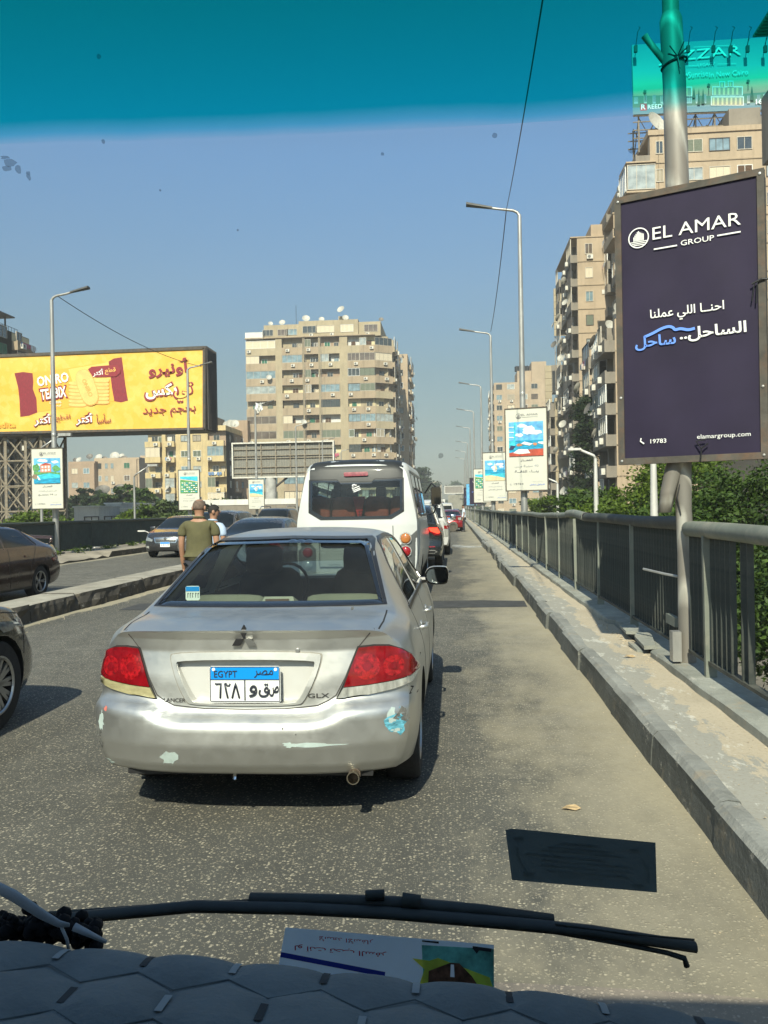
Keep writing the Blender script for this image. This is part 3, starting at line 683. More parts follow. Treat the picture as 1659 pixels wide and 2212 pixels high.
# the peeled half sleeve
mb=MB()
def half(pts,r,a0,a1,n=10):
    o=len(mb.v)
    for (x,y,z),rr_ in zip(pts,r):
        for k in range(n+1):
            t=a0+(a1-a0)*k/n; mb.v.append((x+rr_*math.cos(t),y+rr_*math.sin(t),z))
    for i in range(len(pts)-1):
        for k in range(n): mb.f.append((o+i*(n+1)+k,o+i*(n+1)+k+1,o+(i+1)*(n+1)+k+1,o+(i+1)*(n+1)+k)); mb.m.append(0)
half([(-.16,0,1.22),(-.125,0,1.4),(-.075,0,1.58),(-.04,-.01,1.66),(-.02,0,1.78)],[.058,.066,.078,.088,.10],math.pi*.45,math.pi*1.75)
o=mb.build('split_sleeve',SW,pr,smooth=True); md=o.modifiers.new('s','SOLIDIFY'); md.thickness=.006
mb=MB(); mb.tube([(-.05,-.06,1.2),(-.075,-.05,1.34),(-.05,-.05,1.45)],.005,6); mb.build('loose_cable',M['black'],pr)
mb=MB(); mb.box(-.14,-.1,.02,-.07,.0,.26); mb.build('base_gusset',M['galv'],pr)
mb=MB(); mb.tube([(-.10,0,4.88),(-.25,-.03,5.06),(-.27,-.035,5.09)],[.026,.026,.029],10); mb.build('stub_arm',SW,pr,smooth=True,angle=50)
mb=MB(); n=20
mb.tube([(-.03+.098*math.cos(t*2*math.pi/n),.098*math.sin(t*2*math.pi/n),4.86+.03*math.cos(t*2*math.pi/n)) for t in range(n+1)],.009,6)
for a in ((-.08,.10),(.09,.07),(.02,-.13),(-.1,.02),(.06,.13)): mb.tube([(-.03,-.105,4.87),(-.03+a[0]*.8,-.12,4.87+a[1]*.8)],.005,5)
mb.build('wire_tie',M['black'],pr)
mb=MB(); mb.tube([(-.09,0,9.85),(-.12,0,10.05),(-.4,0,10.2),(-1.1,0,10.3)],[.05,.045,.04,.035],10); mb.build('arm',SW,pr,smooth=True,angle=60)
mb=MB(); mb.box(-1.7,-.12,10.27,-1.0,.12,10.38); mb.build('lamp_head',M['black'],pr)
# lower street lamps beyond the railing
for (u,v_,Y,H,ad,lb) in [(1288,990,30,9.2,-1,'pale street lamp with bent arm standing among the trees right of the railing'),(1413,1000,17,8.2,0,'plain white pole in front of the trees below the navy sign'),(1205,1045,48,7.6,-1,'small street lamp in the lower street behind the red table sign')]:
    p=P(u,1100,Y); root=empty('street_lamp',(p.x,Y,GZ)); tag(root,lb,'street lamp'); top=P(u,v_,Y).z-GZ
    mb=MB(); mb.tube([(0,0,0),(0,0,top*.85),(0,0,top)],[.11,.085,.06],10); mb.build('pole',M['galv2'],root,smooth=True,angle=50)
    if ad:
        mb=MB(); mb.tube([(0,0,top-.02),(ad*.06,0,top+.1),(ad*.55,0,top+.32)],[.055,.05,.045],8); mb.build('arm',M['galv2'],root,smooth=True)
        mb=MB(); mb.box(ad*.95 if ad<0 else .5,-.08,top+.3,ad*.5 if ad<0 else .95,.08,top+.38); mb.build('lamp_head',M['galv2'],root)
for (u,v_,Y,lb) in [(90,972,42,'thin grey street lamp in front of the lattice tower'),(291,1030,56,'thin street lamp before the low buildings with the satellite dishes')]:
    p=P(u,1100,Y); root=empty('street_lamp',(p.x,Y,GZ)); tag(root,lb,'street lamp'); top=P(u,v_,Y).z-GZ
    mb=MB(); mb.tube([(0,0,0),(0,0,top)],[.10,.07],10); mb.build('pole',M['galv'],root,smooth=True,angle=50)
    mb=MB(); mb.tube([(0,0,top-.02),(.1,0,top+.15),(1.1,0,top+.75)],[.06,.05,.045],8); mb.build('arm',M['galv'],root,smooth=True)
    mb=MB(); mb.box(1.0,-.1,top+.7,1.7,.1,top+.85); mb.build('lamp_head',M['galv'],root)
p=P(328,1148,33); root=empty('street_lamp',(p.x,33,GZ)); tag(root,'double armed lamp showing its two heads just above the left railing','street lamp')
mb=MB(); top=P(328,1153,33).z-GZ; mb.tube([(0,0,0),(0,0,top)],.06,8); mb.build('pole',M['galv'],root)
for s in (-1,1):
    mb=MB(); mb.tube([(0,0,top-.06),(s*.18,0,top+.07),(s*.3,0,top+.11)],.02,6); mb.box(min(s*.27,s*.57),-.06,top+.09,max(s*.27,s*.57),.06,top+.15); mb.build('lamp_head',M['galv2'],root)
# wires
def wire(a,b,sag,lab,r=.012,n=24):
    a,b=Vector(a),Vector(b); mb=MB(); mid=(a+b)/2
    mb.tube([a.lerp(b,i/n)-Vector((0,0,sag*4*(i/n)*(1-i/n)))-mid for i in range(n+1)],r,5); o=mb.build('overhead_wire',M['black']); o.location=mid; tag(o,lab,'wire'); return o
t1=Vector((1.98-.95,24.2,P(1085,448,24.2).z)); t2=Vector((1.88-.8,41.,P(1035,716,41).z))
wire(P(1182,-60,7.4),P(1094,452,23.5),.10,'black wire coming down from the top of the picture to the first distant lamp head',.009)
wire(P(1094,452,24.2),P(1060,716,40.5),.3,'black wire sagging between two lamp heads over the right railing',.014)
wire(P(125,640,27.7),P(436,792,42.4),.35,'thin wire from the left lamp head across the yellow billboard',.014)
# ------------------------------------------------------------------ vehicles
def ring(p,inset=0.,floor=None,NB=8,dn=1):
    y,zb,zs,zt,wb,wm,ws,wt=p[:8]; crown=p[8] if len(p)>8 else .035
    if inset: wb-=inset;wm-=inset;ws-=inset;wt-=inset;zt-=inset
    if floor is not None: zb=floor; wb=wm-.03
    h=zs-zb; zte=zt-crown
    segs=[((0,zb),(wb,zb),NB),((wb,zb),(wb+(wm-wb)*.6,zb+h*.12),2),((wb+(wm-wb)*.6,zb+h*.12),(wm,zb+h*.35),3),((wm,zb+h*.35),(wm-.004,zb+h*.72),4),((wm-.004,zb+h*.72),(ws,zs),4),
          ((ws,zs),(wt,zte),7),((wt,zte),(wt*.86,zt-crown*.45),2),((wt*.86,zt-crown*.45),(wt*.5,zt-crown*.1),3),((wt*.5,zt-crown*.1),(0,zt),4)]
    pts=[(0.,zb)]
    for a,b,n in segs:
        n=n*dn if a[1]!=b[1] or n!=NB else n
        for i in range(1,n+1): t=i/n; pts.append((a[0]+(b[0]-a[0])*t,a[1]+(b[1]-a[1])*t))
    a=np.array(pts)
    for _ in range(2*dn*dn):
        b=a.copy(); b[NB+1:-1]=a[NB+1:-1]*.5+(a[NB:-2]+a[NB+2:])*.25
        b[-1,1]=a[-1,1]*.5+a[-2,1]*.5; a=b
    return a
def shell(st,step=.07,rear=None,front=None,rc=(.20,3.2),fc=(.35,3.),dl=.75,inset=0.,floor=None,sm=3,NB=8,dn=1):
    st=np.array([tuple(s)+((.035,) if len(s)==8 else ()) for s in st],float); y0,y1=st[0,0],st[-1,0]; n=max(6,int((y1-y0)/step)); ys=np.linspace(y0,y1,n+1)
    rows=np.stack([np.interp(ys,st[:,0],st[:,k]) for k in range(9)],1)
    for _ in range(sm):
        b=rows.copy(); b[1:-1]=rows[1:-1]*.5+(rows[:-2]+rows[2:])*.25; rows=b
    rows[:,0]=ys
    rings=[ring(r,inset,floor,NB,dn) for r in rows]; K=len(rings[0]); Wd=st[:,5].max(); L=y1
    V=[];F=[]
    def dfm(x,y,z):
        a=max(0.,1-(y-y0)/dl); 
        if inset==0:
            if a>0: y=y+a*a*(rc[0]*(abs(x)/Wd)**rc[1]+(np.interp(z-(rear[2](x,z) if len(rear)>2 else 0),rear[0],rear[1]) if rear else 0))
            b=max(0.,1-(L-y)/dl)
            if b>0: y=y-b*b*(fc[0]*(abs(x)/Wd)**fc[1]+(np.interp(z,front[0],front[1]) if front else 0))
        return (float(x),float(y),float(z))
    full=2*K-2
    for yv,rg in zip(ys,rings):
        for k in range(K): V.append((rg[k,0],yv,rg[k,1]))
        for k in range(K-2,0,-1): V.append((-rg[k,0],yv,rg[k,1]))
    m=len(rings)
    for i in range(m-1):
        for k in range(full): F.append((i*full+k,i*full+(k+1)%full,(i+1)*full+(k+1)%full,(i+1)*full+k))
    for end in (0,m-1):
        rg=rings[end]; yv=ys[end]; kb=NB; ts=[rg[j,0]/rg[kb,0] for j in range(kb+1)]; tt=[-t for t in ts[::-1]]+ts[1:]; o=len(V)
        rws=range(kb,K); J=len(tt)
        for k in rws:
            for t in tt: V.append((t*rg[k,0],yv,rg[k,1]))
        for a in range(len(rws)-1):
            for j in range(J-1): F.append((o+a*J+j,o+a*J+j+1,o+(a+1)*J+j+1,o+(a+1)*J+j))
    V=[dfm(*v) for v in V]
    mb=MB(); mb.add(V,F); me=mb.mesh('shell',[],fix=True)
    import bmesh
    b=bmesh.new(); b.from_mesh(me); bmesh.ops.dissolve_degenerate(b,dist=1e-5,edges=b.edges); bmesh.ops.recalc_face_normals(b,faces=b.faces); b.to_mesh(me); b.free()
    return me
def cyl_me(r,x0,x1,y,z,n=28):
    mb=MB(); mb.lathe([(0,x0),(r,x0),(r,x1),(0,x1)],n,0,'x',(0,y,z)); me=mb.mesh('c',[],fix=True); return me
def prism_me(poly,a,b,axis):
    mb=MB(); mb.prism(poly,a,b,axis); return mb.mesh('p',[],fix=True)
def wheel_me(r,w,spokes=5,steel=False):
    mb=MB(); rr_=r*.66
    mb.lathe([(rr_,-w/2),(r*.93,-w/2),(r*.985,-w*.42),(r,-w*.3),(r,w*.3),(r*.985,w*.42),(r*.93,w/2),(rr_,w/2)],36,0,'x')
    t=mb.mesh('tyre',M['rubber'],smooth=True,fix=False,angle=40)
    mb=MB(); mb.lathe([(rr_,w*.5),(rr_*1.0,w*.46),(rr_*.95,w*.42),(rr_*.93,-w*.3),(0,-w*.3)],30,1,'x')
    mb.lathe([(rr_*1.02,w*.49),(rr_*.94,w*.5),(rr_*.90,w*.44)],30,0,'x')
    if steel: mb.lathe([(rr_*.92,w*.25),(rr_*.6,w*.3),(rr_*.5,w*.18),(rr_*.2,w*.2),(0,w*.22)],24,0,'x')
    else:
        for k in range(spokes):
            a=2*math.pi*k/spokes
            for da in (-.11,.11):
                c,s=math.cos(a),math.sin(a); c2,s2=math.cos(a+da*1.1),math.sin(a+da*1.1)
                p=[(.35,rr_*.16*c+.02*c2,rr_*.16*s),(.42,rr_*.93*c2,rr_*.93*s2)]
                px,py=-s,c; hw=rr_*.065
                vs=[]
                for (hx,yy,zz),q in zip(p,(1.3,1.)):
                    for sx in (-.10,0): 
                        for e in (-1,1): vs.append((w*(hx+sx),yy+px*hw*e*q,zz+py*hw*e*q))
                mb.add(vs,[(0,1,5,4),(2,6,7,3),(0,4,6,2),(1,3,7,5),(0,2,3,1),(4,5,7,6)],0)
        mb.lathe([(rr_*.2,w*.2),(rr_*.2,w*.36),(rr_*.12,w*.4),(0,w*.4)],16,0,'x')
    return t,mb.mesh('rim',[M['alloy'],M['black']],fix=False)
def add_wheels(root,r,w,ys,tw,spokes=5,z=None,steel=False,sides=(-1,1)):
    t,rm=wheel_me(r,w,spokes,steel)
    for y in ys:
        for s in sides:
            mw=T(s*(tw-w/2),y,z or r)@(RZ(math.pi) if s<0 else Matrix())
            wo=empty('wheel'); wo.parent=root; wo.matrix_basis=mw
            link('tyre',t,wo); link('rim',rm,wo)
M['lens_red']=mat('red_lens',(.21,.004,.008),.1,0,.35,22,coat=1.); M['lens_red2']=mat('bright_red_lens',(.30,.006,.009),.12,0,.6,60,coat=1.)
M['lens_lit']=flat('lit_brake_lens',(1.,.06,.03),.3,0,1.2)
M['lens_clear']=mat('clear_lens',(.55,.55,.50),.12,.4,.35,40,coat=1.,stretch=(1,1,.3)); M['lens_yellow']=mat('yellowed_lens',(.46,.41,.22),.2,.2,.25,18,coat=1.,stretch=(1,1,3))
M['lens_amber']=mat('amber_lens',(.45,.16,.04),.12,0,.3,18,coat=1.); M['headlamp']=mat('headlamp_lens',(.30,.32,.32),.06,.3,.5,16,coat=1.)
M['plate_white']=flat('plate_white',(.80,.80,.78),.35); M['plate_blue']=flat('plate_blue',(.0,.26,.75),.35); M['ink']=flat('plate_ink',(.04,.045,.06),.35,.3)
M['seam']=flat('dark_seam',(.02,.02,.02),.8); M['trim']=flat('black_trim',(.02,.02,.022),.35)
def plate(parent,x,y,z,w=.35,h=.17,face=-1,full=False,digits=True):
    root=empty('number_plate'); root.parent=parent; root.matrix_basis=T(x,y,z)@(Matrix() if face<0 else RZ(math.pi))
    mb=MB(); mb.prism(smooth_poly([(-w/2,-h/2),(w/2,-h/2),(w/2,h/2),(-w/2,h/2)],1) if 0 else [(-w/2+.008,-h/2),(w/2-.008,-h/2),(w/2,-h/2+.008),(w/2,h/2-.008),(w/2-.008,h/2),(-w/2+.008,h/2),(-w/2,h/2-.008),(-w/2,-h/2+.008)],0,.006); mb.build('plate',M['plate_white'],root,fix=True)
    mb=MB(); mb.box(-w*.48,-.002,h*.14,w*.48,-.0005,h*.46); mb.build('blue_band',M['plate_blue'],root)
    mb=MB()
    if full:
        for s in (-1,1):
            mb.tube([(s*w*.488,-.002,-h*.45),(s*w*.488,-.002,h*.45)],.0018,5)
        for zz in (-.46,.48,.13): mb.tube([(-w*.485,-.002,h*zz),(w*.485,-.002,h*zz)],.0016,5)
    else:
        for i in range(5):
            xx=-w*.36+i*w*.17+(w*.04 if i>2 else 0); mb.box(xx,-.003,-h*.3,xx+w*.035,-.001,h*.02); mb.box(xx,-.003,-h*.04,xx+w*.08,-.001,h*.02)
    mb.build('border' if full else 'digits',M['ink'],root); return root

SIL=paint('silver_metallic_paint',(.62,.615,.58),.90,.43,.12,(.40,.37,.31),.5,cr=.12)
# --- silver saloon in front
HX,HY=-1.04,3.9
hero=empty('silver_sedan',(HX,HY,0)); tag(hero,'silver four door saloon right ahead, scraped rear bumper and plate reading EGYPT','car')
def H(u,v,ly): p=P(u,v,HY+ly); return (p.x-HX,p.z)
#      y    zb   zs   zt    wb   wm   ws   wt  crown
HS=[(0,.27,.86,.968,.73,.80,.765,.67,.02),(.3,.25,.91,1.000,.78,.838,.80,.69,.025),(.60,.22,.94,1.018,.80,.845,.80,.70,.03),(.92,.2,.945,1.20,.80,.848,.785,.615,.035),(1.22,.2,.95,1.365,.80,.848,.775,.55,.04),(1.6,.2,.95,1.415,.80,.848,.77,.545,.045),(2.1,.2,.95,1.43,.80,.848,.77,.545,.045),
    (2.65,.2,.94,1.40,.80,.848,.775,.56,.045),(3.05,.2,.93,1.21,.80,.845,.78,.62,.04),(3.42,.2,.91,.985,.80,.845,.79,.70,.03),(3.9,.2,.85,.90,.79,.84,.77,.66,.03),(4.35,.24,.72,.78,.74,.80,.70,.60,.03),(4.48,.26,.62,.66,.7,.76,.64,.5,.03)]
rearp=([.2,.27,.32,.42,.50,.53,.55,.572,.70,.86,.92,.955,.99,1.2],[.10,.07,.03,.0,.0,.012,.055,.088,.095,.118,.112,.092,.05,.0],lambda x,z: .068*max(0.,min(1.,(abs(x)-.385)/.08))*.8*max(0.,min(1.,(z-.42)/.1))*max(0.,min(1.,(.86-z)/.15)))
sh=shell(HS,.04,rearp,None,(.22,3.4),(.35,3.),.8,NB=16,dn=3)
hb=bvh_of(sh)
cab=shell([s for s in [(.70,.2,.90,.97,.7,.80,.74,.66,.03)]+HS[3:9]+[(3.2,.2,.92,1.10,.8,.845,.78,.66,.03)]],.1,inset=.045,floor=.40,sm=1)
RW=[H(338,1316,.60),H(560,1319,.60),H(832,1308,.60),H(799,1166,1.24),H(600,1162,1.27),H(459,1171,1.24)]
RW=[(-.64,1.030),(0,1.028),(.64,1.030),(.632,1.05),(.505,1.345),(.48,1.362),(0,1.372),(-.48,1.362),(-.505,1.345),(-.632,1.05)]
cx=lambda poly,k:[(a*k,b) for a,b in poly]
WS=[(-.66,.98),(.66,.98),(.51,1.34),(-.51,1.34)]
SW1=[(1.12,.985),(1.30,1.20),(1.50,1.315),(1.62,1.34),(2.02,1.35),(2.02,.965)]
SW2=[(2.10,.965),(2.10,1.35),(2.45,1.335),(2.62,1.29),(3.12,1.02),(3.1,.975)]
REC=[H(377,1420,.12),H(385,1413,.12),H(655,1409,.12),H(668,1414,.12),H(672,1425,.12),H(655,1470,.12),H(637,1500,.12),H(620,1511,.12),H(430,1516,.12),H(412,1508,.12),H(395,1475,.12)]
# symmetric recess round the plate
PX,PZ=H(524,1468,.12)
PX=0.0
REC=smooth_poly([(-.335,.818),(.335,.818),(.35,.79),(.275,.63),(.24,.606),(-.24,.606),(-.275,.63),(-.35,.79)],2)
cuts=[cab,prism_me(RW,.45,1.45,'y'),prism_me(WS,2.5,3.7,'y'),prism_me(SW1,.35,1.1,'x'),prism_me(SW1,-1.1,-.35,'x'),prism_me(SW2,.35,1.1,'x'),prism_me(SW2,-1.1,-.35,'x'),
      prism_me([(a,b) for a,b in REC],-.3,.155,'y')]
for yy in (.90,3.52): cuts+= [cyl_me(.335,.60,1.0,yy,.30),cyl_me(.335,-1.0,-.60,yy,.30)]
# pocket for the exhaust tip under the bumper
EXX=H(763,1680,.02)[0]; cuts.append(cyl_me(.001,0,.001,0,0)) if 0 else None
bm_=boolean(sh,cuts)
bm_.materials.clear(); bm_.materials.append(SIL); bm_.materials.append(M['black']); bm_.materials.append(mat('beige_interior',(.15,.14,.105),.85,0,.15,5))
for p in bm_.polygons:
    c=p.center; k=0
    for yy in (.90,3.52):
        if math.hypot(c.y-yy,c.z-.30)<.3345 and c.z>.2: k=1
    if k==0 and .72<c.y<3.3 and c.z<1.39 and c.z>.38:
        h=hb.find_nearest(c)
        if h[3] is not None and h[3]>.02: k=2
    if c.z<.24: k=1 if abs(p.normal.z)>.7 else k
    p.material_index=k
bm_.polygons.foreach_set('use_smooth',[True]*len(bm_.polygons)); bm_.set_sharp_from_angle(angle=R(52)); bm_.name='body'
link('body',bm_,hero)
def cf(parent,poly,m,name,axis='y',sgn=-1,off=.004,res=.05,thick=.006,bv=None,smooth=True,lab=None):
    o=conform(bv or hb,poly,axis,sgn,off,res,thick).build(name,m,parent,smooth=smooth)
    o.data.set_sharp_from_angle(angle=R(50))
    if lab: o['label']=lab
    return o
rwo=cf(hero,RW,M['cglass'],'rear_window',res=.06,off=-.004,thick=.001)
RWo=[(a*1.035,1.19+(b-1.19)*(1.08 if b>1.2 else 1.04)) for a,b in RW]
def ringpoly(o,i): return [Vector(p) for p in o]+[Vector(o[0])]+[Vector(i[0])]+[Vector(p) for p in reversed(i)]
def cf_ring(parent,outer,inner,m,name,axis='y',sgn=-1,off=.004,res=.05,thick=.006,bv=None):
    n=len(outer); mb=MB()
    for i in range(n):
        j=(i+1)%n; q=[outer[i],outer[j],inner[j],inner[i]]
        if (Vector(q[0])-Vector(q[2])).length<1e-6: continue
        mb2=conform(bv or hb,q,axis,sgn,off,res,thick); mb.add(mb2.v,mb2.f)
    o=mb.build(name,m,parent,smooth=True,fix=False); o.data.set_sharp_from_angle(angle=R(50)); return o
cf_ring(hero,RWo,RW,M['trim'],'window_seal',off=.003)
inn=[(a*.955,1.19+(b-1.19)*.88) for a,b in RW]
cf_ring(hero,RW,inn,flat('ceramic_band',(.012,.013,.014),.15,coat=1.),'black_border',off=.0005,thick=.002)
mb=MB()
for i in range(0):
    z=1.06+i*.033; w=.60-(z-1.0)*.38
    q=[];
    for k in range(9):
        x=-w+2*w*k/8; h=hb.ray_cast(Vector((x,-5,z)),Vector((0,1,0))); q.append(h[0]+Vector((0,.006,0)))
    mb.tube(q,.00018,3,cap=False)
cf(hero,WS,M['cglass'],'windscreen',sgn=1,off=-.004,thick=.001)
for s in (1,-1):
    a=cf(hero,SW1,M['cglass_dark'],'side_window','x',s,off=-.004,thick=.001); b=cf(hero,SW2,M['cglass_dark'],'side_window','x',s,off=-.004,thick=.001)
    cf(hero,strip(SW1+SW2[::1],.02,True) if 0 else strip([(1.08,.975),(1.28,1.215),(1.48,1.33),(1.62,1.358),(2.06,1.368),(2.46,1.355),(2.64,1.31),(3.16,1.02)],.022),M['trim'],'window_trim','x',s,off=.004)
    cf(hero,strip([(2.06,.97),(2.06,1.36)],.05),M['trim'],'pillar_cover','x',s,off=.003)
    cf(hero,strip([(1.0,.965),(3.18,.955)],.02),M['trim'],'waist_strip','x',s,off=.006)
    cf(hero,strip([(2.06,.94),(2.06,.45),(2.0,.25)],.007),M['seam'],'door_seam','x',s,off=.0012,thick=.001)
    cf(hero,strip([(1.0,.97),(1.15,.80),(1.28,.62),(1.30,.3)],.007),M['seam'],'door_seam','x',s,off=.0012,thick=.001)
    cf(hero,strip([(3.2,.93),(3.22,.3)],.007),M['seam'],'door_seam','x',s,off=.0012,thick=.001)
    for yy in (1.42,2.28):
        h=hb.ray_cast(Vector((s*5,yy,.80)),Vector((-s,0,0)))[0]
        mb=MB(); mb.tube([(h.x-s*.005,yy-.09,.80),(h.x+s*.03,yy-.06,.803),(h.x+s*.034,yy+.05,.803),(h.x-s*.005,yy+.09,.80)],.013,8); mb.lathe([(.0,-.012),(.035,-.012),(.034,.0),(0,.002)],16,0,'x',(h.x,yy,.80)); mb.build('door_handle',M['chrome'] if 0 else SIL,hero,smooth=True)
add_wheels(hero,.305,.19,(.90,3.52),.825,5)
# tail lamps
LR=[(.556,.870),(.63,.874),(.70,.868),(.76,.842),(.80,.80),(.83,.74),(.835,.70),(.80,.676),(.72,.656),(.60,.640),(.455,.628),(.498,.72)]
LRr=[(.556,.870),(.63,.874),(.70,.868),(.76,.842),(.80,.80),(.83,.74),(.834,.716),(.72,.700),(.60,.690),(.486,.684),(.498,.72)]
LRc=[(.484,.680),(.60,.686),(.72,.696),(.834,.712),(.80,.676),(.72,.656),(.60,.640),(.455,.628)]
for s in (1,-1):
    root=empty('tail_lamp'); root.parent=hero
    f=lambda q:[(s*a,b) for a,b in (q if s>0 else q[::-1])]
    big=[( .65+(a-.65)*1.04,max(b-.004,.75+(b-.75)*1.05)) for a,b in LR]
    cf(root,f(big),M['seam'],'gasket',off=.003,res=.04)
    cf(root,f(LRr),M['lens_red'],'red_lens',off=.014,res=.03,thick=.02)
    o=cf(root,f(LRc),M['lens_clear'] if s>0 else M['lens_yellow'],'reversing_lens',off=.014,res=.03,thick=.02)
    if s<0: o['label']='yellowed reversing lens'
    for cxx,czz,rr_ in ((.595,.775,.062),(.72,.77,.05)):
        for q,(ra,mm) in enumerate(((rr_,M['lens_red2']),(rr_*.34,M['lens_red']))):
            cf(root,f([(cxx+ra*math.cos(t*math.pi/12),czz+ra*math.sin(t*math.pi/12)) for t in range(24)]),mm,'reflector',off=.0155+q*.0012,res=.05,thick=.004)
    mb=MB()
# seams, boot lid, spoiler lip
lidR=[(.635,.955),(.615,.94),(.548,.86),(.495,.73),(.45,.645),(.415,.622),(.36,.597),(.2,.583),(0,.580)]
lid=[(-a,b) for a,b in lidR]+lidR[::-1][1:]
cf(hero,strip(lid,.006),flat('grey_seam',(.07,.065,.06),.7),'boot_seam',off=.0015,res=.03,thick=.001)
for s in (-1,1): cf(hero,strip([(s*.655,.995-.99),(s*.66,.3),(s*.665,.52)],.007) if 0 else strip([(s*.655,.22),(s*.668,.35),(s*.665,.60)],.008),M['seam'],'boot_seam','z',1,off=.0015,res=.04,thick=.001)
LIP=[(-.66,.968),(-.3,.975),(.3,.975),(.66,.968),(.655,.988),(.3,.998),(-.3,.998),(-.655,.988)]
# plate recess surround: raised rim
o1=[(a*1.115,.71+(b-.71)*(1.40 if b>.7 else 1.13)) for a,b in REC]; i1=[(a*1.005,.71+(b-.71)*1.01) for a,b in REC]; m1=[(a*1.09,.71+(b-.71)*(1.35 if b>.7 else 1.09)) for a,b in REC]
cf_ring(hero,m1,i1,SIL,'garnish',off=.010,res=.04,thick=.02)
cf_ring(hero,o1,m1,flat('garnish_edge',(.30,.28,.24),.5,.3),'garnish_shadow_gap',off=.0015,res=.04,thick=.002)
YP=.128
mb=MB(); mb.prism(REC,.150,.158,'y'); mb.build('recess_panel',paint('recess_silver',(.70,.69,.65),.25,.4,.1),hero)
pl_=plate(hero,PX-.0,.10,.700,.355,.180,-1,True)
write(pl_,'EGYPT',-.095,.052,.115,.033,M['ink'],y=-.0035,bold=.0,ext=.05)
write(pl_,'مصر',.095,.052,.095,.038,M['ink'],y=-.0035,ext=.03,ar=True)
mb=MB()
def stroke(pts,r): mb.tube([(x,-.003,z) for x,z in pts],r,6)
stroke([(-.148,.006),(-.143,.002),(-.120,.004),(-.122,-.03),(-.124,-.066)],.005)
stroke([(-.100,.004),(-.094,-.03),(-.086,-.066)],.005); stroke([(-.100,.004),(-.094,.006),(-.088,-.006),(-.078,-.006),(-.074,.004)],.0042)
stroke([(-.064,-.066),(-.05,-.01),(-.046,.006),(-.042,-.01),(-.028,-.066)],.005)
mb.box(-.003,-.0025,-.078,.003,-.001,.02)
mb.build('digits',M['ink'],pl_,smooth=True)
write(pl_,'و',.042,-.032,.040,.058,M['ink'],y=-.0035,bold=.01,ext=.05,ar=True)
write(pl_,'ق',.095,-.028,.052,.066,M['ink'],y=-.0035,bold=.01,ext=.05,ar=True)
write(pl_,'ص',.145,-.032,.048,.05,M['ink'],y=-.0035,bold=.01,ext=.05,ar=True)
for sx in (-.155,.155):
    mb=MB(); mb.lathe([(0,-.006),(.008,-.005),(.009,0)],12,0,'y',(sx,0,.074)); mb.build('bolt',M['plate_white'],pl_)
# emblem of three diamonds, model badges
h=hb.ray_cast(Vector((0,-5,.925)),Vector((0,1,0)))[0]
mb=MB(); ez=.918; s_=.034
def dia(c,a,m_=0):
    ca,sa=math.cos(a),math.sin(a); q=[]
    for x,z in ((0,0),(.019,s_),(0,2*s_),(-.019,s_)): q.append((c[0]+x*ca-z*sa,c[1]+x*sa+z*ca))
    mb.prism(q,-.005,.012,'y',m_)
mb2=None
ez=.925
dia((0,ez),0,0); dia((0,ez),R(120),0); dia((0,ez),R(-120),1)
o=mb.build('emblem',[flat('dark_chrome',(.06,.06,.065),.3,.8),flat('mid_chrome',(.30,.30,.29),.35,.9)],hero,fix=True); o.location=(0,h.y-.012,0)
def badge(body,u_,z,w,hh):
    h=hb.ray_cast(Vector((u_,-5,z)),Vector((0,1,0)))[0]; nn=Vector((0,-1,0)); 
    b=T(u_,min(hb.ray_cast(Vector((u_+e,-5,z)),Vector((0,1,0)))[0].y for e in (-.06,0,.06))-.003,z)@RZ(R(-6) if u_<0 else R(6))
    o=write(hero,body,0,0,w,hh,flat('badge_grey',(.10,.095,.09),.3,.6),base=T(u_,-1,z),bold=.01,name='badge')
    for v in o.data.vertices:
        r_=hb.ray_cast(Vector((v.co.x,-5,v.co.z)),Vector((0,1,0)))[0]; v.co.y=r_.y-.004
    return o
badge('LANCER',-.355,.622,.115,.02); badge('GLX',.365,.645,.105,.022)
mb=MB(); h=hb.ray_cast(Vector((.27,-5,.86)),Vector((0,1,0)))[0]; mb.lathe([(0,-.006),(.009,-.006),(.012,.004)],14,0,'y',(.262,h.y-.006,.862)); mb.build('boot_lock',M['alloy'],hero)
# scraped paint
M['primer']=mat('bare_primer',(.42,.50,.47),.7,0,.1,20); M['scr_blue']=mat('blue_scrape',(.10,.33,.42),.7,0,.8,28,stretch=(1,1,3)); M['scr_dark']=mat('grazed_plastic',(.12,.12,.11),.8,0,.6,30)
r2=random.Random(5)
def rag(cx,cz,w,h,n=15,j=.35): return [(cx+w*math.cos(t)*(1+r2.uniform(-j,j)),cz+h*math.sin(t)*(1+r2.uniform(-j,j))) for t in [2*math.pi*k/n for k in range(n)]]
def chipat(u,v,w,h,m_,ly=.03,j=.35,lab=None): 
    x,z=H(u,v,ly); cf(hero,rag(x,z,w,h,15,j),m_,'paint_scrape',off=.0012,res=.03,thick=.001,lab=lab)
chipat(363,1640,.046,.036,M['primer'],j=.5,lab='pale star shaped patch of missing paint'); chipat(668,1608,.12,.009,M['primer'],j=.6); chipat(630,1606,.035,.01,M['primer'],j=.5)
chipat(853,1568,.055,.055,M['scr_blue'],.06,.35,lab='turquoise scrape at the bumper corner'); chipat(866,1556,.03,.035,M['scr_dark'],.06,.6); chipat(843,1552,.02,.03,M['primer'],.05,.6); chipat(858,1588,.035,.010,M['primer'],.05,.6)
chipat(214,1560,.02,.04,M['primer'],.12,.6); chipat(208,1582,.018,.03,M['scr_dark'],.14,.6); chipat(222,1535,.010,.012,flat('pink_scrape',(.5,.15,.12),.6),.1); chipat(220,1655,.03,.012,M['primer'],.1,.5); chipat(212,1610,.012,.02,M['scr_dark'],.12,.6)
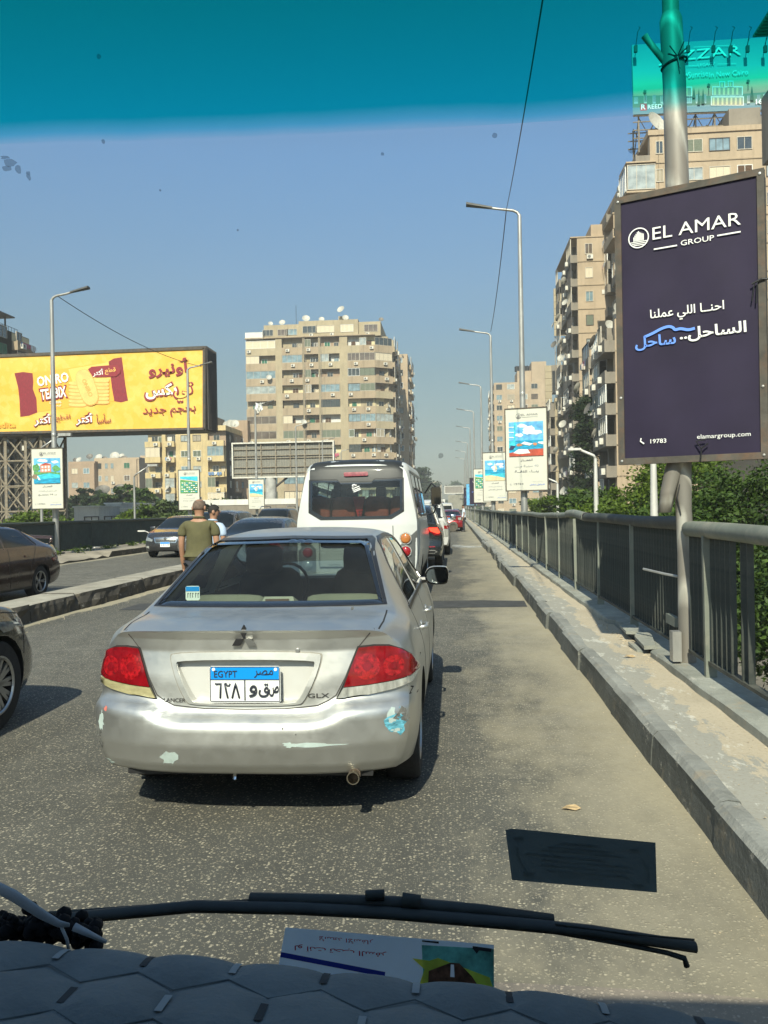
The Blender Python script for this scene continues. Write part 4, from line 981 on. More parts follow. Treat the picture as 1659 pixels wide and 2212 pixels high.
chipat(612,1572,.006,.005,M['scr_dark'],.02); chipat(640,1585,.004,.004,M['scr_dark'],.02); chipat(735,1340,.008,.006,M['scr_dark'],.1)
cf(hero,strip([(.835,.60),(.80,.62),(.815,.64),(.79,.66)],.006),M['seam'],'crack',off=.002,res=.03)
# exhaust, tow eye, mud flaps
mb=MB(); ex=H(763,1680,.05); mb.lathe([(.022,.12),(.0265,0.0),(.031,-.02),(.026,-.02),(.022,.1),(0,.1)],20,0,'y',(ex[0],.06,.262)); mb.build('exhaust_tip',flat('worn_chrome',(.50,.45,.36),.25,1.),hero,smooth=True,angle=50)
mb=MB(); mb.tube([(ex[0],.1,.262),(ex[0]-.05,.6,.25),(.0,1.2,.24)],.03,10); mb.build('exhaust_pipe',M['rust'],hero)
mb=MB(); mb.tube([(-.06,.12,.27),(-.06,.10,.235),(-.06,.13,.225)],.009,6); mb.build('tow_eye',M['chrome'],hero)
mb=MB(); mb.box(-.62,.15,.24,.62,4.2,.30); mb.box(-.75,.5,.22,-.4,.55,.36); mb.build('underbody',M['black'],hero)
mb=MB(); mb.box(-.6,.7,.2,.6,1.05,.30); mb.build('rear_axle',M['black'],hero)
# interior
beige=MATS['beige_interior']; M['seat']=mat('dark_seat_cloth',(.06,.06,.062),.9,0,.2,12)
def cushion(parent,cx,cy,cz,w,d,h,tilt,m_,name):
    mb=MB(); 
    N=8; o=0
    import itertools
    vs=[];fs=[]
    for i in range(N+1):
        for j in range(N*2):
            t=math.pi*(i/N-.5); a=2*math.pi*j/(N*2)
            f=lambda c:math.copysign(abs(c)**.45,c)
            vs.append((w/2*f(math.cos(t))*f(math.cos(a)),d/2*f(math.cos(t))*f(math.sin(a)),h/2*f(math.sin(t))))
    for i in range(N):
        for j in range(N*2): fs.append((i*N*2+j,i*N*2+(j+1)%(N*2),(i+1)*N*2+(j+1)%(N*2),(i+1)*N*2+j))
    mb.add(vs,fs); return mb.build(name,m_,parent,smooth=True,mw=T(cx,cy,cz)@Matrix.Rotation(tilt,4,'X'))
cushion(hero,0,1.28,.66,1.25,.18,.62,R(-18),beige,'rear_seat_back'); cushion(hero,0,1.7,.5,1.25,.55,.2,0,beige,'rear_seat')
for x in (-.37,.37): cushion(hero,x,1.16,.965,.50,.16,.13,R(-15),beige,'rear_headrest')
for x in (-.36,.36):
    cushion(hero,x,2.28,.80,.5,.16,.66,R(-14),M['seat'],'front_seat_back'); cushion(hero,x,2.12,1.19,.27,.12,.22,R(-8),M['seat'],'headrest'); cushion(hero,x,2.6,.52,.5,.5,.2,0,M['seat'],'front_seat')
mb=MB(); mb.add([(-.68,.70,.965),(.68,.70,.965),(.66,1.16,.985),(-.66,1.16,.985)],[(0,1,2,3)]); mb.box(-.68,.66,.93,.68,1.16,.962); mb.build('parcel_shelf',beige,hero)
mb=MB(); 
for x in (-.36,.40):
    mb.lathe([(.0,.012),(.02,.010),(.028,.0)],16,0,'z',(x,.98,.99))
mb.build('speaker_grille',mat('light_beige',(.30,.28,.225),.7),hero)
mb=MB(); mb.add([(-.11,.88,.985),(.11,.88,.985),(.085,.92,1.045),(-.085,.92,1.045),(-.12,1.05,.985),(.12,1.05,.985)],[(0,1,2,3),(3,2,5,4),(0,3,4),(1,5,2)]); mb.build('high_brake_lamp',MATS['light_beige'],hero)
mb=MB(); mb.box(-.07,.872,.998,.07,.885,1.035); o=mb.build('lamp_lens',flat('dull_brown_lens',(.12,.07,.05),.4),hero); o.rotation_euler=(0,0,0)
mb=MB(); mb.box(-.68,3.0,.72,.68,3.28,.98); mb.build('dashboard',M['seat'],hero)
mb=MB(); mb.tube([(-.36+.18*math.cos(t*math.pi/10),2.92+.04*math.sin(t*math.pi/10),.93+.18*math.sin(t*math.pi/10)) for t in range(21)],.013,6); mb.build('steering_wheel',M['black'],hero)
cushion(hero,.08,2.72,1.28,.24,.04,.08,0,M['black'],'interior_mirror')
# driver
mb=MB(); mb.tube([(-.36,2.4,.7),(-.36,2.42,1.0),(-.36,2.44,1.12)],[.19,.2,.1],12); dr=empty('driver'); bpy.data.objects.remove(dr)
# door mirrors
for s in (1,-1):
    mr=empty('door_mirror',(0,0,0)); mr.parent=hero
    mb=MB(); prof=smooth_poly([(.79,.93),(.96,.925),(.985,.96),(.98,1.06),(.95,1.075),(.80,1.07)],2)
    prof=[(s*a,b) for a,b in prof]; cxm=s*.885
    o=0; rows=[]
    for t,k in ((2.90,1.0),(2.86,1.0),(2.96,1.03),(3.03,.9),(3.08,.55)):
        rows.append([(cxm+(a-cxm)*k,t,1.0+(b-1.0)*k) for a,b in prof])
    rows=rows[1:]; n=len(prof)
    for r_ in rows: mb.v+=r_
    for i in range(len(rows)-1):
        for k in range(n): mb.f.append((i*n+k,i*n+(k+1)%n,(i+1)*n+(k+1)%n,(i+1)*n+k)); mb.m.append(0)
    mb.f.append(tuple((len(rows)-1)*n+k for k in range(n))); mb.m.append(0)
    mb.build('mirror_housing',SIL,mr,smooth=True,fix=True,angle=60)
    mb=MB(); mb.prism([(cxm+(a-cxm)*.86,1.0+(b-1.0)*.82) for a,b in prof],2.858,2.885,'y'); mb.build('mirror_glass',flat('mirror_glass',(.45,.48,.48),.03,1.),mr)
    mb=MB(); mb.tube([(s*.74,2.98,.96),(s*.88,2.97,.965)],.028,8); mb.build('mirror_foot',M['trim'],mr)
# hanging disc and sticker inside
st=plate(hero,-.50,.86,1.075,.085,.085,-1,False); st['label']='small number sticker inside the rear window'

# --- generic simpler cars
def gen_car(name,label,cat,loc,rz,st,pm,win,rear=None,front=None,wheels=(.9,3.5),wr=.31,tw=.83,spokes=5,rc=(.2,3.2),fc=(.35,3.),gl='cglass_solid2',group=None,step=.09,steel=False,smoothn=3,arch=True):
    root=empty(name,(*loc,0),rz); tag(root,label,cat,group)
    sh=shell(st,step,rear,front,rc,fc,.8,sm=smoothn,NB=6); bv=bvh_of(sh)
    if arch:
        cs=[]
        for yy in wheels: cs+= [cyl_me(wr+.035,tw-.22,tw+.3,yy,wr,20),cyl_me(wr+.035,-tw-.3,-tw+.22,yy,wr,20)]
        me=boolean(sh,cs)
    else: me=sh
    me.materials.clear(); me.materials.append(pm); me.materials.append(M['black'])
    for p in me.polygons:
        c=p.center
        if any(math.hypot(c.y-yy,c.z-wr)<wr+.034 for yy in wheels) and c.z>.16: p.material_index=1
        if c.z<st[len(st)//2][1]+.03: p.material_index=1
    me.polygons.foreach_set('use_smooth',[True]*len(me.polygons)); me.set_sharp_from_angle(angle=R(40)); me.name='body'; link('body',me,root)
    for nm,ax,sg,poly in win:
        for s in ((1,-1) if ax=='x' and sg==0 else (sg,)):
            q=poly
            cf(root,q,M[gl],nm,ax,s,off=.004,res=.09,bv=bv)
    add_wheels(root,wr,.2,wheels,tw,spokes,steel=steel)
    return root,bv
def sedan(L,H_,W_,hood=.72,belt=.93,deck=1.02,x=0):
    w=W_/2
    return [(0,.28,.82,deck-.04,w-.10,w-.04,w-.09,w-.18,.02),(.3,.25,.9,deck,w-.05,w-.01,w-.05,w-.16,.025),(.55,.22,belt,deck+.015,w-.04,w,w-.05,w-.14,.03),(.95,.2,belt+.01,deck+.2,w-.04,w,w-.06,w-.23,.035),(1.3,.2,belt+.02,H_-.05,w-.04,w,w-.07,w-.29,.04),
      (1.9,.2,belt+.02,H_,w-.04,w,w-.07,w-.30,.045),(2.5,.2,belt+.01,H_-.03,w-.04,w,w-.07,w-.29,.045),(L-1.45,.2,belt,deck+.18,w-.04,w,w-.06,w-.22,.04),(L-1.05,.2,belt-.03,deck-.02,w-.04,w,w-.05,w-.14,.03),(L-.5,.2,belt-.09,deck-.12,w-.05,w-.01,w-.07,w-.18,.03),(L-.12,.24,hood,hood+.06,w-.1,w-.05,w-.14,w-.24,.03),(L,.26,hood-.12,hood-.06,w-.14,w-.08,w-.2,w-.3,.03)]
def sedan_win(L,H_,W_,belt=.93,deck=1.02):
    w=W_/2
    return [('rear_window','y',-1,[(-w+.20,deck),(w-.20,deck),(w-.34,H_-.075),(-w+.34,H_-.075)]),('windscreen','y',1,[(-w+.18,deck-.01),(w-.18,deck-.01),(w-.33,H_-.08),(-w+.33,H_-.08)]),
      ('side_window','x',0,[(1.05,belt+.06),(1.35,H_-.12),(1.95,H_-.075),(2.0,belt+.05)]),('side_window','x',0,[(2.06,belt+.05),(2.03,H_-.075),(2.5,H_-.09),(L-1.35,belt+.08),(L-1.35,belt+.05)])]
# brown saloon on the opposite carriageway, its tail to the right
BR=paint('dark_brown_paint',(.045,.022,.018),.3,.2,.12,(.2,.15,.11),1.)
L_,H_,W_=4.37,1.40,1.70
acc,bv=gen_car('brown_sedan','dark maroon brown saloon passing on the opposite carriageway with a tail spoiler','car',(-8.6,16.0),R(180)-R(1.5),sedan(L_,H_,W_),BR,sedan_win(L_,H_,W_),([.2,.3,.42,.6,.65,.95,1.05],[.08,.03,0,.0,.05,.07,.05]),None,(.92,3.45),.30,.82)
for s in (1,-1):
    cf(acc,[(.98,.98),(1.02,.98),(1.32,1.27),(1.3,1.3)],BR,'pillar','x',s,bv=bv)
    cf(acc,strip([(1.95,.95),(2.02,.6),(1.95,.25)],.01),M['seam'],'door_seam','x',s,off=.002,bv=bv); cf(acc,strip([(1.0,.98),(1.15,.8),(1.3,.6),(1.32,.3)],.01),M['seam'],'door_seam','x',s,off=.002,bv=bv); cf(acc,strip([(3.05,.95),(3.1,.3)],.01),M['seam'],'door_seam','x',s,off=.002,bv=bv)
    cf(acc,strip([(.95,1.0),(1.3,1.34),(1.9,1.38),(2.5,1.36),(3.0,1.05)],.03),M['trim'],'rain_guard','x',s,off=.008,bv=bv)
    for yy in (1.38,2.3): 
        cf(acc,strip([(yy-.1,.80),(yy+.1,.80)],.03),BR,'door_handle','x',s,off=.02,bv=bv)
    cf(acc,[(s*.52,.80),(s*.84,.82),(s*.84,.66),(s*.5,.62)][::(1 if s>0 else -1)],M['lens_red'],'tail_lamp','y',-1,off=.01,bv=bv)
mb=MB(); mb.tube([(-.62,.16,1.0),(-.60,.10,1.10),(0,.06,1.13),(.60,.10,1.10),(.62,.16,1.0)],.02,8,sx=2.2); mb.build('spoiler',BR,acc,smooth=True)
mb=MB(); mb.box(-.12,.10,1.125,.12,.13,1.15); mb.build('brake_lamp',M['lens_red2'],acc)
# grey saloon beside us: front corner at the left edge
GC=paint('dark_taupe_metallic_paint',(.10,.092,.075),.65,.24,.15,(.3,.27,.22),1.)
L_,H_,W_=4.62,1.44,1.77
cor,bv=gen_car('taupe_sedan','dark taupe saloon in the next lane with only its front corner and wheel in view','car',(-4.15,1.93),0,sedan(L_,H_,W_,.74,.95,1.0),GC,sedan_win(L_,H_,W_),None,([.2,.3,.5,.62,.8],[.03,0,0,.05,.10]),(.95,3.78),.325,.865,10,fc=(.34,3.2),step=.06)
for s in (1,-1):
    cf(cor,[(s*.50,.70),(s*.80,.80),(s*.86,.77),(s*.87,.70),(s*.72,.665),(s*.52,.65)][::(-1 if s>0 else 1)],M['headlamp'],'headlamp','y',1,off=.008,res=.04,bv=bv)
    cf(cor,[(4.02,.775),(4.3,.745),(4.46,.70),(4.42,.66),(4.2,.68)],M['headlamp'],'headlamp_wrap','x',s,off=.008,res=.04,bv=bv)
    cf(cor,strip([(3.42,.86),(3.9,.84),(4.25,.79)],.008),M['seam'],'bonnet_seam','x',s,off=.002,res=.03,bv=bv)
    cf(cor,strip([(4.16,.70),(4.13,.5)],.007),M['seam'],'bumper_seam','x',s,off=.002,res=.03,bv=bv)
mb=MB(); mb.box(-.6,4.45,.35,.6,4.6,.5); mb.build('grille',M['black'],cor)
# minibus
WB=paint('white_bus_paint',(.60,.61,.59),.0,.35,.18,(.45,.42,.35),.5); GB=paint('grey_corner_paint',(.17,.175,.17),.4,.4,.2)
BX,BY=-1.59,13.3
bus=empty('white_minibus',(BX,BY,0)); tag(bus,'white minibus seen from behind with dark roof band, large rear window and red seats inside','minibus')
def BB(u,v,ly=0.): p=P(u,v,BY+ly); return (p.x-BX,p.z)
bst=[(0,.45,1.35,2.28,.90,.985,.99,.82,.07),(.25,.42,1.35,2.37,.95,1.02,1.01,.86,.08),(1.,.4,1.35,2.40,.97,1.03,1.01,.85,.08),(4.5,.4,1.35,2.44,.97,1.03,1.01,.85,.08),(5.6,.4,1.2,2.25,.95,1.02,.97,.8,.08),(6.2,.42,1.0,1.45,.9,.98,.9,.75,.06),(6.6,.45,.8,1.0,.8,.9,.8,.6,.04)]
sh=shell(bst,.08,([.4,.6,1.0,1.3,1.7,2.1,2.3,2.5],[.0,0.02,.04,.04,.08,.16,.22,.30]),None,(.14,5.),(.3,3.),1.0,sm=2,NB=10,dn=3); bb=bvh_of(sh)
BW=[(-.755,2.03),(-.30,2.03),(-.26,1.99),(.26,1.99),(.30,2.03),(.755,2.04),(.755,1.52),(.56,1.405),(-.56,1.405),(-.755,1.52)]
bcab=shell([(.30,.4,1.35,2.33,.9,.98,.98,.78,.07),(1.,.4,1.35,2.44,.97,1.03,1.01,.85,.08),(4.5,.4,1.35,2.44,.97,1.03,1.01,.85,.08),(5.3,.4,1.2,2.25,.95,1.02,.97,.8,.08)],.3,inset=.06,floor=.75,sm=1)
SWB=[(.35,1.40),(.42,2.12),(4.4,2.15),(4.9,1.4)]
WSB=[(-.75,1.25),(.75,1.25),(.68,2.05),(-.68,2.05)]
bcuts=[bcab,prism_me(BW,-.3,.9,'y'),prism_me(WSB,4.9,7.,'y')]+[prism_me(SWB,s*.5,s*1.3,'x') for s in (1,-1)]+[cyl_me(.40,s*.78,s*1.3,yy,.35) for s in (1,-1) for yy in (1.35,5.2)]
me=boolean(sh,bcuts); me.materials.clear(); me.materials.append(WB); me.materials.append(mat('dark_bus_interior',(.10,.10,.095),.8)); me.materials.append(M['black'])
for p in me.polygons:
    c=p.center
    h=bb.find_nearest(c)
    if h[3] is not None and h[3]>.02: p.material_index=1
    if c.z<.47: p.material_index=2
me.polygons.foreach_set('use_smooth',[True]*len(me.polygons)); me.set_sharp_from_angle(angle=R(40)); me.name='body'; link('body',me,bus)
bg_=cf(bus,BW,carglass('bus_rear_glass',(.50,.58,.54),.9),'rear_window',off=-.003,thick=.001,res=.1,bv=bb)
cf_ring(bus,[(a*1.035,1.75+(b-1.75)*1.06) for a,b in BW],BW,M['trim'],'window_seal',off=.004,bv=bb,res=.1)
inn=[(a*.95,1.75+(b-1.75)*.90) for a,b in BW]; cf_ring(bus,BW,inn,MATS['ceramic_band'],'black_border',off=.001,thick=.002,bv=bb,res=.1)
for s in (1,-1): cf(bus,SWB,M['cglass_dark'],'side_window','x',s,off=-.003,thick=.001,res=.2,bv=bb)
cf(bus,WSB,M['cglass'],'windscreen','y',1,off=-.003,thick=.001,res=.2,bv=bb)
for s in (1,-1):
    cf(bus,strip([(0.28,1.38),(.36,2.16),(4.5,2.19),(5.0,1.38)],.05),M['trim'],'window_frame','x',s,off=.006,bv=bb,res=.2)
    cf(bus,strip([(1.7,1.4),(1.7,2.15)],.07),M['trim'],'window_pillar','x',s,off=.006,bv=bb,res=.2); cf(bus,strip([(3.1,1.4),(3.1,2.15)],.07),M['trim'],'window_pillar','x',s,off=.006,bv=bb,res=.2)
BBm=mat('black_roof_band',(.022,.023,.022),.5,.0,.4,3,coat=.12)
cf(bus,[(-.765,2.045),(-.31,2.045),(-.27,2.005),(.27,2.005),(.31,2.045),(.765,2.055),(.765,2.33),(.4,2.37),(-.4,2.37),(-.765,2.33)],BBm,'roof_band',off=.012,bv=bb,res=.07)
cf(bus,[(-.19,2.095),(-.17,2.085),(.19,2.09),(.205,2.105),(.20,2.145),(.18,2.155),(-.18,2.15),(-.20,2.135)],M['lens_red'],'high_brake_lamp',off=.04,bv=bb,res=.05,thick=.03)
for s in (1,-1):
    f=lambda q:[(s*a,b) for a,b in (q if s>0 else q[::-1])]
    cf(bus,f([(.66,.92),(.98,1.20),(1.0,.5),(.66,.5)]),GB,'corner_panel',off=.006,bv=bb,res=.08)
    for z,mm in ((1.07,'lens_amber'),(.86,'lens_red2'),(.65,'headlamp')):
        hh=bb.ray_cast(Vector((s*.80,-5,z)),Vector((0,1,0)))[0]
        mb=MB(); mb.lathe([(.0,-.045),(.05,-.04),(.078,-.025),(.085,0),(.085,.01)],22,0,'y',(s*.80,hh.y-.008,z)); mb.build('round_lamp',M[mm],bus,smooth=True)
        mb=MB(); mb.lathe([(.085,-.012),(.098,-.012),(.10,.01)],22,0,'y',(s*.80,hh.y-.008,z)); mb.build('lamp_ring',M['alloy'],bus)
for (z0,z1) in ((.60,.63),): cf(bus,[(-.6,z0),(.6,z0),(.6,z1),(-.6,z1)],M['seam'],'bumper_gap',off=.003,bv=bb,res=.2)
cf(bus,strip([(-.60,1.28),(-.60,.64)],.012),M['seam'],'door_seam',off=.002,bv=bb,res=.1); cf(bus,strip([(.60,1.28),(.60,.64)],.012),M['seam'],'door_seam',off=.002,bv=bb,res=.1)
cf(bus,[(-.30,1.05),(-.24,1.14),(.5,1.17),(.55,1.10),(-.2,1.02)],paint('white_handle_panel',(.62,.64,.62),0,.4,.2),'handle_panel',off=.012,bv=bb,res=.1)
write(bus,'Mobil Delvac',-.36,.665,.2,.03,flat('grey_ink',(.12,.12,.12),.6),y=-.0,base=T(0,bb.ray_cast(Vector((-.3,-5,.665)),Vector((0,1,0)))[0].y-.006,0))
write(bus,'زيوت نقل',-.12,.665,.13,.035,MATS['grey_ink'],y=-.0,ar=True,base=T(0,bb.ray_cast(Vector((-.1,-5,.665)),Vector((0,1,0)))[0].y-.006,0))
write(bus,'S',.555,1.12,.05,.05,MATS['grey_ink'],y=0,base=T(0,bb.ray_cast(Vector((.55,-5,1.12)),Vector((0,1,0)))[0].y-.016,0))
hh=bb.ray_cast(Vector((.0,-5,1.93)),Vector((0,1,0)))[0]
write(bus,'الله',.0,1.91,.13,.13,flat('white_decal',(.8,.8,.8),.6),y=hh.y-.012,ar=True,bold=.03,rot=R(-70),base=T(0,-.004,0),name='decal')
add_wheels(bus,.36,.24,(1.35,5.2),.98,5,steel=True)
RS=mat('red_brown_seat',(.30,.06,.038),.75,0,.3,8)
for row in range(4):
    for x in (-.72,-.28,.28,.72):
        cushion(bus,x,.72+row*1.0,1.50,.42,.14,.55,R(-8),RS,'seat_back')
mb=MB(); mb.add([(-.12,.62,1.77),(.10,.62,1.77),(.02,.60,1.40),(-.03,.60,1.40)],[(0,1,2,3)]); mb.build('red_cloth',flat('bright_red_cloth',(.55,.03,.03),.9),bus)
# passengers' heads
for i,(x,y) in enumerate([(-.26,1.8),(.27,1.75),(.70,2.8),(-.70,2.75)]):
    cushion(bus,x,y,1.83,.19,.21,.26,0,mat('dark_hair',(.02,.017,.015),.9),'passenger_head'); cushion(bus,x,y+.02,1.55,.42,.2,.4,0,M['seat'],'passenger_torso')
# right hand door mirror of the bus
mb=MB(); prof=[(1.10,1.62),(1.28,1.62),(1.31,1.66),(1.31,1.98),(1.28,2.02),(1.12,2.02),(1.09,1.98),(1.09,1.66)]
mb.prism(prof,4.75,4.95,'y'); bm2=empty('door_mirror'); bm2.parent=bus; mb.build('mirror_housing',M['trim'],bm2,fix=True); mb=MB(); mb.prism([(1.2+(a-1.2)*.86,1.82+(b-1.82)*.9) for a,b in prof],4.742,4.749,'y'); mb.build('mirror_glass',M['cglass_solid'],bm2,fix=True)
mb=MB(); mb.tube([(.95,5.3,1.9),(1.1,5.0,2.1),(1.2,4.9,2.02)],.018,6); mb.tube([(1.2,4.9,1.62),(1.15,5.0,1.45),(.98,5.3,1.4)],.015,6); mb.build('mirror_bracket',M['trim'],bm2)

# grey crossover (behind the minibus on its right)
def suvst(L,H_,W_,belt=1.05,hood=.95):
    w=W_/2
    return [(0,.36,.98,1.18,w-.10,w-.04,w-.08,w-.16,.03),(.12,.32,1.02,1.40,w-.07,w-.02,w-.08,w-.22,.04),(.35,.3,belt,H_-.10,w-.05,w,w-.08,w-.27,.05),(.7,.28,belt,H_-.02,w-.05,w,w-.08,w-.27,.05),(1.8,.28,belt,H_,w-.05,w,w-.08,w-.27,.05),(2.6,.28,belt,H_-.04,w-.05,w,w-.08,w-.26,.05),(L-1.4,.28,belt-.01,hood+.28,w-.05,w,w-.07,w-.2,.04),(L-1.05,.28,belt-.03,hood+.06,w-.05,w,w-.06,w-.14,.03),(L-.4,.28,hood-.08,hood-.03,w-.06,w-.01,w-.1,w-.2,.03),(L,.34,hood-.25,hood-.18,w-.12,w-.06,w-.2,w-.3,.03)]
def suvwin(L,H_,W_,belt=1.05,hood=.95):
    w=W_/2
    return [('rear_window','y',-1,[(-w+.16,belt+.10),(w-.16,belt+.10),(w-.27,H_-.13),(-w+.27,H_-.13)]),('windscreen','y',1,[(-w+.18,hood+.10),(w-.18,hood+.10),(w-.32,H_-.09),(-w+.32,H_-.09)]),
      ('side_window','x',0,[(.45,belt+.1),(.6,H_-.16),(1.2,H_-.11),(1.2,belt+.06)]),('side_window','x',0,[(1.26,belt+.06),(1.26,H_-.11),(2.2,H_-.11),(2.2,belt+.05)]),('side_window','x',0,[(2.26,belt+.05),(2.26,H_-.11),(2.6,H_-.13),(L-1.35,belt+.1),(L-1.35,belt+.05)])]
TG=paint('anthracite_paint',(.022,.026,.028),.3,.2,.12,(.2,.18,.15),1.)
L_,H_,W_=4.49,1.67,1.84
tig,bv=gen_car('grey_crossover','anthracite crossover with glowing red tail lamp, half hidden behind the white minibus','car',(-1.22,21.0),0,suvst(L_,H_,W_),TG,suvwin(L_,H_,W_),([.3,.4,.55,.75,1.0,1.2,1.5],[.06,.0,.0,.04,.05,.03,0]),None,(.95,3.6),.35,.90,5,rc=(.16,4.))
for s in (1,-1):
    f=lambda q:[(s*a,b) for a,b in (q if s>0 else q[::-1])]
    cf(tig,f([(.30,1.07),(.80,1.075),(.88,.90),(.86,.86),(.70,.86),(.62,.93),(.36,.97)]),M['lens_red'],'tail_lamp',off=.01,bv=bv,res=.05)
    cf(tig,f([(.56,1.055),(.78,1.06),(.85,.92),(.78,.90),(.60,.97)]),M['lens_lit'],'lit_strip',off=.018,bv=bv,res=.05)
    cf(tig,f([(.15,.56),(.72,.56),(.72,.585),(.15,.585)]),M['lens_red2'],'reflector',off=.008,bv=bv,res=.1)
    cf(tig,f([(.35,.40),(.70,.40),(.78,.44),(.70,.49),(.35,.49)]),M['galv'],'exhaust_trim',off=.01,bv=bv,res=.08); cf(tig,f([(.37,.415),(.69,.415),(.75,.44),(.69,.475),(.37,.475)]),M['black'],'exhaust_opening',off=.018,bv=bv,res=.08)
    mb=MB(); mb.tube([(s*.60,.7,1.66),(s*.60,.8,1.70),(s*.60,2.4,1.70),(s*.60,2.6,1.65)],.016,6); mb.build('roof_rail',M['chrome'],tig)
cf(tig,[(-.9,.36),(.9,.36),(.9,.52),(-.9,.52)],M['black'],'lower_bumper',off=.004,bv=bv,res=.1)
cf(tig,strip([(-.6,.62),(.55,.62),(.66,.68)],.012),M['seam'],'tailgate_seam',off=.003,bv=bv,res=.1)
plate(tig,0,-.03,.80)
# white off-roader ahead of it
WP=paint('white_suv_paint',(.58,.57,.54),0,.35,.2,(.4,.36,.3),.6)
L_,H_,W_=4.7,1.85,1.84
wsv,bv=gen_car('white_offroader','white off-roader with roof rails and dark windows ahead of the anthracite crossover','car',(-1.08,26.8),0,suvst(L_,H_,W_,1.12,1.05),WP,suvwin(L_,H_,W_,1.12,1.05),None,None,(1.0,3.7),.38,.92,5)
for s in (1,-1):
    f=lambda q:[(s*a,b) for a,b in (q if s>0 else q[::-1])]
    cf(wsv,f([(.72,1.12),(.90,1.12),(.93,.62),(.76,.62)]),M['lens_clear'],'lamp_column',off=.01,bv=bv,res=.06); cf(wsv,f([(.73,.98),(.91,.98),(.92,.88),(.74,.88)]),M['lens_red2'],'tail_lamp',off=.02,bv=bv,res=.06)
    mb=MB(); mb.tube([(s*.62,.5,1.84),(s*.62,.7,1.91),(s*.62,2.5,1.91),(s*.62,2.7,1.82)],.022,6); mb.build('roof_rail',M['galv'],wsv)
    cushion(wsv,s*1.03,3.15,1.22,.22,.14,.2,0,M['chrome'],'door_mirror')
cushion(wsv,0,-.12,.85,.7,.22,.7,0,M['black'],'spare_wheel_cover')
# red saloon, its driver standing next to it, a spare wheel leaning on its bumper
RD=paint('red_metallic_paint',(.36,.012,.018),.45,.22,.1,(.3,.2,.16),1.)
L_,H_,W_=4.34,1.46,1.70
red,bv=gen_car('red_sedan','shiny red saloon stopped in the kerb lane with a wheel leaning against its bumper','car',(-.25,54.6),0,sedan(L_,H_,W_,.74,.95,1.06),RD,sedan_win(L_,H_,W_,.95,1.06),([.2,.3,.42,.6,.65,.95,1.05],[.08,.03,0,.0,.05,.07,.05]),None,(.92,3.45),.30,.82)
for s in (1,-1):
    f=lambda q:[(s*a,b) for a,b in (q if s>0 else q[::-1])]
    cf(red,f([(.48,.90),(.80,.93),(.83,.78),(.52,.74)]),M['lens_red2'] if s<0 else M['lens_clear'],'tail_lamp',off=.01,bv=bv,res=.06)
plate(red,0,.02,.80); mb=MB(); mb.box(-.36,.06,.88,.36,.10,.93); mb.build('boot_trim',M['chrome'],red)
sw=empty('spare_wheel',(-.10,54.25,.335),0); tag(sw,'dusty steel spare wheel leaning on the bumper of the red saloon','wheel'); sw.rotation_euler=(0,0,R(-90)); 
t,rm=wheel_me(.33,.2,5,True); m2=mat('dusty_tyre',(.13,.115,.095),.9,0,.3,12); t2=t.copy(); t2.materials.clear(); t2.materials.append(m2); tt=link('tyre',t2,sw,Matrix.Rotation(R(12),4,'Y')); rr2=rm.copy(); rr2.materials.clear(); rr2.materials.append(m2); rr2.materials.append(M['black']); link('rim',rr2,sw,Matrix.Rotation(R(12),4,'Y'))
# dark saloon beyond the men, rear towards us
DS=paint('charcoal_paint',(.04,.04,.042),.3,.25,.3,(.25,.22,.17),.8)
L_,H_,W_=4.4,1.43,1.72
ds,bv=gen_car('charcoal_sedan','dusty charcoal saloon in the lane left of the white minibus, showing its rear window','car',(-4.45,17.4),0,sedan(L_,H_,W_,.74,.95,1.04),DS,sedan_win(L_,H_,W_,.95,1.04),None,None,(.92,3.5),.31,.83)
for s in (1,-1): cf(ds,[(s*.5,.88),(s*.82,.90),(s*.84,.72),(s*.52,.70)][::(1 if s>0 else -1)],M['lens_red'],'tail_lamp',off=.01,bv=bv,res=.08)
plate(ds,0,.0,.75)
BKp=paint('black_paint',(.015,.016,.018),.2,.2,.2,(.2,.18,.15),.9)
L_,H_,W_=4.5,1.68,1.82
bs,bv=gen_car('black_suv','black car peeping out directly left of the white minibus','car',(-3.1,27.5),0,suvst(L_,H_,W_),BKp,suvwin(L_,H_,W_),None,None,(.95,3.6),.35,.90)
for s in (1,-1): cf(bs,[(s*.5,1.0),(s*.85,1.02),(s*.87,.86),(s*.52,.86)][::(1 if s>0 else -1)],M['lens_red'],'tail_lamp',off=.01,bv=bv,res=.08)
L_,H_,W_=4.3,1.47,1.72
b2,bv=gen_car('dark_hatchback','low dark car whose roof shows between the charcoal saloon and the minibus','car',(-5.0+.9,31.5),0,sedan(L_,H_,W_,.74,.95,1.04),BKp,sedan_win(L_,H_,W_,.95,1.04),None,None,(.92,3.4),.31,.83,arch=False)
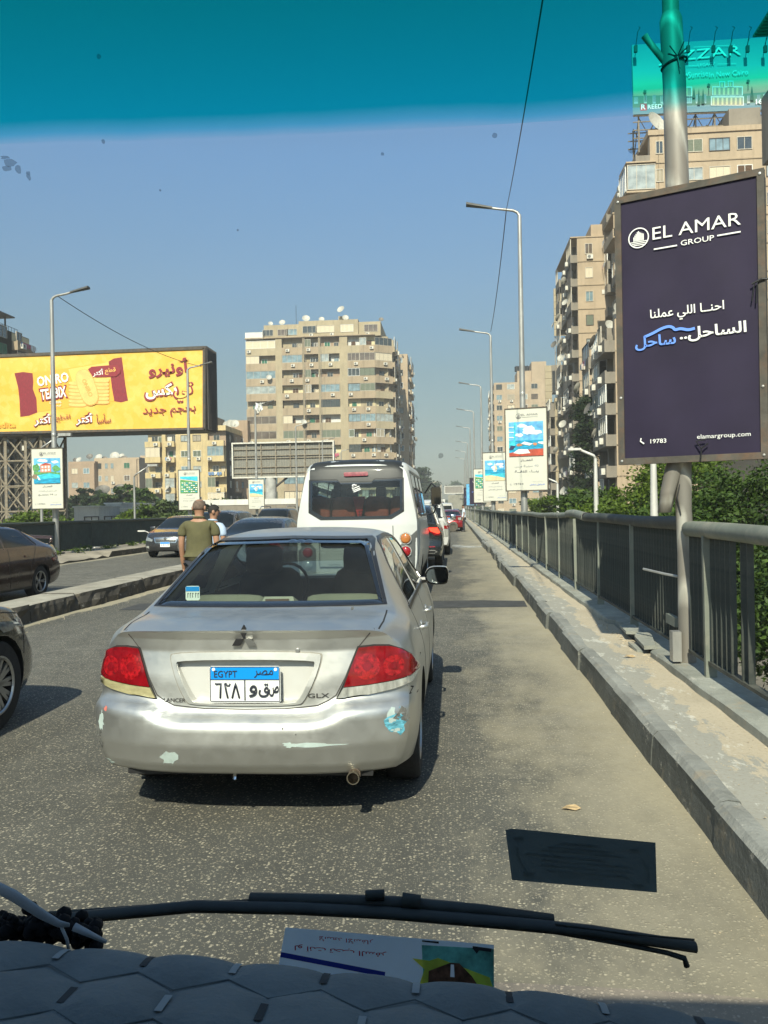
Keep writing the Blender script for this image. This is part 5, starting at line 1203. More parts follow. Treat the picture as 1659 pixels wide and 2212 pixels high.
# oncoming traffic: dark saloon and grey crossover
PG=paint('dark_grey_metallic',(.05,.05,.055),.5,.22,.2,(.25,.22,.18),1.)
L_,H_,W_=4.44,1.46,1.75
pg,bv=gen_car('dark_oncoming_sedan','dark grey oncoming saloon with chrome framed grille, headlamps and blue and white plate','car',(-9.86,32.05),R(180),sedan(L_,H_,W_,.80,.97,1.03),PG,sedan_win(L_,H_,W_,.97,1.03),None,([.2,.3,.45,.62,.8,.9],[.04,0,0,.02,.08,.12]),(.95,3.55),.32,.85)
def front_face(root,bv,L_,w,zg=.62,gw=.42):
    for s in (1,-1):
        f=lambda q:[(s*a,b) for a,b in (q if s<0 else q[::-1])]
        cf(root,f([(gw+.04,zg+.02),(w-.10,zg+.12),(w-.03,zg+.08),(w-.06,zg-.02),(gw+.06,zg-.05)]),M['headlamp'],'headlamp','y',1,off=.012,bv=bv,res=.06)
        cf(root,f([(w-.26,.34),(w-.14,.36),(w-.14,.42),(w-.26,.42)]),M['lens_clear'],'fog_lamp','y',1,off=.01,bv=bv,res=.06)
    cf(root,[(-gw,zg+.08),(gw,zg+.08),(gw-.06,zg-.10),(-gw+.06,zg-.10)][::-1],M['chrome'],'grille_frame','y',1,off=.010,bv=bv,res=.08); cf(root,[(-gw+.03,zg+.055),(gw-.03,zg+.055),(gw-.08,zg-.075),(-gw+.08,zg-.075)][::-1],M['trim'],'grille','y',1,off=.018,bv=bv,res=.08)
    for k in range(4): cf(root,strip([(-gw+.06,zg+.035-k*.03),(gw-.06,zg+.035-k*.03)],.007),M['alloy'],'grille_bar','y',1,off=.022,bv=bv,res=.1)
    cf(root,[(-w+.28,.28),(w-.28,.28),(w-.34,.40),(-w+.34,.40)],M['black'],'air_intake','y',1,off=.008,bv=bv,res=.08)
    plate(root,0,L_+.03,.47,.34,.17,1)
front_face(pg,bv,L_,W_/2); 
for s in (1,-1): cushion(pg,s*.97,2.95,1.0,.2,.12,.14,0,PG,'door_mirror')
mb=MB(); mb.lathe([(0,.02),(.04,.018),(.05,0)],12,0,'y',(0,L_+.0,.66)); mb.build('emblem',M['chrome'],pg)
GG=paint('grey_crossover_paint',(.16,.16,.165),.5,.26,.25,(.3,.27,.22),.9)
L_,H_,W_=4.45,1.62,1.82
gg,bv=gen_car('grey_oncoming_crossover','mid grey oncoming crossover between the dark saloon and the man in the olive shirt','car',(-7.97,29.95),R(180),suvst(L_,H_,W_),GG,suvwin(L_,H_,W_),None,None,(.95,3.55),.345,.89)
for s in (1,-1):
    f=lambda q:[(s*a,b) for a,b in (q if s<0 else q[::-1])]
    cf(gg,f([(.45,.72),(.84,.82),(.86,.68),(.5,.62)]),M['headlamp'],'headlamp','y',1,off=.012,bv=bv,res=.06); cushion(gg,s*1.0,3.0,1.08,.22,.14,.16,0,GG,'door_mirror')
    cf(gg,f([(.6,.42),(.74,.42),(.74,.5),(.6,.5)]),M['lens_clear'],'fog_lamp','y',1,off=.01,bv=bv,res=.06)
cf(gg,[(-.5,.36),(.5,.36),(.42,.55),(-.42,.55)],M['black'],'grille','y',1,off=.01,bv=bv,res=.08); plate(gg,0,L_+.02,.6,.34,.17,1)
L_,H_,W_=4.6,1.70,1.84
g2,bv=gen_car('dark_oncoming_suv','dark oncoming SUV with roof rails behind the heads of the two men','car',(-8.2,40.0),R(180),suvst(L_,H_,W_),paint('blue_black_paint',(.03,.035,.045),.3,.22,.2),suvwin(L_,H_,W_),None,None,(.95,3.6),.36,.90)
for s in (1,-1):
    mb=MB(); mb.tube([(s*.60,.6,1.69),(s*.60,.8,1.77),(s*.60,2.6,1.77),(s*.60,2.8,1.68)],.02,6); mb.build('roof_rail',M['galv'],g2)
# far vans and lorry
def box_van(name,label,x,y,w,h,l,m_,rz=0):
    st=[(0,.35,h*.5,h-.1,w/2-.06,w/2-.02,w/2-.02,w/2-.18,.08),(.3,.35,h*.5,h,w/2-.05,w/2,w/2-.01,w/2-.16,.08),(l-1.4,.35,h*.5,h,w/2-.05,w/2,w/2-.01,w/2-.16,.08),(l-.5,.35,h*.45,h*.6,w/2-.05,w/2,w/2-.04,w/2-.16,.06),(l,.4,h*.35,h*.45,w/2-.1,w/2-.06,w/2-.1,w/2-.2,.05)]
    r_,bv=gen_car(name,label,'van',(x,y),rz,st,m_,[('rear_window','y',-1,[(-w/2+.2,h*.6),(w/2-.2,h*.6),(w/2-.25,h*.86),(-w/2+.25,h*.86)]),('windscreen','y',1,[(-w/2+.15,h*.56),(w/2-.15,h*.56),(w/2-.22,h*.88),(-w/2+.22,h*.88)]),('side_window','x',0,[(.3,h*.58),(.35,h*.84),(l-1.7,h*.84),(l-1.2,h*.58)])],wheels=(.9,l-.9),wr=.33,tw=w/2-.02,step=.25,smoothn=1,arch=False)
    return r_
box_van('white_van','white van with a round sticker on its door, up the lane beyond the white off-roader',-2.15+.6,52,1.7,2.0,4.4,WP)
box_van('white_minivan','white minivan roof just beyond the red saloon',-.95,78,1.9,2.05,4.8,WP)
for i,(x,y,c,lb) in enumerate([(-3.7,95,RD,'tiny dark red car far up the left lane'),(-1.2,100,DS,'tiny dark car queueing beyond the white minivan'),(-4.2,120,WP,'tiny white car far ahead in the left lane'),(.0,92,BKp,'small black car ahead of the white minivan near the kerb')]):
    gen_car('queued_car',lb,'car',(x,y),0,sedan(4.3,1.46,1.7),c,sedan_win(4.3,1.46,1.7),wheels=(.9,3.4),arch=False,step=.2,group=None)
lo=empty('tarped_lorry',(.25,150,0)); tag(lo,'far lorry with a tall grey tarpaulin body near the end of the road','lorry')
mb=MB(); n=12; mb.box(-1.3,0,1.15,1.3,8.,3.9); mb.build('tarpaulin',mat('grey_tarp',(.26,.25,.21),.85,0,.2,1.2,.5,3),lo,fix=True)
mb=MB(); mb.box(-1.2,.1,.75,1.2,11.5,1.15); mb.build('chassis',M['black'],lo); mb=MB(); mb.box(-1.22,8.3,.9,1.22,10.6,3.1); mb.build('cab',WP,lo)
t,rm=wheel_me(.5,.3,5,True)
for y in (1.2,2.5,9.4):
    for s in (-1,1): link('wheel',t,lo,T(s*1.05,y,.5))
# ------------------------------------------------------------------ advertising signs
M['cream_poster']=mat('cream_poster',(.60,.585,.50),.5,0,.04,1.5); M['navy']=mat('navy_poster_print',(.024,.018,.041),.62,0,.22,1.6,spec=.25); M['print_white']=flat('print_white',(.85,.84,.80),.5)
M['print_grey']=flat('print_grey',(.17,.17,.18),.6); M['print_blue']=flat('print_blue',(.10,.19,.62),.5); M['lightgrey']=flat('print_light_grey',(.42,.42,.42),.6)
def pm(n,c,v=.2,s=3,st=(1,1,1)): return mat(n,c,.5,0,v,s,stretch=st)
M['p_sky']=pm('print_sky',(.12,.42,.80),.45,4); M['p_cloud']=pm('print_cloud',(.72,.76,.80),.15,9); M['p_sea']=pm('print_sea',(.01,.30,.50),.5,5,(1,1,5)); M['p_turq']=pm('print_turquoise',(.04,.50,.62),.35,7,(1,1,3)); M['p_sand']=pm('print_sand',(.68,.55,.33),.15,6); M['p_red']=pm('print_red',(.45,.07,.035),.35,6); M['p_skin']=pm('print_skin',(.55,.22,.10),.3,15); M['p_green']=pm('print_green',(.10,.30,.10),.5,14); M['p_white']=pm('print_soft_white',(.78,.78,.74),.1,12); M['p_pink']=pm('print_pink',(.62,.24,.16),.2,9); M['p_rock']=pm('print_rock',(.25,.18,.12),.4,14); M['p_navy']=pm('print_navy',(.02,.03,.10),.2,9)
def poly(root,pts,y,m_,name='picture_shape'):
    mb=MB(); mb.add([(x,y,z) for x,z in pts],[tuple(range(len(pts)))]); return mb.build(name,m_,root)
def blob(cx,cz,rx,rz,n=14,j=.18,sd=1):
    r=random.Random(sd); return [(cx+rx*math.cos(2*math.pi*k/n)*(1+r.uniform(-j,j)),cz+rz*math.sin(2*math.pi*k/n)*(1+r.uniform(-j,j))) for k in range(n)]
def picture(root,kind,x0,z0,x1,z1,y):
    pr_=empty('picture'); pr_.parent=root; W_,H_=x1-x0,z1-z0
    f=lambda q:[(x0+a*W_,z0+b*H_) for a,b in q]; k=[0]
    def add(q,m_): k[0]+=1; poly(pr_,f(q),y-.0012*k[0],M[m_])
    full=[(0,0),(1,0),(1,1),(0,1)]; add(full,'p_sky')
    cl=lambda sd,lo=.55:[add(blob(random.Random(sd*7+i).uniform(.15,.85),random.Random(sd*9+i).uniform(lo,.92),.13,.055,12,.3,sd+i),'p_cloud') for i in range(5)]
    if kind=='boat':
        cl(3,.66); add([(0,0),(1,0),(1,.55),(0,.55)],'p_sea'); add([(0,0),(1,0),(1,.36),(.5,.33),(0,.36)],'p_turq'); add([(0,0),(1,0),(1,.12),(.6,.22),(.3,.27),(0,.25)],'p_sand')
        add([(.40,.50),(.60,.50),(.56,.45),(.44,.45)],'p_white'); add([(.49,.52),(.49,.90),(.38,.53)],'p_white'); add([(.51,.52),(.53,.86),(.62,.56)],'p_sand')
    elif kind=='table':
        cl(5,.6); add(blob(.60,.78,.17,.10,16,.2,4),'p_cloud'); add(blob(.75,.68,.2,.07,16,.2,5),'p_cloud'); add([(0,.0),(1,0),(1,.46),(0,.46)],'p_sea'); add([(0,.25),(.18,.2),(.2,1),(.16,1),(.13,.45),(0,.45)],'p_turq')
        for zz in (.55,.7,.85): add([(0,zz),(.15,zz-.01),(.15,zz+.015),(0,zz+.02)],'p_white')
        add([(0,0),(1,0),(1,.20),(.55,.19),(0,.10)],'p_red'); add([(.12,.10),(.3,.06),(.62,.08),(.55,.19),(.28,.21)],'p_white'); add(blob(.30,.33,.09,.04,12,.2,7),'p_skin'); add(blob(.76,.34,.07,.04,12,.2,8),'p_skin'); add([(.35,.36),(.6,.30),(.7,.35),(.45,.42)],'p_white'); add([(.0,.2),(.12,.2),(.2,.3),(.05,.32)],'p_navy'); add([(.84,.36),(1,.32),(1,.40),(.86,.40)],'p_white')
    elif kind=='resort':
        add([(0,0),(1,0),(1,.70),(0,.86)],'p_green'); add([(0,.86),(1,.70),(1,.66),(0,.82)],'p_sand'); add([(0,1),(1,1),(1,.74),(0,.9)],'p_turq')
        r=random.Random(4)
        for i in range(7):
            for j in range(5):
                a,b=.07+i*.135+r.uniform(-.02,.02),.06+j*.125+r.uniform(-.01,.01); b+=.05*(1-a)
                add([(a,b),(a+.09,b-.02),(a+.10,b+.035),(a+.01,b+.055)],'p_white' if (i+j)%3 else 'p_sea')
    elif kind=='villa':
        cl(2,.7); add([(0,.30),(1,.30),(1,.42),(.7,.46),(0,.48)],'p_green'); add(blob(.10,.62,.13,.16,14,.3,3),'p_green'); add(blob(.85,.58,.14,.12,14,.3,6),'p_green')
        add([(.25,.44),(.66,.44),(.66,.74),(.25,.72)],'p_pink'); add([(.22,.72),(.45,.82),(.68,.75)],'p_red')
        for a,b in ((.30,.48),(.42,.48),(.54,.50),(.30,.61),(.42,.61),(.54,.62)): add([(a,b),(a+.07,b),(a+.07,b+.08),(a,b+.08)],'p_white')
        add([(0,0),(1,0),(1,.34),(.6,.40),(.3,.36),(0,.3)],'p_turq'); add([(0,0),(1,0),(1,.22),(0,.16)],'p_sea'); add(blob(.05,.28,.12,.10,12,.3,9),'p_rock')
        add([(.12,.3),(.16,.3),(.26,.14),(.18,.14)],'p_white')
def logo(root,cx,cz,r,y,m_):
    mb=MB(); n=28
    for a in range(n):
        t0,t1=2*math.pi*a/n,2*math.pi*(a+1)/n
        mb.add([(cx+r*math.cos(t0),y,cz+r*math.sin(t0)),(cx+r*math.cos(t1),y,cz+r*math.sin(t1)),(cx+r*.89*math.cos(t1),y,cz+r*.89*math.sin(t1)),(cx+r*.89*math.cos(t0),y,cz+r*.89*math.sin(t0))],[(0,1,2,3)])
    for i in range(9):
        x=cx-r*.46+i*r*.115; h_=[.12,.28,.42,.58,.66,.54,.46,.40,.34][i]*r
        mb.box(x-r*.04,y-.0005,cz-r*.30,x+r*.04,y+.0005,cz+h_)
    for i in range(3):
        w=r*(.80-.14*i); mb.box(cx-w,y-.0005,cz-r*(.38+.16*i)-r*.04,cx+w,y+.0005,cz-r*(.38+.16*i)+r*.04)
    mb.build('logo',m_,root)
def sign_box(loc,rz,W_,H_,label,poster,frame=.045,depth=.18,group=None,name='advertising_sign'):
    root=empty(name,loc,rz); tag(root,label,'sign',group); w=W_/2
    mb=MB(); mb.box(-w+.01,.03,.01,w-.01,depth,H_-.01); mb.build('casing',M['dark_frame'],root)
    for (a,b,c,d) in ((-w,0,w,frame),(-w,H_-frame,w,H_),(-w,frame,-w+frame,H_-frame),(w-frame,frame,w,H_-frame)):
        mb=MB(); mb.box(a,-.012,b,c,.05,d); mb.build('frame_bar',M['rust'],root)
    # slightly creased printed sheet
    nx,nz=14,22; mb=MB()
    for j in range(nz+1):
        for i in range(nx+1):
            x=-w+frame+(W_-2*frame)*i/nx; z=frame+(H_-2*frame)*j/nz
            e=min(i,nx-i,j,nz-j); mb.v.append((x,.004+(.0035*math.sin(x*11+z*4)*math.sin(z*3.3) if e>0 else 0),z))
    for j in range(nz):
        for i in range(nx): o=j*(nx+1)+i; mb.f.append((o,o+1,o+nx+2,o+nx+1)); mb.m.append(0)
    mb.build('poster',M[poster],root,smooth=True)
    return root
def cream_sign(loc,rz,W_,H_,label,kind,lines,group=None):
    r=sign_box(loc,rz,W_,H_,label,'cream_poster',.03,.16,group); y=-.006
    logo(r,-W_*.17,H_*.90,W_*.065,y,M['print_grey']); write(r,'EL AMAR',W_*.09,H_*.915,W_*.38,H_*.022,M['print_grey'],y=y); write(r,'REAL ESTATE DEVELOPMENT',W_*.09,H_*.888,W_*.38,H_*.008,M['lightgrey'],y=y) if 0 else None
    mb=MB(); mb.box(-W_*.09,y,H_*.885,W_*.28,y+.001,H_*.889); mb.build('print_line',M['lightgrey'],r)
    picture(r,kind,-W_*.40,H_*.42,W_*.40,H_*.83,y)
    write(r,'العمــار.',0,H_*.37,W_*.30,H_*.035,M['print_grey'],y=y,ar=True,bold=.02)
    for i,t in enumerate(lines): write(r,t,0,H_*(.30-.065*i),W_*.56,H_*.036,M['print_grey'] if i else M['lightgrey'],y=y,ar=True,bold=.015)
    write(r,'19783',-W_*.19,H_*.088,W_*.22,H_*.020,M['print_grey'],y=y); 
    mb=MB(); mb.tube([(-W_*.37,y,H_*.095),(-W_*.385,y,H_*.085),(-W_*.36,y,H_*.075)],W_*.006,5); mb.build('phone_mark',M['lightgrey'],r)
    write(r,'الساحل..ساحل',W_*.24,H_*.075,W_*.34,H_*.022,M['print_blue'],y=y,ar=True,bold=.02); write(r,'احنا اللي عملنا',W_*.26,H_*.112,W_*.24,H_*.014,M['lightgrey'],y=y,ar=True)
    return r
# the big navy sign
S1=sign_box((1.871,6.75,1.88),math.atan2(-.52,1.07),1.13,2.2,'large navy advertising sign lettered EL AMAR GROUP in white on a rusty frame','navy',.052,.2)
y=-.008; fx=lambda f:(-.565+1.13*f); fz=lambda f:2.2*f
logo(S1,fx(.17),fz(.836),.083,y,M['print_white']); write(S1,'EL AMAR',fx(.56),fz(.842),.66,.098,M['print_white'],y=y); write(S1,'GROUP',fx(.57),fz(.790),.25,.042,M['print_white'],y=y,bold=.006)
mb=MB(); mb.box(fx(.275),y,fz(.782),fx(.435),y+.001,fz(.782)+.011); mb.build('print_line',M['print_white'],S1); mb=MB(); mb.box(fx(.70),y,fz(.792),fx(.85),y+.001,fz(.792)+.011); mb.build('print_line',M['print_white'],S1)
write(S1,'احنــا اللي عملنا',fx(.49),fz(.540),.56,.11,M['print_white'],y=y,ar=True,bold=.012)
write(S1,'الساحل..',fx(.66),fz(.458),.49,.115,M['print_white'],y=y,ar=True,bold=.022); BL=flat('print_sea_blue',(.14,.30,.85),.5); write(S1,'ساحل',fx(.275),fz(.445),.32,.115,BL,y=y,ar=True,bold=.022)
mb=MB(); pts=[(.20,.468),(.26,.478),(.32,.492),(.37,.497),(.40,.490),(.41,.480),(.45,.484),(.50,.474),(.545,.478)]
q=strip([(fx(a),fz(b)) for a,b in smooth_poly(pts,2,False)],.022); mb.add([(a,y,b) for a,b in q],[(i,i+1,len(q)-2-i,len(q)-1-i) for i in range(len(q)//2-1)]); mb.build('wave_mark',BL,S1)
write(S1,'19783',fx(.285),fz(.082),.125,.035,M['print_white'],y=y,bold=.006); write(S1,'elamargroup.com',fx(.72),fz(.087),.39,.045,M['print_white'],y=y)
mb=MB(); mb.tube([(fx(.165),y,fz(.096)),(fx(.16),y,fz(.084)),(fx(.185),y,fz(.074))],.006,6); mb.build('phone_mark',M['print_white'],S1)
mb=MB(); mb.tube([(.47,-.03,1.33),(.54,-.03,1.36),(.63,.0,1.35)],.008,6); mb.tube([(.49,-.03,1.34),(.47,-.03,1.20)],.005,5); mb.tube([(.51,-.03,1.34),(.50,-.03,1.18)],.005,5); mb.build('wire_tie',M['black'],S1)
mb=MB(); mb.tube([(.08,-.03,.0),(.09,-.035,.10),(.05,-.03,.16),(.12,-.03,.17)],.006,6); mb.tube([(.09,-.035,.10),(.14,-.03,.14)],.006,5); mb.build('string',M['black'],S1)
for x in (-.535,.535):
    for z in (.03,.55,2.16):
        mb=MB(); mb.lathe([(0,-.02),(.010,-.018),(.011,-.012)],8,0,'y',(x,0,z)); mb.build('bolt',M['galv'],S1)
cream_defs=[(1137,1061,24.1,1.22,2.38,14,'table','cream sign picturing hands over a red table under blue sky, second from the camera',['40 سنــة مــن','بنــاء الثقــة']),
 (1070,1083,40.9,1.22,2.40,12,'boat','cream sign with a sailing boat picture just behind the red table sign',['إطلالتك على امتداد','الساحل الشمالي']),
 (1042,1086,57.7,1.2,2.35,11,'resort','cream sign with a green resort aerial picture, third on the right railing',['أكثر مــن','11 ألف وحدة'])]
for (u,v_,Y,W_,H_,a,k,lb,ln) in cream_defs:
    p=P(u,v_,Y); cream_sign((p.x,Y-.2,p.z),R(-a),W_,H_,lb,k,ln)
for (u,v_,Y,lb,ps) in [(1029,1090,74.5,'dark navy sign beyond the cream resort sign, nearer one of two','navy'),(1019,1092,91.3,'narrow looking pale blue sign between two navy signs far up the railing','p_sky'),(1011.5,1093,108,'farthest dark navy sign on the right railing','navy')]:
    p=P(u,v_,Y); s=sign_box((p.x,Y-.2,p.z),R(-8),1.2,2.4,lb,ps,.04,.16); 
    if ps=='navy': logo(s,-.2,2.05,.10,-.006,M['print_white']); write(s,'EL AMAR',.12,2.05,.45,.09,M['print_white'],y=-.006,bold=.02); write(s,'الساحل..ساحل',0,1.15,.8,.12,BL,y=-.006,ar=True,bold=.03)
for (u,v_,Y,k,lb,ln) in [(111,1100,27.5,'villa','cream sign with a pink villa and pool picture on the left railing',['أكبر مطور في الساحل','بــ 14 منتجــع']),(412.5,1102,42.2,'resort','cream sign with green resort picture, near the man in the olive shirt',['أكبــر مــن','11 ألف وحدة']),(556,1100,57.0,'boat','cream sign with sailing boat picture by the grey pillar of the blank billboard',['تصميمات على امتداد','الساحل الشمالي'])]:
    p=P(u,v_,Y); cream_sign((p.x,Y-.25,p.z),R(3),1.13,2.1,lb,k,ln)

# ------------------------------------------------------------------ big billboards
# yellow biscuit hoarding
YB=55.; a=P(-70,935,YB); b=P(445,925,YB); tpp=P(445,748,YB)
yb=empty('billboard',(a.x,YB,a.z)); tag(yb,'huge yellow biscuit advertisement hoarding lettered ONIRO TEABIX','billboard')
def yl(u,v): p=P(u,v,YB); return (p.x-a.x,p.z-a.z)
c0,c1,c2,c3=yl(-70,937),yl(441,926),yl(441,752),yl(-70,772)
def ymat():
    n=NT('yellow_print'); f=n.noise(.55,3,.5,n.co()); g=n.noise(1.6,2,.4,n.co())
    c=n.ramp(f,[(.35,(.78,.43,.045)),(.65,(.80,.50,.085))]); c=n.mix(n.ramp(g,[(.5,0),(.55,.14)]),c,(.90,.72,.30)); n.set(Base_Color=c,Roughness=.5); return n.m
poly(yb,[c0,c1,c2,c3],-.02,ymat(),'poster')
d=2.4; top_=yl(445,747); bot=yl(445,929)
mb=MB(); mb.prism([(c0[0],c0[1]-.2),(bot[0],bot[1]),(top_[0],top_[1]),(c3[0],c3[1]+.12)],0,d,'y'); mb.build('hoarding_box',M['dark_frame'],yb,fix=True)
mb=MB()
for q in (strip([c0,c1],.16),strip([c1,c2],.16),strip([c2,c3],.18)):
    mb.prism(q,-.10,.06,'y')
mb.build('frame_bar',M['rust'],yb,fix=True)
mb=MB(); n_=9
for i in range(n_): 
    yy=.1+i*d/n_; mb.box(top_[0],yy,bot[1]+.05,top_[0]+.05,yy+.08,top_[1])
mb.build('side_ribs',M['dark_frame'],yb); mb.f and None
Ym={'or':flat('print_orange',(.90,.42,.05),.5),'ma':mat('print_maroon',(.24,.02,.03),.5,0,.35,5,stretch=(8,1,1)),'bi':mat('print_biscuit',(.88,.52,.16),.5,0,.12,2),'bi2':flat('print_biscuit_edge',(.72,.34,.07),.5),'wh':M['print_white'],'mr':flat('print_dark_red',(.27,.02,.03),.5),'hi':flat('print_orange_light',(.93,.55,.13),.5)}
k=[0]
def yp(pts,m_,nm='print_shape'): k[0]+=1; return poly(yb,[yl(*q) for q in pts],-.03-.0015*k[0],Ym[m_],nm)
# crop coordinates (1659 wide for 800 full px) -> survey coordinates
cq=lambda x,y:(x*.4823*.5486,(1300+y*.4823)*.5486)
yp([cq(*q) for q in [(265,352),(890,262),(935,580),(300,670)]],'or'); yp([cq(*q) for q in [(560,320),(890,262),(905,400),(600,440)]],'hi')
yp([cq(*q) for q in [(120,352),(190,342),(268,352),(275,420),(270,480),(300,560),(306,672),(240,698),(168,708),(160,560),(150,470)]],'ma')
yp([cq(*q) for q in [(888,258),(930,232),(995,222),(1010,330),(1025,450),(1046,575),(990,590),(935,580),(915,470),(905,380)]],'ma')
def yov(cx,cy,rx,ry,rot,m_,n=40,sc=0): 
    pts=[]
    for i in range(n):
        t=2*math.pi*i/n; ex=math.copysign(abs(math.cos(t))**.8,math.cos(t))*rx; ey=math.copysign(abs(math.sin(t))**.65,math.sin(t))*ry
        s=1+(sc if i%2 else 0); pts.append(cq(cx+(ex*math.cos(rot)-ey*math.sin(rot))*s,cy+(ex*math.sin(rot)+ey*math.cos(rot))*s))
    yp(pts,m_)
for i in range(7): yov(635,612-i*29,72,17,.02,'bi2',sc=.05); yov(635,608-i*29,70,14,.02,'bi',sc=.05)
for i in range(7): yov(828,590-i*29,66,17,.02,'bi2',sc=.05); yov(828,586-i*29,64,14,.02,'bi',sc=.05)
yov(716,470,72,150,-.33,'bi2',64,.035); yov(714,467,68,144,-.33,'bi',64,.035)
yp([cq(*q) for q in [(722,322),(750,300),(930,285),(965,290),(990,320),(985,350),(950,380),(790,385),(760,378),(740,350)]],'mr')
def yw(t,cx,cy,w,h,m_,ar=False,bold=0.,rot=0.,out=None):
    k[0]+=1; x,z=yl(*cq(cx,cy)); s=.4823*.5486*YB/1791
    if out: write(yb,t,x,z,w*s+out[1]*1.1,h*s+out[1]*1.1,Ym[out[0]],y=-.03-.0015*k[0],bold=bold+.03,ar=ar,rot=rot); k[0]+=1
    write(yb,t,x,z,w*s,h*s,Ym[m_],y=-.03-.0015*k[0],bold=bold,ar=ar,rot=rot)
yw('ONIRO',435,403,280,85,'wh',bold=.03,rot=R(7)); yw('TEABIX',440,515,225,88,'wh',bold=.03,rot=R(6),out=('mr',.18)); yw('ORIGINAL',458,590,105,22,'wh',rot=R(3)); yw('أوريجينال',470,615,70,22,'wh',ar=True)
yw('ONIRO',718,472,160,38,'bi2',bold=.02,rot=R(-66)); yw('أكتر',805,350,95,62,'wh',ar=True,bold=.02,rot=R(4)); yw('قطع',905,335,95,55,'hi',ar=True,bold=.01,rot=R(4))
yw('أونيرو',1383,310,360,150,'mr',ar=True,bold=.03,rot=R(3)); yw('بكس',1320,500,270,125,'wh',ar=True,bold=.03,rot=R(2),out=('mr',.22)); yw('تي',1500,510,150,140,'hi',ar=True,bold=.01,rot=R(2),out=('mr',.2)); yw('بحجم جديد',1385,668,455,85,'mr',ar=True,bold=.012,rot=R(2))
yw('سأسأ',850,722,125,80,'mr',ar=True,bold=.01,rot=R(2)); yw('أكتر',695,728,150,95,'wh',ar=True,bold=.02,rot=R(2),out=('mr',.12)); yw('اقطع',520,720,125,60,'mr',ar=True,rot=R(2)); yw('أكتر',355,735,150,95,'wh',ar=True,bold=.02,rot=R(2),out=('mr',.12)); yw('edita',55,772,170,52,'or',bold=.02)
# lattice tower beneath
lt=empty('lattice_tower',(a.x,YB+.4,GZ)); tag(lt,'rusty steel lattice tower carrying the yellow billboard','tower')
zt=bot[1]+a.z-GZ
xa=[P(u,1000,YB).x-a.x for u in (-35,4,48,82,108)]
tb=lambda p,q,r_,nm: (lambda mb:(mb.tube([p,q],r_,5),mb.build(nm,M['lattice'],lt)))(MB())
for y0 in (.1,1.9):
    for x in xa: tb((x,y0,0),(x,y0,zt),.12,'leg')
    nz_=8
    for i in range(nz_):
        z0,z1=zt*i/nz_,zt*(i+1)/nz_
        for x0,x1 in zip(xa[:-1],xa[1:]):
            tb((x0,y0,z0),(x1,y0,z1),.055,'brace'); tb((x1,y0,z0),(x0,y0,z1),.055,'brace'); tb((x0,y0,z1),(x1,y0,z1),.06,'brace')
for i in range(8):
    for x in xa: tb((x,.1,zt*i/8),(x,1.9,zt*(i+1)/8),.05,'brace')
# blank grey hoarding seen from its back
GYB=92.; g0=P(503,1034,GYB); g1=P(722,952,GYB); gb=empty('billboard',(g0.x,GYB,g0.z)); tag(gb,'back of a blank grey billboard with pale frame and rusty bars on a round pillar','billboard')
w,h_=g1.x-g0.x,P(503,957,GYB).z-g0.z
mb=MB(); mb.box(.1,.0,.1,w-.1,.25,h_-.1); mb.build('sheet',mat('corrugated_sheet',(.22,.21,.18),.7,.2,.3,3,stretch=(6,1,1)),gb)
for (x0,z0,x1,z1) in ((0,0,w,.16),(0,h_-.16,w,h_),(0,.16,.16,h_-.16),(w-.16,.16,w,h_-.16)):
    mb=MB(); mb.box(x0,-.35,z0,x1,.3,z1); mb.build('frame_bar',M['ac'],gb)
for i in range(1,40):
    mb=MB(); mb.box(w*i/40-.02,-.04,.1,w*i/40+.02,.02,h_-.1); mb.build('sheet_rib',mat('sheet_rib',(.30,.28,.23),.7),gb) if i%1==0 else None
for i in range(1,7):
    mb=MB(); mb.box(w*i/7-.05,-.2,.1,w*i/7+.05,-.06,h_-.1); mb.build('upright',M['lattice'],gb)
for z in (.14,.3,.55,.62,.8): 
    mb=MB(); mb.box(.1,-.16,h_*z-.035,w-.1,-.05,h_*z+.035); mb.build('cross_bar',M['lattice'],gb)
px_=P(585,1080,GYB).x-g0.x
mb=MB(); mb.lathe([(.63,GZ-g0.z),(.63,.0)],20,0,'z',(px_,.2,0)); mb.build('pillar',mat('pale_pillar',(.42,.41,.38),.7),gb,smooth=True)
mb=MB(); mb.tube([(px_,.2,-1.4),(px_+1.9,.1,.0)],.12,6); mb.build('strut',M['dark_frame'],gb)
# teal sea-side housing hoarding on the roof, upper right
JY=94.; j0=P(1369,249,JY); jb=empty('billboard',(j0.x,JY,j0.z)); tag(jb,'rooftop billboard with villas picture lettered AZZAR LEGACY, upper right corner','billboard')
def jl(u,v): p=P(u,v,JY); return (p.x-j0.x,p.z-j0.z)
jc=[jl(1369,249),jl(1700,236),jl(1700,78),jl(1365,97)]
def jmat():
    n=NT('sunrise_print'); x=n.n('ShaderNodeSeparateXYZ'); tc=n.n('ShaderNodeTexCoord'); n.l(tc.outputs['Object'],x.inputs[0]); f=n.noise(.35,4,.6,n.co((1,1,4)))
    mt=n.n('ShaderNodeMath',operation='MULTIPLY_ADD'); n.l(x.outputs[2],mt.inputs[0]); mt.inputs[1].default_value=.118; mt.inputs[2].default_value=0.
    m2=n.n('ShaderNodeMath',operation='MULTIPLY_ADD'); n.l(f,m2.inputs[0]); m2.inputs[1].default_value=.08; n.l(mt.outputs[0],m2.inputs[2])
    c=n.ramp(m2.outputs[0],[(.0,(.15,.25,.28)),(.22,(.20,.30,.32)),(.24,(.40,.25,.17)),(.34,(.60,.40,.24)),(.44,(.55,.50,.34)),(.60,(.30,.42,.44)),(.95,(.12,.26,.36))]); n.set(Base_Color=c,Roughness=.5); return n.m
poly(jb,jc,-.02,jmat(),'poster'); mb=MB(); mb.prism(jc,0,.4,'y'); mb.build('hoarding_box',M['ac'],jb,fix=True)
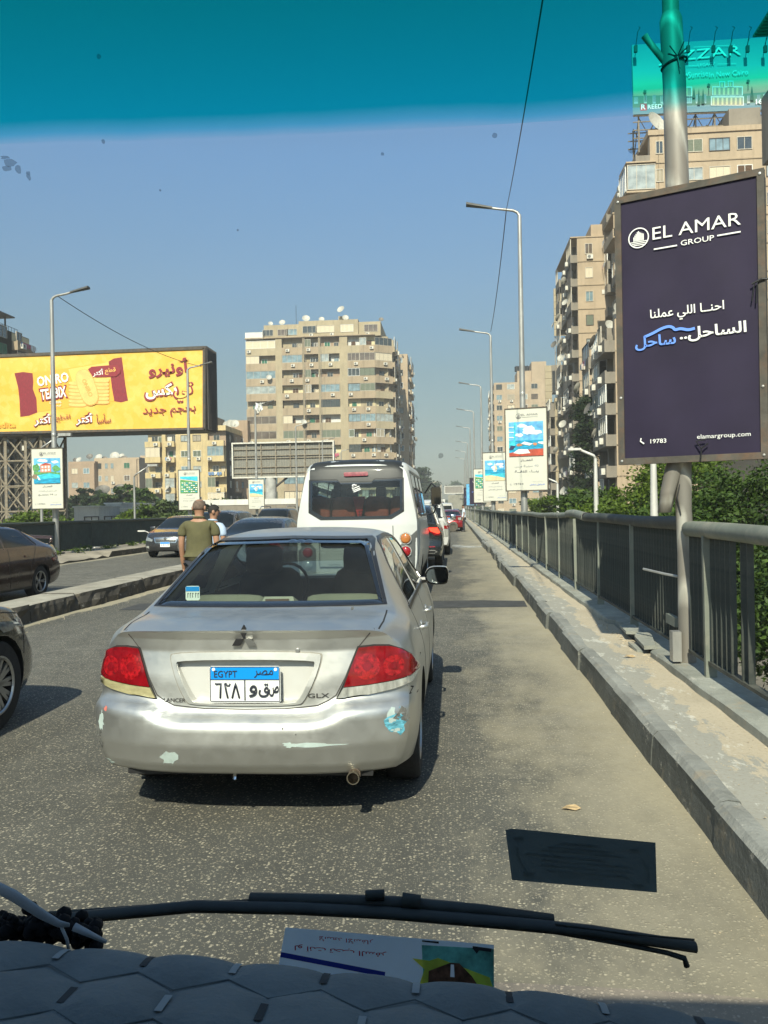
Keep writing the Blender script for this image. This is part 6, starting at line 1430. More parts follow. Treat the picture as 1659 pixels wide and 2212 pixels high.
kk=[0]
def jp(pts,c,nm='print_shape'): kk[0]+=1; return poly(jb,[jl(*q) for q in pts],-.03-.0015*kk[0],flat('jp_%s'%str(c),c,.6),nm)
cr=lambda x,y:((2380+x*.3882)*.5486,(130+y*.3882)*.5486)
jp([cr(*q) for q in [(285,640),(700,630),(1100,640),(1659,600),(1700,700),(285,760)]],(.12,.19,.13))
r3=random.Random(9)
for i in range(16):
    x=300+i*88+r3.uniform(-15,15); w=r3.uniform(30,60); hh=r3.uniform(60,100); jp([cr(*q) for q in [(x,720),(x+w,718),(x+w,718-hh),(x,720-hh)]],(.50,.50,.45) if i%2 else (.35,.42,.42))
    for q_ in range(3): jp([cr(*q) for q in [(x+5+q_*w*.3,700),(x+5+q_*w*.3+8,700),(x+13+q_*w*.3,712-hh),(x+5+q_*w*.3,712-hh)]],(.20,.22,.22))
for (x,y_,w,hh) in [(1090,640,310,95),(1075,742,335,95),(1160,560,60,65),(1245,555,60,65),(800,650,85,100)]:
    jp([cr(*q) for q in [(x,y_),(x+w,y_),(x+w,y_-hh),(x,y_-hh)]],(.70,.68,.62)); jp([cr(*q) for q in [(x+10,y_-6),(x+w-10,y_-6),(x+w-10,y_-hh+12),(x+10,y_-hh+12)]],(.30,.27,.20))
    for t in range(int(w//45)): jp([cr(*q) for q in [(x+18+t*45,y_-8),(x+38+t*45,y_-8),(x+38+t*45,y_-hh+16),(x+18+t*45,y_-hh+16)]],(.62,.52,.30))
for (x,y_,w,hh) in [(903,665,30,110),(953,735,30,170),(996,725,32,160),(1490,690,40,150)]: jp([cr(*q) for q in [(x-w/2,y_),(x+w/2,y_),(x+w*.25,y_-hh*.6),(x,y_-hh)]],(.03,.09,.05))
for (x,y_) in [(1053,535),(1452,495),(407,600)]:
    jp([cr(*q) for q in [(x-3,y_+90),(x+4,y_+90),(x+3,y_),(x-2,y_)]],(.10,.07,.04)); jp([cr(x+22*math.cos(t*.52)*(1 if t%2 else .55),y_+22*math.sin(t*.52)*(1 if t%2 else .55)) for t in range(12)],(.05,.12,.07))
jp([cr(*q) for q in [(285,765),(1659,740),(1700,760),(1700,780),(285,835)]],(.10,.22,.28))
def jw(t,x,y_,w,hh,c=(.85,.85,.82),**kw): kk[0]+=1; X,Z=jl(*cr(x,y_)); s=.3882*.5486*JY/1791; write(jb,t,X,Z,w*s,hh*s,flat('jp_%s'%str(c),c,.6),y=-.03-.0015*kk[0],**kw)
jw('JAZZAR',960,235,790,125,bold=.0,rot=R(2)); jw('LEGACY',1030,326,165,28,rot=R(1)); jw('A New',760,430,170,45,rot=R(1)); jw('Sunrise',945,425,190,60,bold=.0,rot=R(2)); jw('In New Cairo',1255,417,370,50,rot=R(1)); jw('16',1562,702,62,52,bold=.02)
jp([cr(*q) for q in [(358,725),(425,722),(428,792),(360,796)]],(.45,.04,.06)); jw('R',391,758,44,50,bold=.02); jw('REEDY',530,752,180,42,bold=.01)
for ls in ((900,150,1320,130),(800,340,940,335),(1140,322,1330,315)): jp([cr(ls[0],ls[1]),cr(ls[2],ls[3]),cr(ls[2],ls[3]+4),cr(ls[0],ls[1]+4)],(.8,.8,.75))
# spotlights on arms over its top edge
for i,u in enumerate((1375,1487,1541,1578,1614,1652)):
    x,z=jl(u,90); mb=MB(); mb.tube([(x-.3,-.9,z-1.0),(x-.05,-.9,z+.6),(x+.25,-.7,z+1.1),(x+.3,.1,z+1.7)],.04,5); mb.build('lamp_arm',M['black'],jb); mb=MB(); mb.box(x-.5,-1.15,z-1.7,x-.15,-.85,z-1.0); mb.build('flood_light',M['black'],jb)
# its steel frame on the roof
zr=P(1500,290,JY).z-j0.z-1.5
for yy in (.4,3.2):
    for i in range(9):
        x=.6+i*2.05; mb=MB(); mb.tube([(x,yy,zr),(x,yy,.0 if yy<1 else -.3)],.10,5); mb.build('upright',M['dark_frame'] if i%2 else M['lattice'],jb)
        if i<8:
            mb=MB(); mb.tube([(x,yy,zr),(x+2.05,yy,-.1)],.06,4); mb.build('brace',M['dark_frame'],jb); mb=MB(); mb.tube([(x,yy,-.1),(x+2.05,yy,zr)],.05,4); mb.build('brace',M['dark_frame'],jb)
    for z in (-.6,-1.5,-2.4):
        mb=MB(); mb.tube([(0,yy,z),(17,yy,z)],.07,5); mb.build('cross_bar',M['lattice'],jb)
for i in range(9): mb=MB(); mb.tube([(.6+i*2.05,.4,-.1),(.6+i*2.05,3.2,zr)],.06,4); mb.build('brace',M['dark_frame'],jb)

# ------------------------------------------------------------------ buildings
_WC={}
def win_mesh(w,h,n,fm,pmn):
    k=(round(w,1),round(h,1),n,fm,pmn)
    if k in _WC: return _WC[k]
    w,h=k[0],k[1]; b=.07; mb=MB()
    for (x0,z0,x1,z1) in ((0,0,w,b),(0,h-b,w,h),(0,b,b,h-b),(w-b,b,w,h-b)): mb.box(x0,-.05,z0,x1,.06,z1)
    for i in range(1,n): mb.box(w*i/n-b*.4,-.03,b,w*i/n+b*.4,.05,h-b)
    f=mb.mesh('window',M[fm]); mb=MB()
    if pmn.startswith('shut'):
        nl=max(4,int(h/.16))
        for i in range(nl): z=b+(h-2*b)*i/nl; mb.add([(b,.01,z),(w-b,.01,z),(w-b,-.03,z+(h-2*b)/nl*.8),(b,-.03,z+(h-2*b)/nl*.8)],[(0,1,2,3)])
        mb.box(b,.03,b,w-b,.05,h-b)
    else: mb.box(b,.01,b,w-b,.03,h-b)
    p=mb.mesh('pane',M[pmn]); _WC[k]=(f,p); return _WC[k]
def window(root,Fm,x,z,w,h,rg,y=0.,kind=None,child=True):
    r=rg.random(); kinds=['pane_blue','pane_dark','pane_light','pane_brown','shut_green','shut_brown','shut_grey','blind','curtain']
    if kind is None: kind=rg.choices(kinds,[3,3,2,1.5,1.2,1,1.5,1.6,1])[0]
    n=2 if w<2.2 else 3 if w<3.4 else 4; n=1 if kind.startswith('shut') and w<1.3 else n
    f,p=win_mesh(w,h,n,rg.choice(['white_frame','alu_frame','dark_frame','alu_frame']),kind)
    mw=Fm@T(x,y,z); o=link('window',f,root,mw)
    if child: link('pane',p,o)
    return o
mb=MB(); mb.box(0,-.34,0,.82,0,.56); mb.add([(.06+.4+.21*math.cos(t*.5236)-.14,-.345,.28+.21*math.sin(t*.5236)) for t in range(12)],[tuple(reversed(range(12)))],1)
ACM=mb.mesh('air_conditioner',[M['ac'],flat('ac_fan',(.12,.12,.11),.6)])
def dish_me(r,m_):
    mb=MB(); prof=[(r*k/5,r*.28*(k/5)**2) for k in range(6)]; mb.lathe(prof,18,0,'y'); mb.v=[(x,-y_+r*.28 if 0 else y_*-1,z) for x,y_,z in mb.v]
    mb.tube([(0,0,-.9*r),(0,-.6*r,0)],.02,4); mb.tube([(0,.12,-r*1.15),(0,.05,0)],.04,5); return mb.mesh('dish',m_,smooth=True)
DM=[dish_me(1.,M['dish']),dish_me(1.,M['dish_dark'])]
def part_dish(root,Fm,x,z,r,rg,y=-.5): link('satellite_dish',DM[0] if rg.random()<.8 else DM[1],root,Fm@T(x,y,z)@RZ(rg.uniform(-.9,.9))@Matrix.Rotation(R(-25),4,'X')@Matrix.Scale(r,4))
def roof_dish(x,y,z,r,label,m_=0,rz=0.,tilt=-30,group='satellite dishes on the roofs'):
    r*=.8
    o=link('satellite_dish',DM[m_]); o.location=(x,y,z+r*1.1); o.rotation_euler=(R(tilt),0,rz); o.scale=(r,r,r); tag(o,label,'satellite dish',group); return o
_PC={}
def box_part(root,Fm,name,x,y,z,w,d,h,m_):
    k=(name,round(w,2),round(d,2),round(h,2),m_)
    if k not in _PC: mb=MB(); mb.box(0,0,0,w,d,h); _PC[k]=mb.mesh(name,M[m_])
    return link(name,_PC[k],root,Fm@T(x,y,z))
def facade(root,Fm,Wd,nf,fh,bays,seed,ph=1.02,bm=.12,wm='tan',sm='slab',z0=0.,rec=1.1,wh=1.35,acp=.3,dp=.05,child=True,encl=.5,fl0=0,lip=.0,washing=.05):
    rg=random.Random(seed); mb=MB(); Ht=nf*fh
    for bz in bays:
        x0,x1,t=bz[:3]
        if t in 'wp': mb.box(x0,0,z0,x1,rec+.01,z0+Ht)
    if mb.v: mb.build('wall',M[wm],root,mw=Fm)
    for fl in range(fl0,nf):
        zf=z0+fl*fh
        for bz in bays:
            x0,x1,t=bz[:3]; w=x1-x0
            if t=='w':
                ws=bz[3] if len(bz)>3 else [(w*.5,min(1.8,w*.6))]
                for cx_,ww in ws:
                    if rg.random()<.06: continue
                    window(root,Fm,x0+cx_-ww/2,zf+.95,ww,wh,rg,y=-.03,child=child)
                    if rg.random()<acp: link('air_conditioner',ACM,root,Fm@T(x0+cx_-.4+rg.uniform(-.5,.5),0,zf+.25))
                if lip: box_part(root,Fm,'ledge',x0,-lip,zf-.06,w,lip,.12,sm)
            elif t=='l':
                pr=bz[3] if len(bz)>3 else 0.
                y0=-pr
                box_part(root,Fm,'parapet',x0,y0-.02,zf-bm,w,.16,ph+bm,sm if rg.random()<.85 else wm)
                if pr: 
                    box_part(root,Fm,'balcony_slab',x0,y0+.14,zf-.12,w,pr+rec-.14,.14,sm); box_part(root,Fm,'balcony_side',x0,y0+.14,zf+.02,.1,pr-.14,.88,sm); box_part(root,Fm,'balcony_side',x1-.1-x0+x0,y0+.14,zf+.02,.1,pr-.14,.88,sm)
                else: box_part(root,Fm,'floor_slab',x0,.14,zf-.12,w,rec-.14,.16,sm)
                r=rg.random()
                if r<encl: window(root,Fm,x0+.04,zf+ph,w-.08,fh-ph-bm-.02,rg,y=y0+.05,kind=rg.choice(['pane_blue','pane_light','pane_dark','pane_brown','blind','shut_grey','pane_blue']),child=child)
                else:
                    box_part(root,Fm,'back_wall',x0,rec-.04,zf+.04,w,.05,fh-.16,rg.choice(['cream_in','white_plaster',wm,'brownw',wm]))
                    dw=min(1.3,w*.4); window(root,Fm,x0+w*rg.uniform(.15,.5),zf+.06,dw,2.2,rg,y=rec-.10,kind=rg.choice(['pane_dark','shut_green','shut_brown','pane_dark']),child=child)
                    if rg.random()<.5 and w>3: window(root,Fm,x0+w*.68,zf+.95,min(1.2,w*.26),1.2,rg,y=rec-.10,child=child)
                    if rg.random()<.3: window(root,Fm,x0+.05,zf+ph,w*.45,fh-ph-bm-.02,rg,y=y0+.06,kind=rg.choice(['blind','shut_grey','curtain','pane_light']),child=child)
                if rg.random()<acp: link('air_conditioner',ACM,root,Fm@T(x0+rg.uniform(.1,max(.15,w-1.)),y0-.02,zf+.15))
                if rg.random()<washing:
                    m2=MB(); xx=x0+.3
                    while xx<x1-.6: q=rg.uniform(.25,.6); m2.add([(xx,y0-.25,zf+.9),(xx+q,y0-.25,zf+.9),(xx+q,y0-.28,zf+.9-rg.uniform(.4,.9)),(xx,y0-.28,zf+.3)],[(0,1,2,3)],rg.randrange(3)); xx+=q+.1
                    m2.build('washing',[MATS['white_cloth'],pm('red_washing',(.45,.05,.12)),pm('blue_washing',(.12,.22,.4))],root,mw=Fm)
            if dp and rg.random()<dp: part_dish(root,Fm,(x0+x1)/2+rg.uniform(-.3,.3)*w,zf+1.2,rg.uniform(.45,.65),rg,y=-.6-(bz[3] if len(bz)>3 and t=='l' else 0))
def core(root,x0,y0,x1,y1,z1,m_,name='core',z0=0.):
    mb=MB(); mb.box(x0,y0,z0,x1,y1,z1); return mb.build(name,M[m_],root)
# --- the central tower
TY=180.; xl=P(534,1000,TY).x; xr=P(850,1000,TY).x; WT=xr-xl; zro=P(640,708,TY).z-GZ; nf=14; fh=zro/(nf+.62)
tw=empty('apartment_tower',(xl,TY,GZ)); tag(tw,'tall tan apartment tower with rounded balcony bands in the middle of the picture','apartment block')
s=WT/315.; bx=lambda c:(c-220)*.2976*s
bays=[(bx(222),bx(440),'l'),(bx(440),bx(487),'p'),(bx(487),bx(637),'l'),(bx(637),bx(650),'p'),(bx(650),bx(752),'l'),(bx(752),bx(764),'p'),(bx(764),bx(905),'l'),(bx(905),bx(962),'p'),(bx(962),bx(1048),'l'),(bx(1048),bx(1160),'l')]
RC=1.15
core(tw,0,RC,bx(1160),20,nf*fh,'tan')
facade(tw,Matrix(),WT,nf,fh,bays,11,ph=1.1,bm=.5,rec=RC,acp=.55,dp=.02,encl=.52,wh=1.5)
# chamfered corner and right flank
cx0=bx(1160); d=math.hypot(WT-cx0,2.5); ang=math.atan2(2.5,WT-cx0)
core(tw,cx0-.2,RC+2.,WT-RC,19.5,nf*fh,'tan')
facade(tw,T(cx0,0,0)@RZ(ang),d,nf,fh,[(0,d,'l')],12,ph=1.1,bm=.5,rec=RC,acp=.4,dp=.02,encl=.5)
facade(tw,T(WT,2.5,0)@RZ(R(90)),17.,nf,fh,[(0,4,'l',.5),(4,5,'p'),(5,9,'l',.8),(9,11,'w'),(11,15.5,'l',.8),(15.5,17,'p')],13,rec=1.,acp=.5,dp=.06,encl=.45)
core(tw,cx0-1,2.5,WT-1.0,19.5,nf*fh-.02,'tan')
# top storey set back and roof edge
mb=MB(); zt=nf*fh
mb.box(bx(350),1.2,zt,bx(1200),19,zt+3.1); mb.box(bx(610),.6,zt,bx(1040),1.2,zt+3.6); mb.box(bx(610),1.2,zt+3.1,bx(1040),10,zt+3.6); mb.box(bx(880),5,zt+3.6,bx(945),9,zt+5.4); mb.box(bx(240),2.,zt,bx(350),14,zt+1.6); mb.build('top_storey',M['tan'],tw)
mb=MB(); mb.box(bx(222),-.1,zt-.15,bx(350),1.9,zt+1.35); mb.build('white_terrace',M['white_plaster'],tw)
mb=MB(); mb.box(bx(222)-.1,-.25,zt-.1,bx(1160),1.19,zt+.12); mb.build('cornice',M['slab'],tw)
rg=random.Random(3)
for c,ww,kd in ((690,3.2,'pane_dark'),(800,4.2,'blind'),(960,2.8,'blind'),(1130,3.,'pane_brown')):
    window(tw,Matrix(),bx(c)-ww/2,zt+.9,ww,1.6,rg,y=.55 if 610<c<1040 else 1.15,kind=kd)
for c in (370,480,545): window(tw,Matrix(),bx(c)-.9,zt+.7,2.4,1.4,rg,y=1.15)
for c,z in ((688,.35),(838,.35),(1093,.3)): link('air_conditioner',ACM,tw,T(bx(c),.55 if c<1040 else 1.1,zt-.2+z))
mb=MB()
for c in (640,757):
    for i in range(3): mb.tube([(bx(c)+i*.25,-.12,6),(bx(c)+i*.25,-.12,zt)],.05,4)
mb.build('drain_pipe',M['greyw'],tw)
for c,z,r,lb in ((387,3.2,.7,'small dish at the left end of the tower roof'),(475,3.15,.9,'white dish on the left part of the tower roof'),(650,3.65,1.1,'larger white dish at the middle of the tower roof'),(765,3.65,.8,'dish left of the lift housing on the tower roof'),(910,5.4,1.1,'white dish standing on the lift housing of the tower'),(940,3.7,.9,'dish right of the lift housing on the tower roof'),(1200,3.2,.7,'dark dish at the right corner of the tower roof')):
    roof_dish(xl+bx(c),TY+3.,GZ+zt+z,r,lb,1 if 'dark' in lb else 0,rg.uniform(-.5,.5))
mb=MB(); mb.tube([(0,0,0),(0,0,5.5)],.05,5); o=mb.build('roof_mast',M['black']); o.location=(xl+bx(560),TY+6,GZ+zt+3); tag(o,'thin antenna mast on the left half of the tower roof','antenna')
# --- second tower behind it
T2=205.; xl2=P(842,1000,T2).x; xr2=P(884,1000,T2).x; z2=P(862,765,T2).z-GZ
t2=empty('apartment_tower',(xl2,T2,GZ)); tag(t2,'narrow tan tower half hidden behind the right side of the central tower','apartment block'); nf2=15; f2=z2/nf2
core(t2,0,.5,xr2-xl2,17,z2,'tan2'); facade(t2,Matrix(),xr2-xl2,nf2,f2,[(0,xr2-xl2,'w',[(2.9,1.5)])],21,wm='tan2',rec=.5,acp=.4,dp=0); facade(t2,T(xr2-xl2,.5,0)@RZ(R(90)),16,nf2,f2,[(0,3,'w'),(3,8,'l',.7),(8,11,'w'),(11,16,'l',.7)],22,wm='tan2',rec=.02,acp=.5,dp=.08,child=False)
roof_dish(xl2+2,T2+3,GZ+z2,.9,'dish on top of the narrow tower behind the central one'); 
# --- yellowish apartment block, left
LYB=165.; xl3=P(318,1050,LYB).x; xr3=P(487,1050,LYB).x; W3=xr3-xl3; z3=P(420,930,LYB).z-GZ
yb3=empty('apartment_block',(xl3,LYB,GZ)); tag(yb3,'weathered yellow apartment block with curved balconies below the right end of the yellow billboard','apartment block')
nf3=8; f3=z3/nf3; q=W3/510.
bays=[(0,100*q,'l',1.0),(100*q,125*q,'p'),(125*q,190*q,'l',.9),(190*q,400*q,'w',[(60*q,1.6),(140*q,1.7)]),(400*q,W3,'l',.7)]
core(yb3,0,1.0,W3,13.,z3,'yellow'); facade(yb3,Matrix(),W3,nf3,f3,bays,31,wm='yellow',sm='yellow',rec=1.0,acp=.45,dp=.06,encl=.18,wh=1.3,washing=.15)
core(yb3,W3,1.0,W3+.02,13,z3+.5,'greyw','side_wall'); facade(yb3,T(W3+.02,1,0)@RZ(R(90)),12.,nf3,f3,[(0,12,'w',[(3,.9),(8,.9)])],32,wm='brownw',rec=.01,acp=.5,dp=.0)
core(yb3,-.1,-.15,W3+.3,13.2,z3+.9,'yellow','roof_parapet',z0=z3-.12); mb=MB(); mb.box(W3*.6,3,z3+.9,W3*.85,9,z3+3.); mb.build('stair_housing',M['greyw'],yb3)
for c,lb,r in ((.70,'dish on the stair housing of the yellow block',.9),(.95,'first dish at the right end of the yellow block roof',1.0),(1.05,'second large dish at the right end of the yellow block roof',1.2),(1.0,'third dish behind the two at the yellow block roof end',1.2)):
    roof_dish(xl3+W3*c-.6,LYB+4+c*3,GZ+z3+(2.9 if c==.70 else .8),r,lb,0,.3)
# dark block right of it, in shade
x=P(498,1000,178).x; db=empty('apartment_block',(x,178,GZ)); w_=P(536,1000,178).x-x; zz=P(515,908,178).z-GZ; tag(db,'dark brown shaded block squeezed between the yellow block and the central tower','apartment block'); core(db,0,.5,w_,12,zz,'brownw'); facade(db,Matrix(),w_,9,zz/9,[(0,w_,'w',[(w_*.6,1.2)])],33,wm='brownw',rec=.5,acp=.5,dp=.02)
# --- low roofs with big dishes
LB=200.
def low_block(u0,u1,vt,Y,dd,label,wm,seed,nf_=5,bays=None,win=None,par=0):
    x0=P(u0,1050,Y).x; x1=P(u1,1050,Y).x; zt=P((u0+u1)/2,vt,Y).z-GZ; w=x1-x0
    o=empty('low_block',(x0,Y,GZ)); tag(o,label,'building'); core(o,0,.4,w,dd,zt,wm)
    facade(o,Matrix(),w,nf_,zt/nf_,bays or [(0,w,'w',win or [(w*.25,1.6),(w*.7,1.6)])],seed,wm=wm,rec=.4,acp=.2,dp=0,encl=.3); core(o,-.1,.3,w+.1,dd+.1,zt+.5,wm,'roof_parapet',z0=zt-.02); return o,x0,x1,zt+GZ+.5
b1,xa1,xb1,za1=low_block(148,204,1001,LB,12,'flat brown building left of the pale one with small windows, below the billboard','brownw',41,6)
b2_,xa2,xb2,za2=low_block(204,300,993,LB+2,14,'peeling pale building with many satellite dishes on its roof','tan2',42,7,[(0,6.,'w',[(1.5,.8),(3.2,.8),(4.7,.8)]),(6,W3 and 11.,'w',[(2.5,1.5)])])
b3_,xa3,xb3,za3=low_block(296,330,1012,LB+6,12,'shaded brown corner building left of the yellow block','greyw',43,6)
b4_,_,_,_=low_block(304,318,988,LB+12,10,'slim pink building edge behind the yellow block','tan2',44,7)
for i,(u,v,r,m_,Y) in enumerate([(163,993,1.3,1,LB+3),(171,992,1.6,0,LB+3),(194,985,1.7,1,LB+5),(214,986,1.8,0,LB+5),(226,990,1.5,1,LB+6),(237,992,1.2,0,LB+5),(248,983,2.4,0,LB+4),(263,984,1.5,0,LB+6),(268,990,2.0,1,LB+5),(289,998,1.8,0,LB+5)]):
    r*=.62; p=P(u,v,Y); roof_dish(p.x,Y,p.z-r*1.1,r,['dark tilted dish at the far left of the low roofs','beige dish beside the dark tilted one on the low roofs','dark grey dish standing high left on the pale roof','white dish between two dark ones on the pale roof','brown dish low in the middle of the pale roof','small pale dish next to the biggest dish','biggest cream dish rising over the pale building','pale dish just right of the biggest one','wide grey dish at the right end of the pale roof','lone dish over the shaded corner building'][i],m_,[.5,-.3,.2,0,.4,-.2,.15,0,.3,-.4][i],-35)
    mb=MB()
for i,(u,v) in enumerate([(222,1052),(260,1050)]):
    p=P(u+(0),v-4,150); roof_dish(p.x,150,p.z-2.6,1.7,['dark dish hanging low over the tree tops, left','dark oval dish low over the tree tops, right'][i],1,.3,-50)
# --- dark building at the far left
x0=P(-120,900,88).x; x1=P(66,900,97).x; zt=P(40,712,92).z-GZ
dl_=empty('apartment_block',(x0,88,GZ)); tag(dl_,'shadowy stepped apartment block at the left edge above the yellow billboard','apartment block'); w_=x1-x0
core(dl_,0,1.,w_,9,zt,'greyw'); facade(dl_,Matrix(),w_,15,zt/15,[(0,w_*.3,'l',.7),(w_*.3,w_*.6,'w',[(1.2,1.5)]),(w_*.6,w_-1.5,'l',.7),(w_-1.5,w_,'p')],51,wm='greyw',rec=1.,acp=.5,dp=.08,encl=.5); facade(dl_,T(w_,1,0)@RZ(R(90)),8,15,zt/15,[(0,4,'w'),(4,8,'l',.7)],52,wm='greyw',rec=.02)
mb=MB(); 
for (x,y_) in ((w_-4.5,2),(w_-2.,2),(w_-4.5,7),(w_-2.,7)): mb.box(x,y_,zt,x+.15,y_+.15,zt+2.3)
mb.box(w_-5,1.5,zt+2.3,w_-1.2,8,zt+2.45); mb.box(w_-9,2,zt,w_-5.5,9,zt+3.4); mb.build('roof_pergola',M['dark_frame'],dl_)
mb=MB()
for i in range(12): mb.tube([(w_-1.2+.05,1.2+i*.65,zt),(w_-1.2+.05,1.2+i*.65,zt+1.)],.03,4)
mb.tube([(w_-1.15,1.2,zt+1.),(w_-1.15,8.6,zt+1.)],.03,4); mb.build('roof_railing',M['dark_frame'],dl_)
x0=P(-30,1000,100).x; x1=P(112,1000,108).x; zt=P(80,905,100).z-GZ; d2=empty('apartment_block',(x0,100,GZ)); tag(d2,'dark block seen between the lattice tower and the first left lamp post','apartment block'); core(d2,0,.8,x1-x0,8,zt,'greyw'); facade(d2,Matrix(),x1-x0,7,zt/7,[(0,x1-x0,'w',[(2,1.2),(4.5,1.2),(7,1.2)])],53,wm='greyw',rec=.8,acp=.4)
# --- low white roofs and a pale parapet beyond the left railing
for (u0,u1,vt,Y,m_,lb) in [(160,214,1096,62,'white_plaster','low white flat roofed building just over the left railing'),(228,262,1089,66,'white_plaster','grey roof box standing behind the low white building'),(262,345,1100,64,'white_plaster','low grey wall right of the white building'),]:
    x0=P(u0,1100,Y).x; x1=P(u1,1100,Y).x; z=P((u0+u1)/2,vt,Y).z; o=empty('low_house',(x0,Y,GZ)); tag(o,lb,'building'); core(o,0,0,x1-x0,8,z-GZ,m_,'wall'); mb=MB(); mb.box(-.1,-.1,z-GZ,x1-x0+.1,8.1,z-GZ+.12); mb.build('roof_edge',M[m_],o)
    for i in range(2): link('window',win_mesh(1.2,1.1,2,'dark_frame','pane_dark')[0],o,T(.8+i*1.6,-.01,z-GZ-1.8))
x0=P(436,1100,80).x; x1=P(640,1100,80).x; z=P(500,1079,80).z; mb=MB(); mb.box(0,0,0,x1-x0,.6,.55); o=mb.build('flyover_parapet',M['white_plaster']); o.location=(x0,80,z-.55); tag(o,'long pale parapet of another flyover behind the parked looking cars','flyover')
mb=MB(); mb.box(0,.0,0,x1-x0,.5,z-.55-GZ); o=mb.build('flyover_wall',M['greyw']); o.location=(x0,80.05,GZ); tag(o,'shaded wall under the long pale flyover parapet','wall')

# --- right hand side
def right_block(name,label,x0,Y0,Y1,wd,zr,front,street,wm,seed,nf_,acp=.4,dp=.1,sm='slab',encl=.5,rec=.9):
    o=empty(name,(x0,Y0,GZ)); tag(o,label,'apartment block'); h=zr-GZ; fh_=h/nf_; L=Y1-Y0
    core(o,rec,rec,wd,L,h,wm); 
    facade(o,Matrix(),wd,nf_,fh_,front,seed,wm=wm,rec=rec,acp=.2,dp=.0,sm=sm,fl0=nf_//3 if Y0<100 else 0,lip=.08)
    facade(o,T(0,L,0)@RZ(R(-90)),L,nf_,fh_,street,seed+1,wm='greyw',sm='greyw',rec=rec,acp=acp,dp=dp,encl=encl,child=Y0<100,washing=.12)  # street face in darker plaster: its shade and grime put in the colour
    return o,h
# nearest tall block (its roof carries the seaside hoarding)
X1=P(1405,400,92).x; zr=P(1500,287,92).z
rb1,h1=right_block('apartment_block','tall tan block behind the big navy sign, paired windows in front, terraces along the street','%s'and X1,92,126,24,zr,[(0,2.2,'w',[(1.0,.8)]),(2.2,3.2,'p'),(3.2,8.6,'w',[(1.4,1.9),(4.1,2.2)]),(8.6,11.2,'w',[(1.3,1.6)]),(11.2,24,'w',[(2,2.2),(6,2.2),(10,2.2)])],[(0,7,'l',1.1),(7,9,'w'),(9,16,'l',1.4),(16,18,'p'),(18,25,'l',1.2),(25,34,'l',1.5)],'tan2',61,16,dp=.05)
mb=MB(); mb.box(-.2,-.15,h1-.05,24,33,h1+.5); mb.build('roof_parapet',M['tan2'],rb1); mb=MB(); mb.box(8.5,.5,h1+.5,11.8,8,h1+2.6); mb.box(11.8,.5,h1+.5,20,8,h1+1.6); mb.build('roof_room',M['greyw'],rb1)
mb=MB(); mb.box(-2.6,-.3,h1-6.2,.6,3.6,h1-6.0); mb.box(-2.6,-.3,h1-3.0,.6,3.6,h1-2.85); mb.box(-3.3,4.,h1-6.9,0,10,h1-6.75); mb.box(-3.3,4.,h1-9.6,0,10,h1-9.45); mb.box(-3.3,4.,h1-9.45,-3.2,10,h1-8.6)
for (x,y_) in ((-3.2,4.1),(-1.8,4.1),(-3.2,9.8)): mb.box(x,y_,h1-8.5,x+.15,y_+.15,h1-6.9)
tag(mb.build('terrace',M['tan2'],rb1),kind='stuff'); rg=random.Random(8)
window(rb1,Matrix(),-2.5,h1-5.9,3.,2.7,rg,y=-.25,kind='pane_light'); window(rb1,T(-2.6,3.5,0)@RZ(R(-90)),0,h1-5.9,3.4,2.7,rg,y=0,kind='pane_dark')
roof_dish(X1+.8,93,zr+.4,1.5,'large white dish on the roof corner under the seaside billboard',0,.6,-20)
X2=P(1251,800,112).x; z2_=P(1290,512,112).z
rb2,h2=right_block('apartment_block','tall narrow tan block with a blank jointed end wall and cluttered dark street face','%s'and X2,112,128,5.4,z2_,[(0,5.4,'w',[(1.5,1.0)])],[(0,4,'l',.9),(4,5,'p'),(5,10,'l',.7),(10,12,'w'),(12,16,'l',.9)],'tan2',71,14,acp=.75,dp=.3)
mb=MB(); mb.box(-.9,-.1,h2,5.5,16,h2+.15); mb.box(2.,1,h2,5,9,h2+2.); mb.build('roof_slab',M['tan2'],rb2); 
X3=P(1278,900,88).x; z3_=P(1329,694,76).z
rb3,h3=right_block('apartment_block','lower block left of the big navy sign, its balconies overgrown by creeper','%s'and X3,75,88,7.,z3_,[(0,.9,'p'),(.9,7,'w',[(1.5,1.5),(4,1.5)])],[(0,4.2,'l',.9),(4.2,4.8,'p'),(4.8,8.6,'l',.7),(8.6,9.2,'p'),(9.2,13,'l',.9)],'tan2',81,9,acp=.8,dp=.3,encl=.45)
for i,(dy,dz,r) in enumerate(((1.5,.1,.7),(2.3,.3,1.0),(3.2,.1,.8),(7.,.1,.8))): roof_dish(X3+.9,75+dy,z3_+dz,r,['small dish at the near end of the creeper block roof','largest white dish on the creeper block roof','middle dish of the three on the creeper block roof','dish alone at the far end of the creeper block roof'][i],0,.5,-25)
X4=X2-1.2; z4_=P(1210,868,134).z
rb4,h4=right_block('apartment_block','shaded lower block farther up the street crowded with dishes and air conditioners','%s'and X4,129,146,6.,z4_,[(0,6,'w')],[(0,5,'l',.9),(5,6,'p'),(6,11,'l',.9),(11,12,'w'),(12,17,'l',.8)],'tan',91,9,acp=.8,dp=.4)
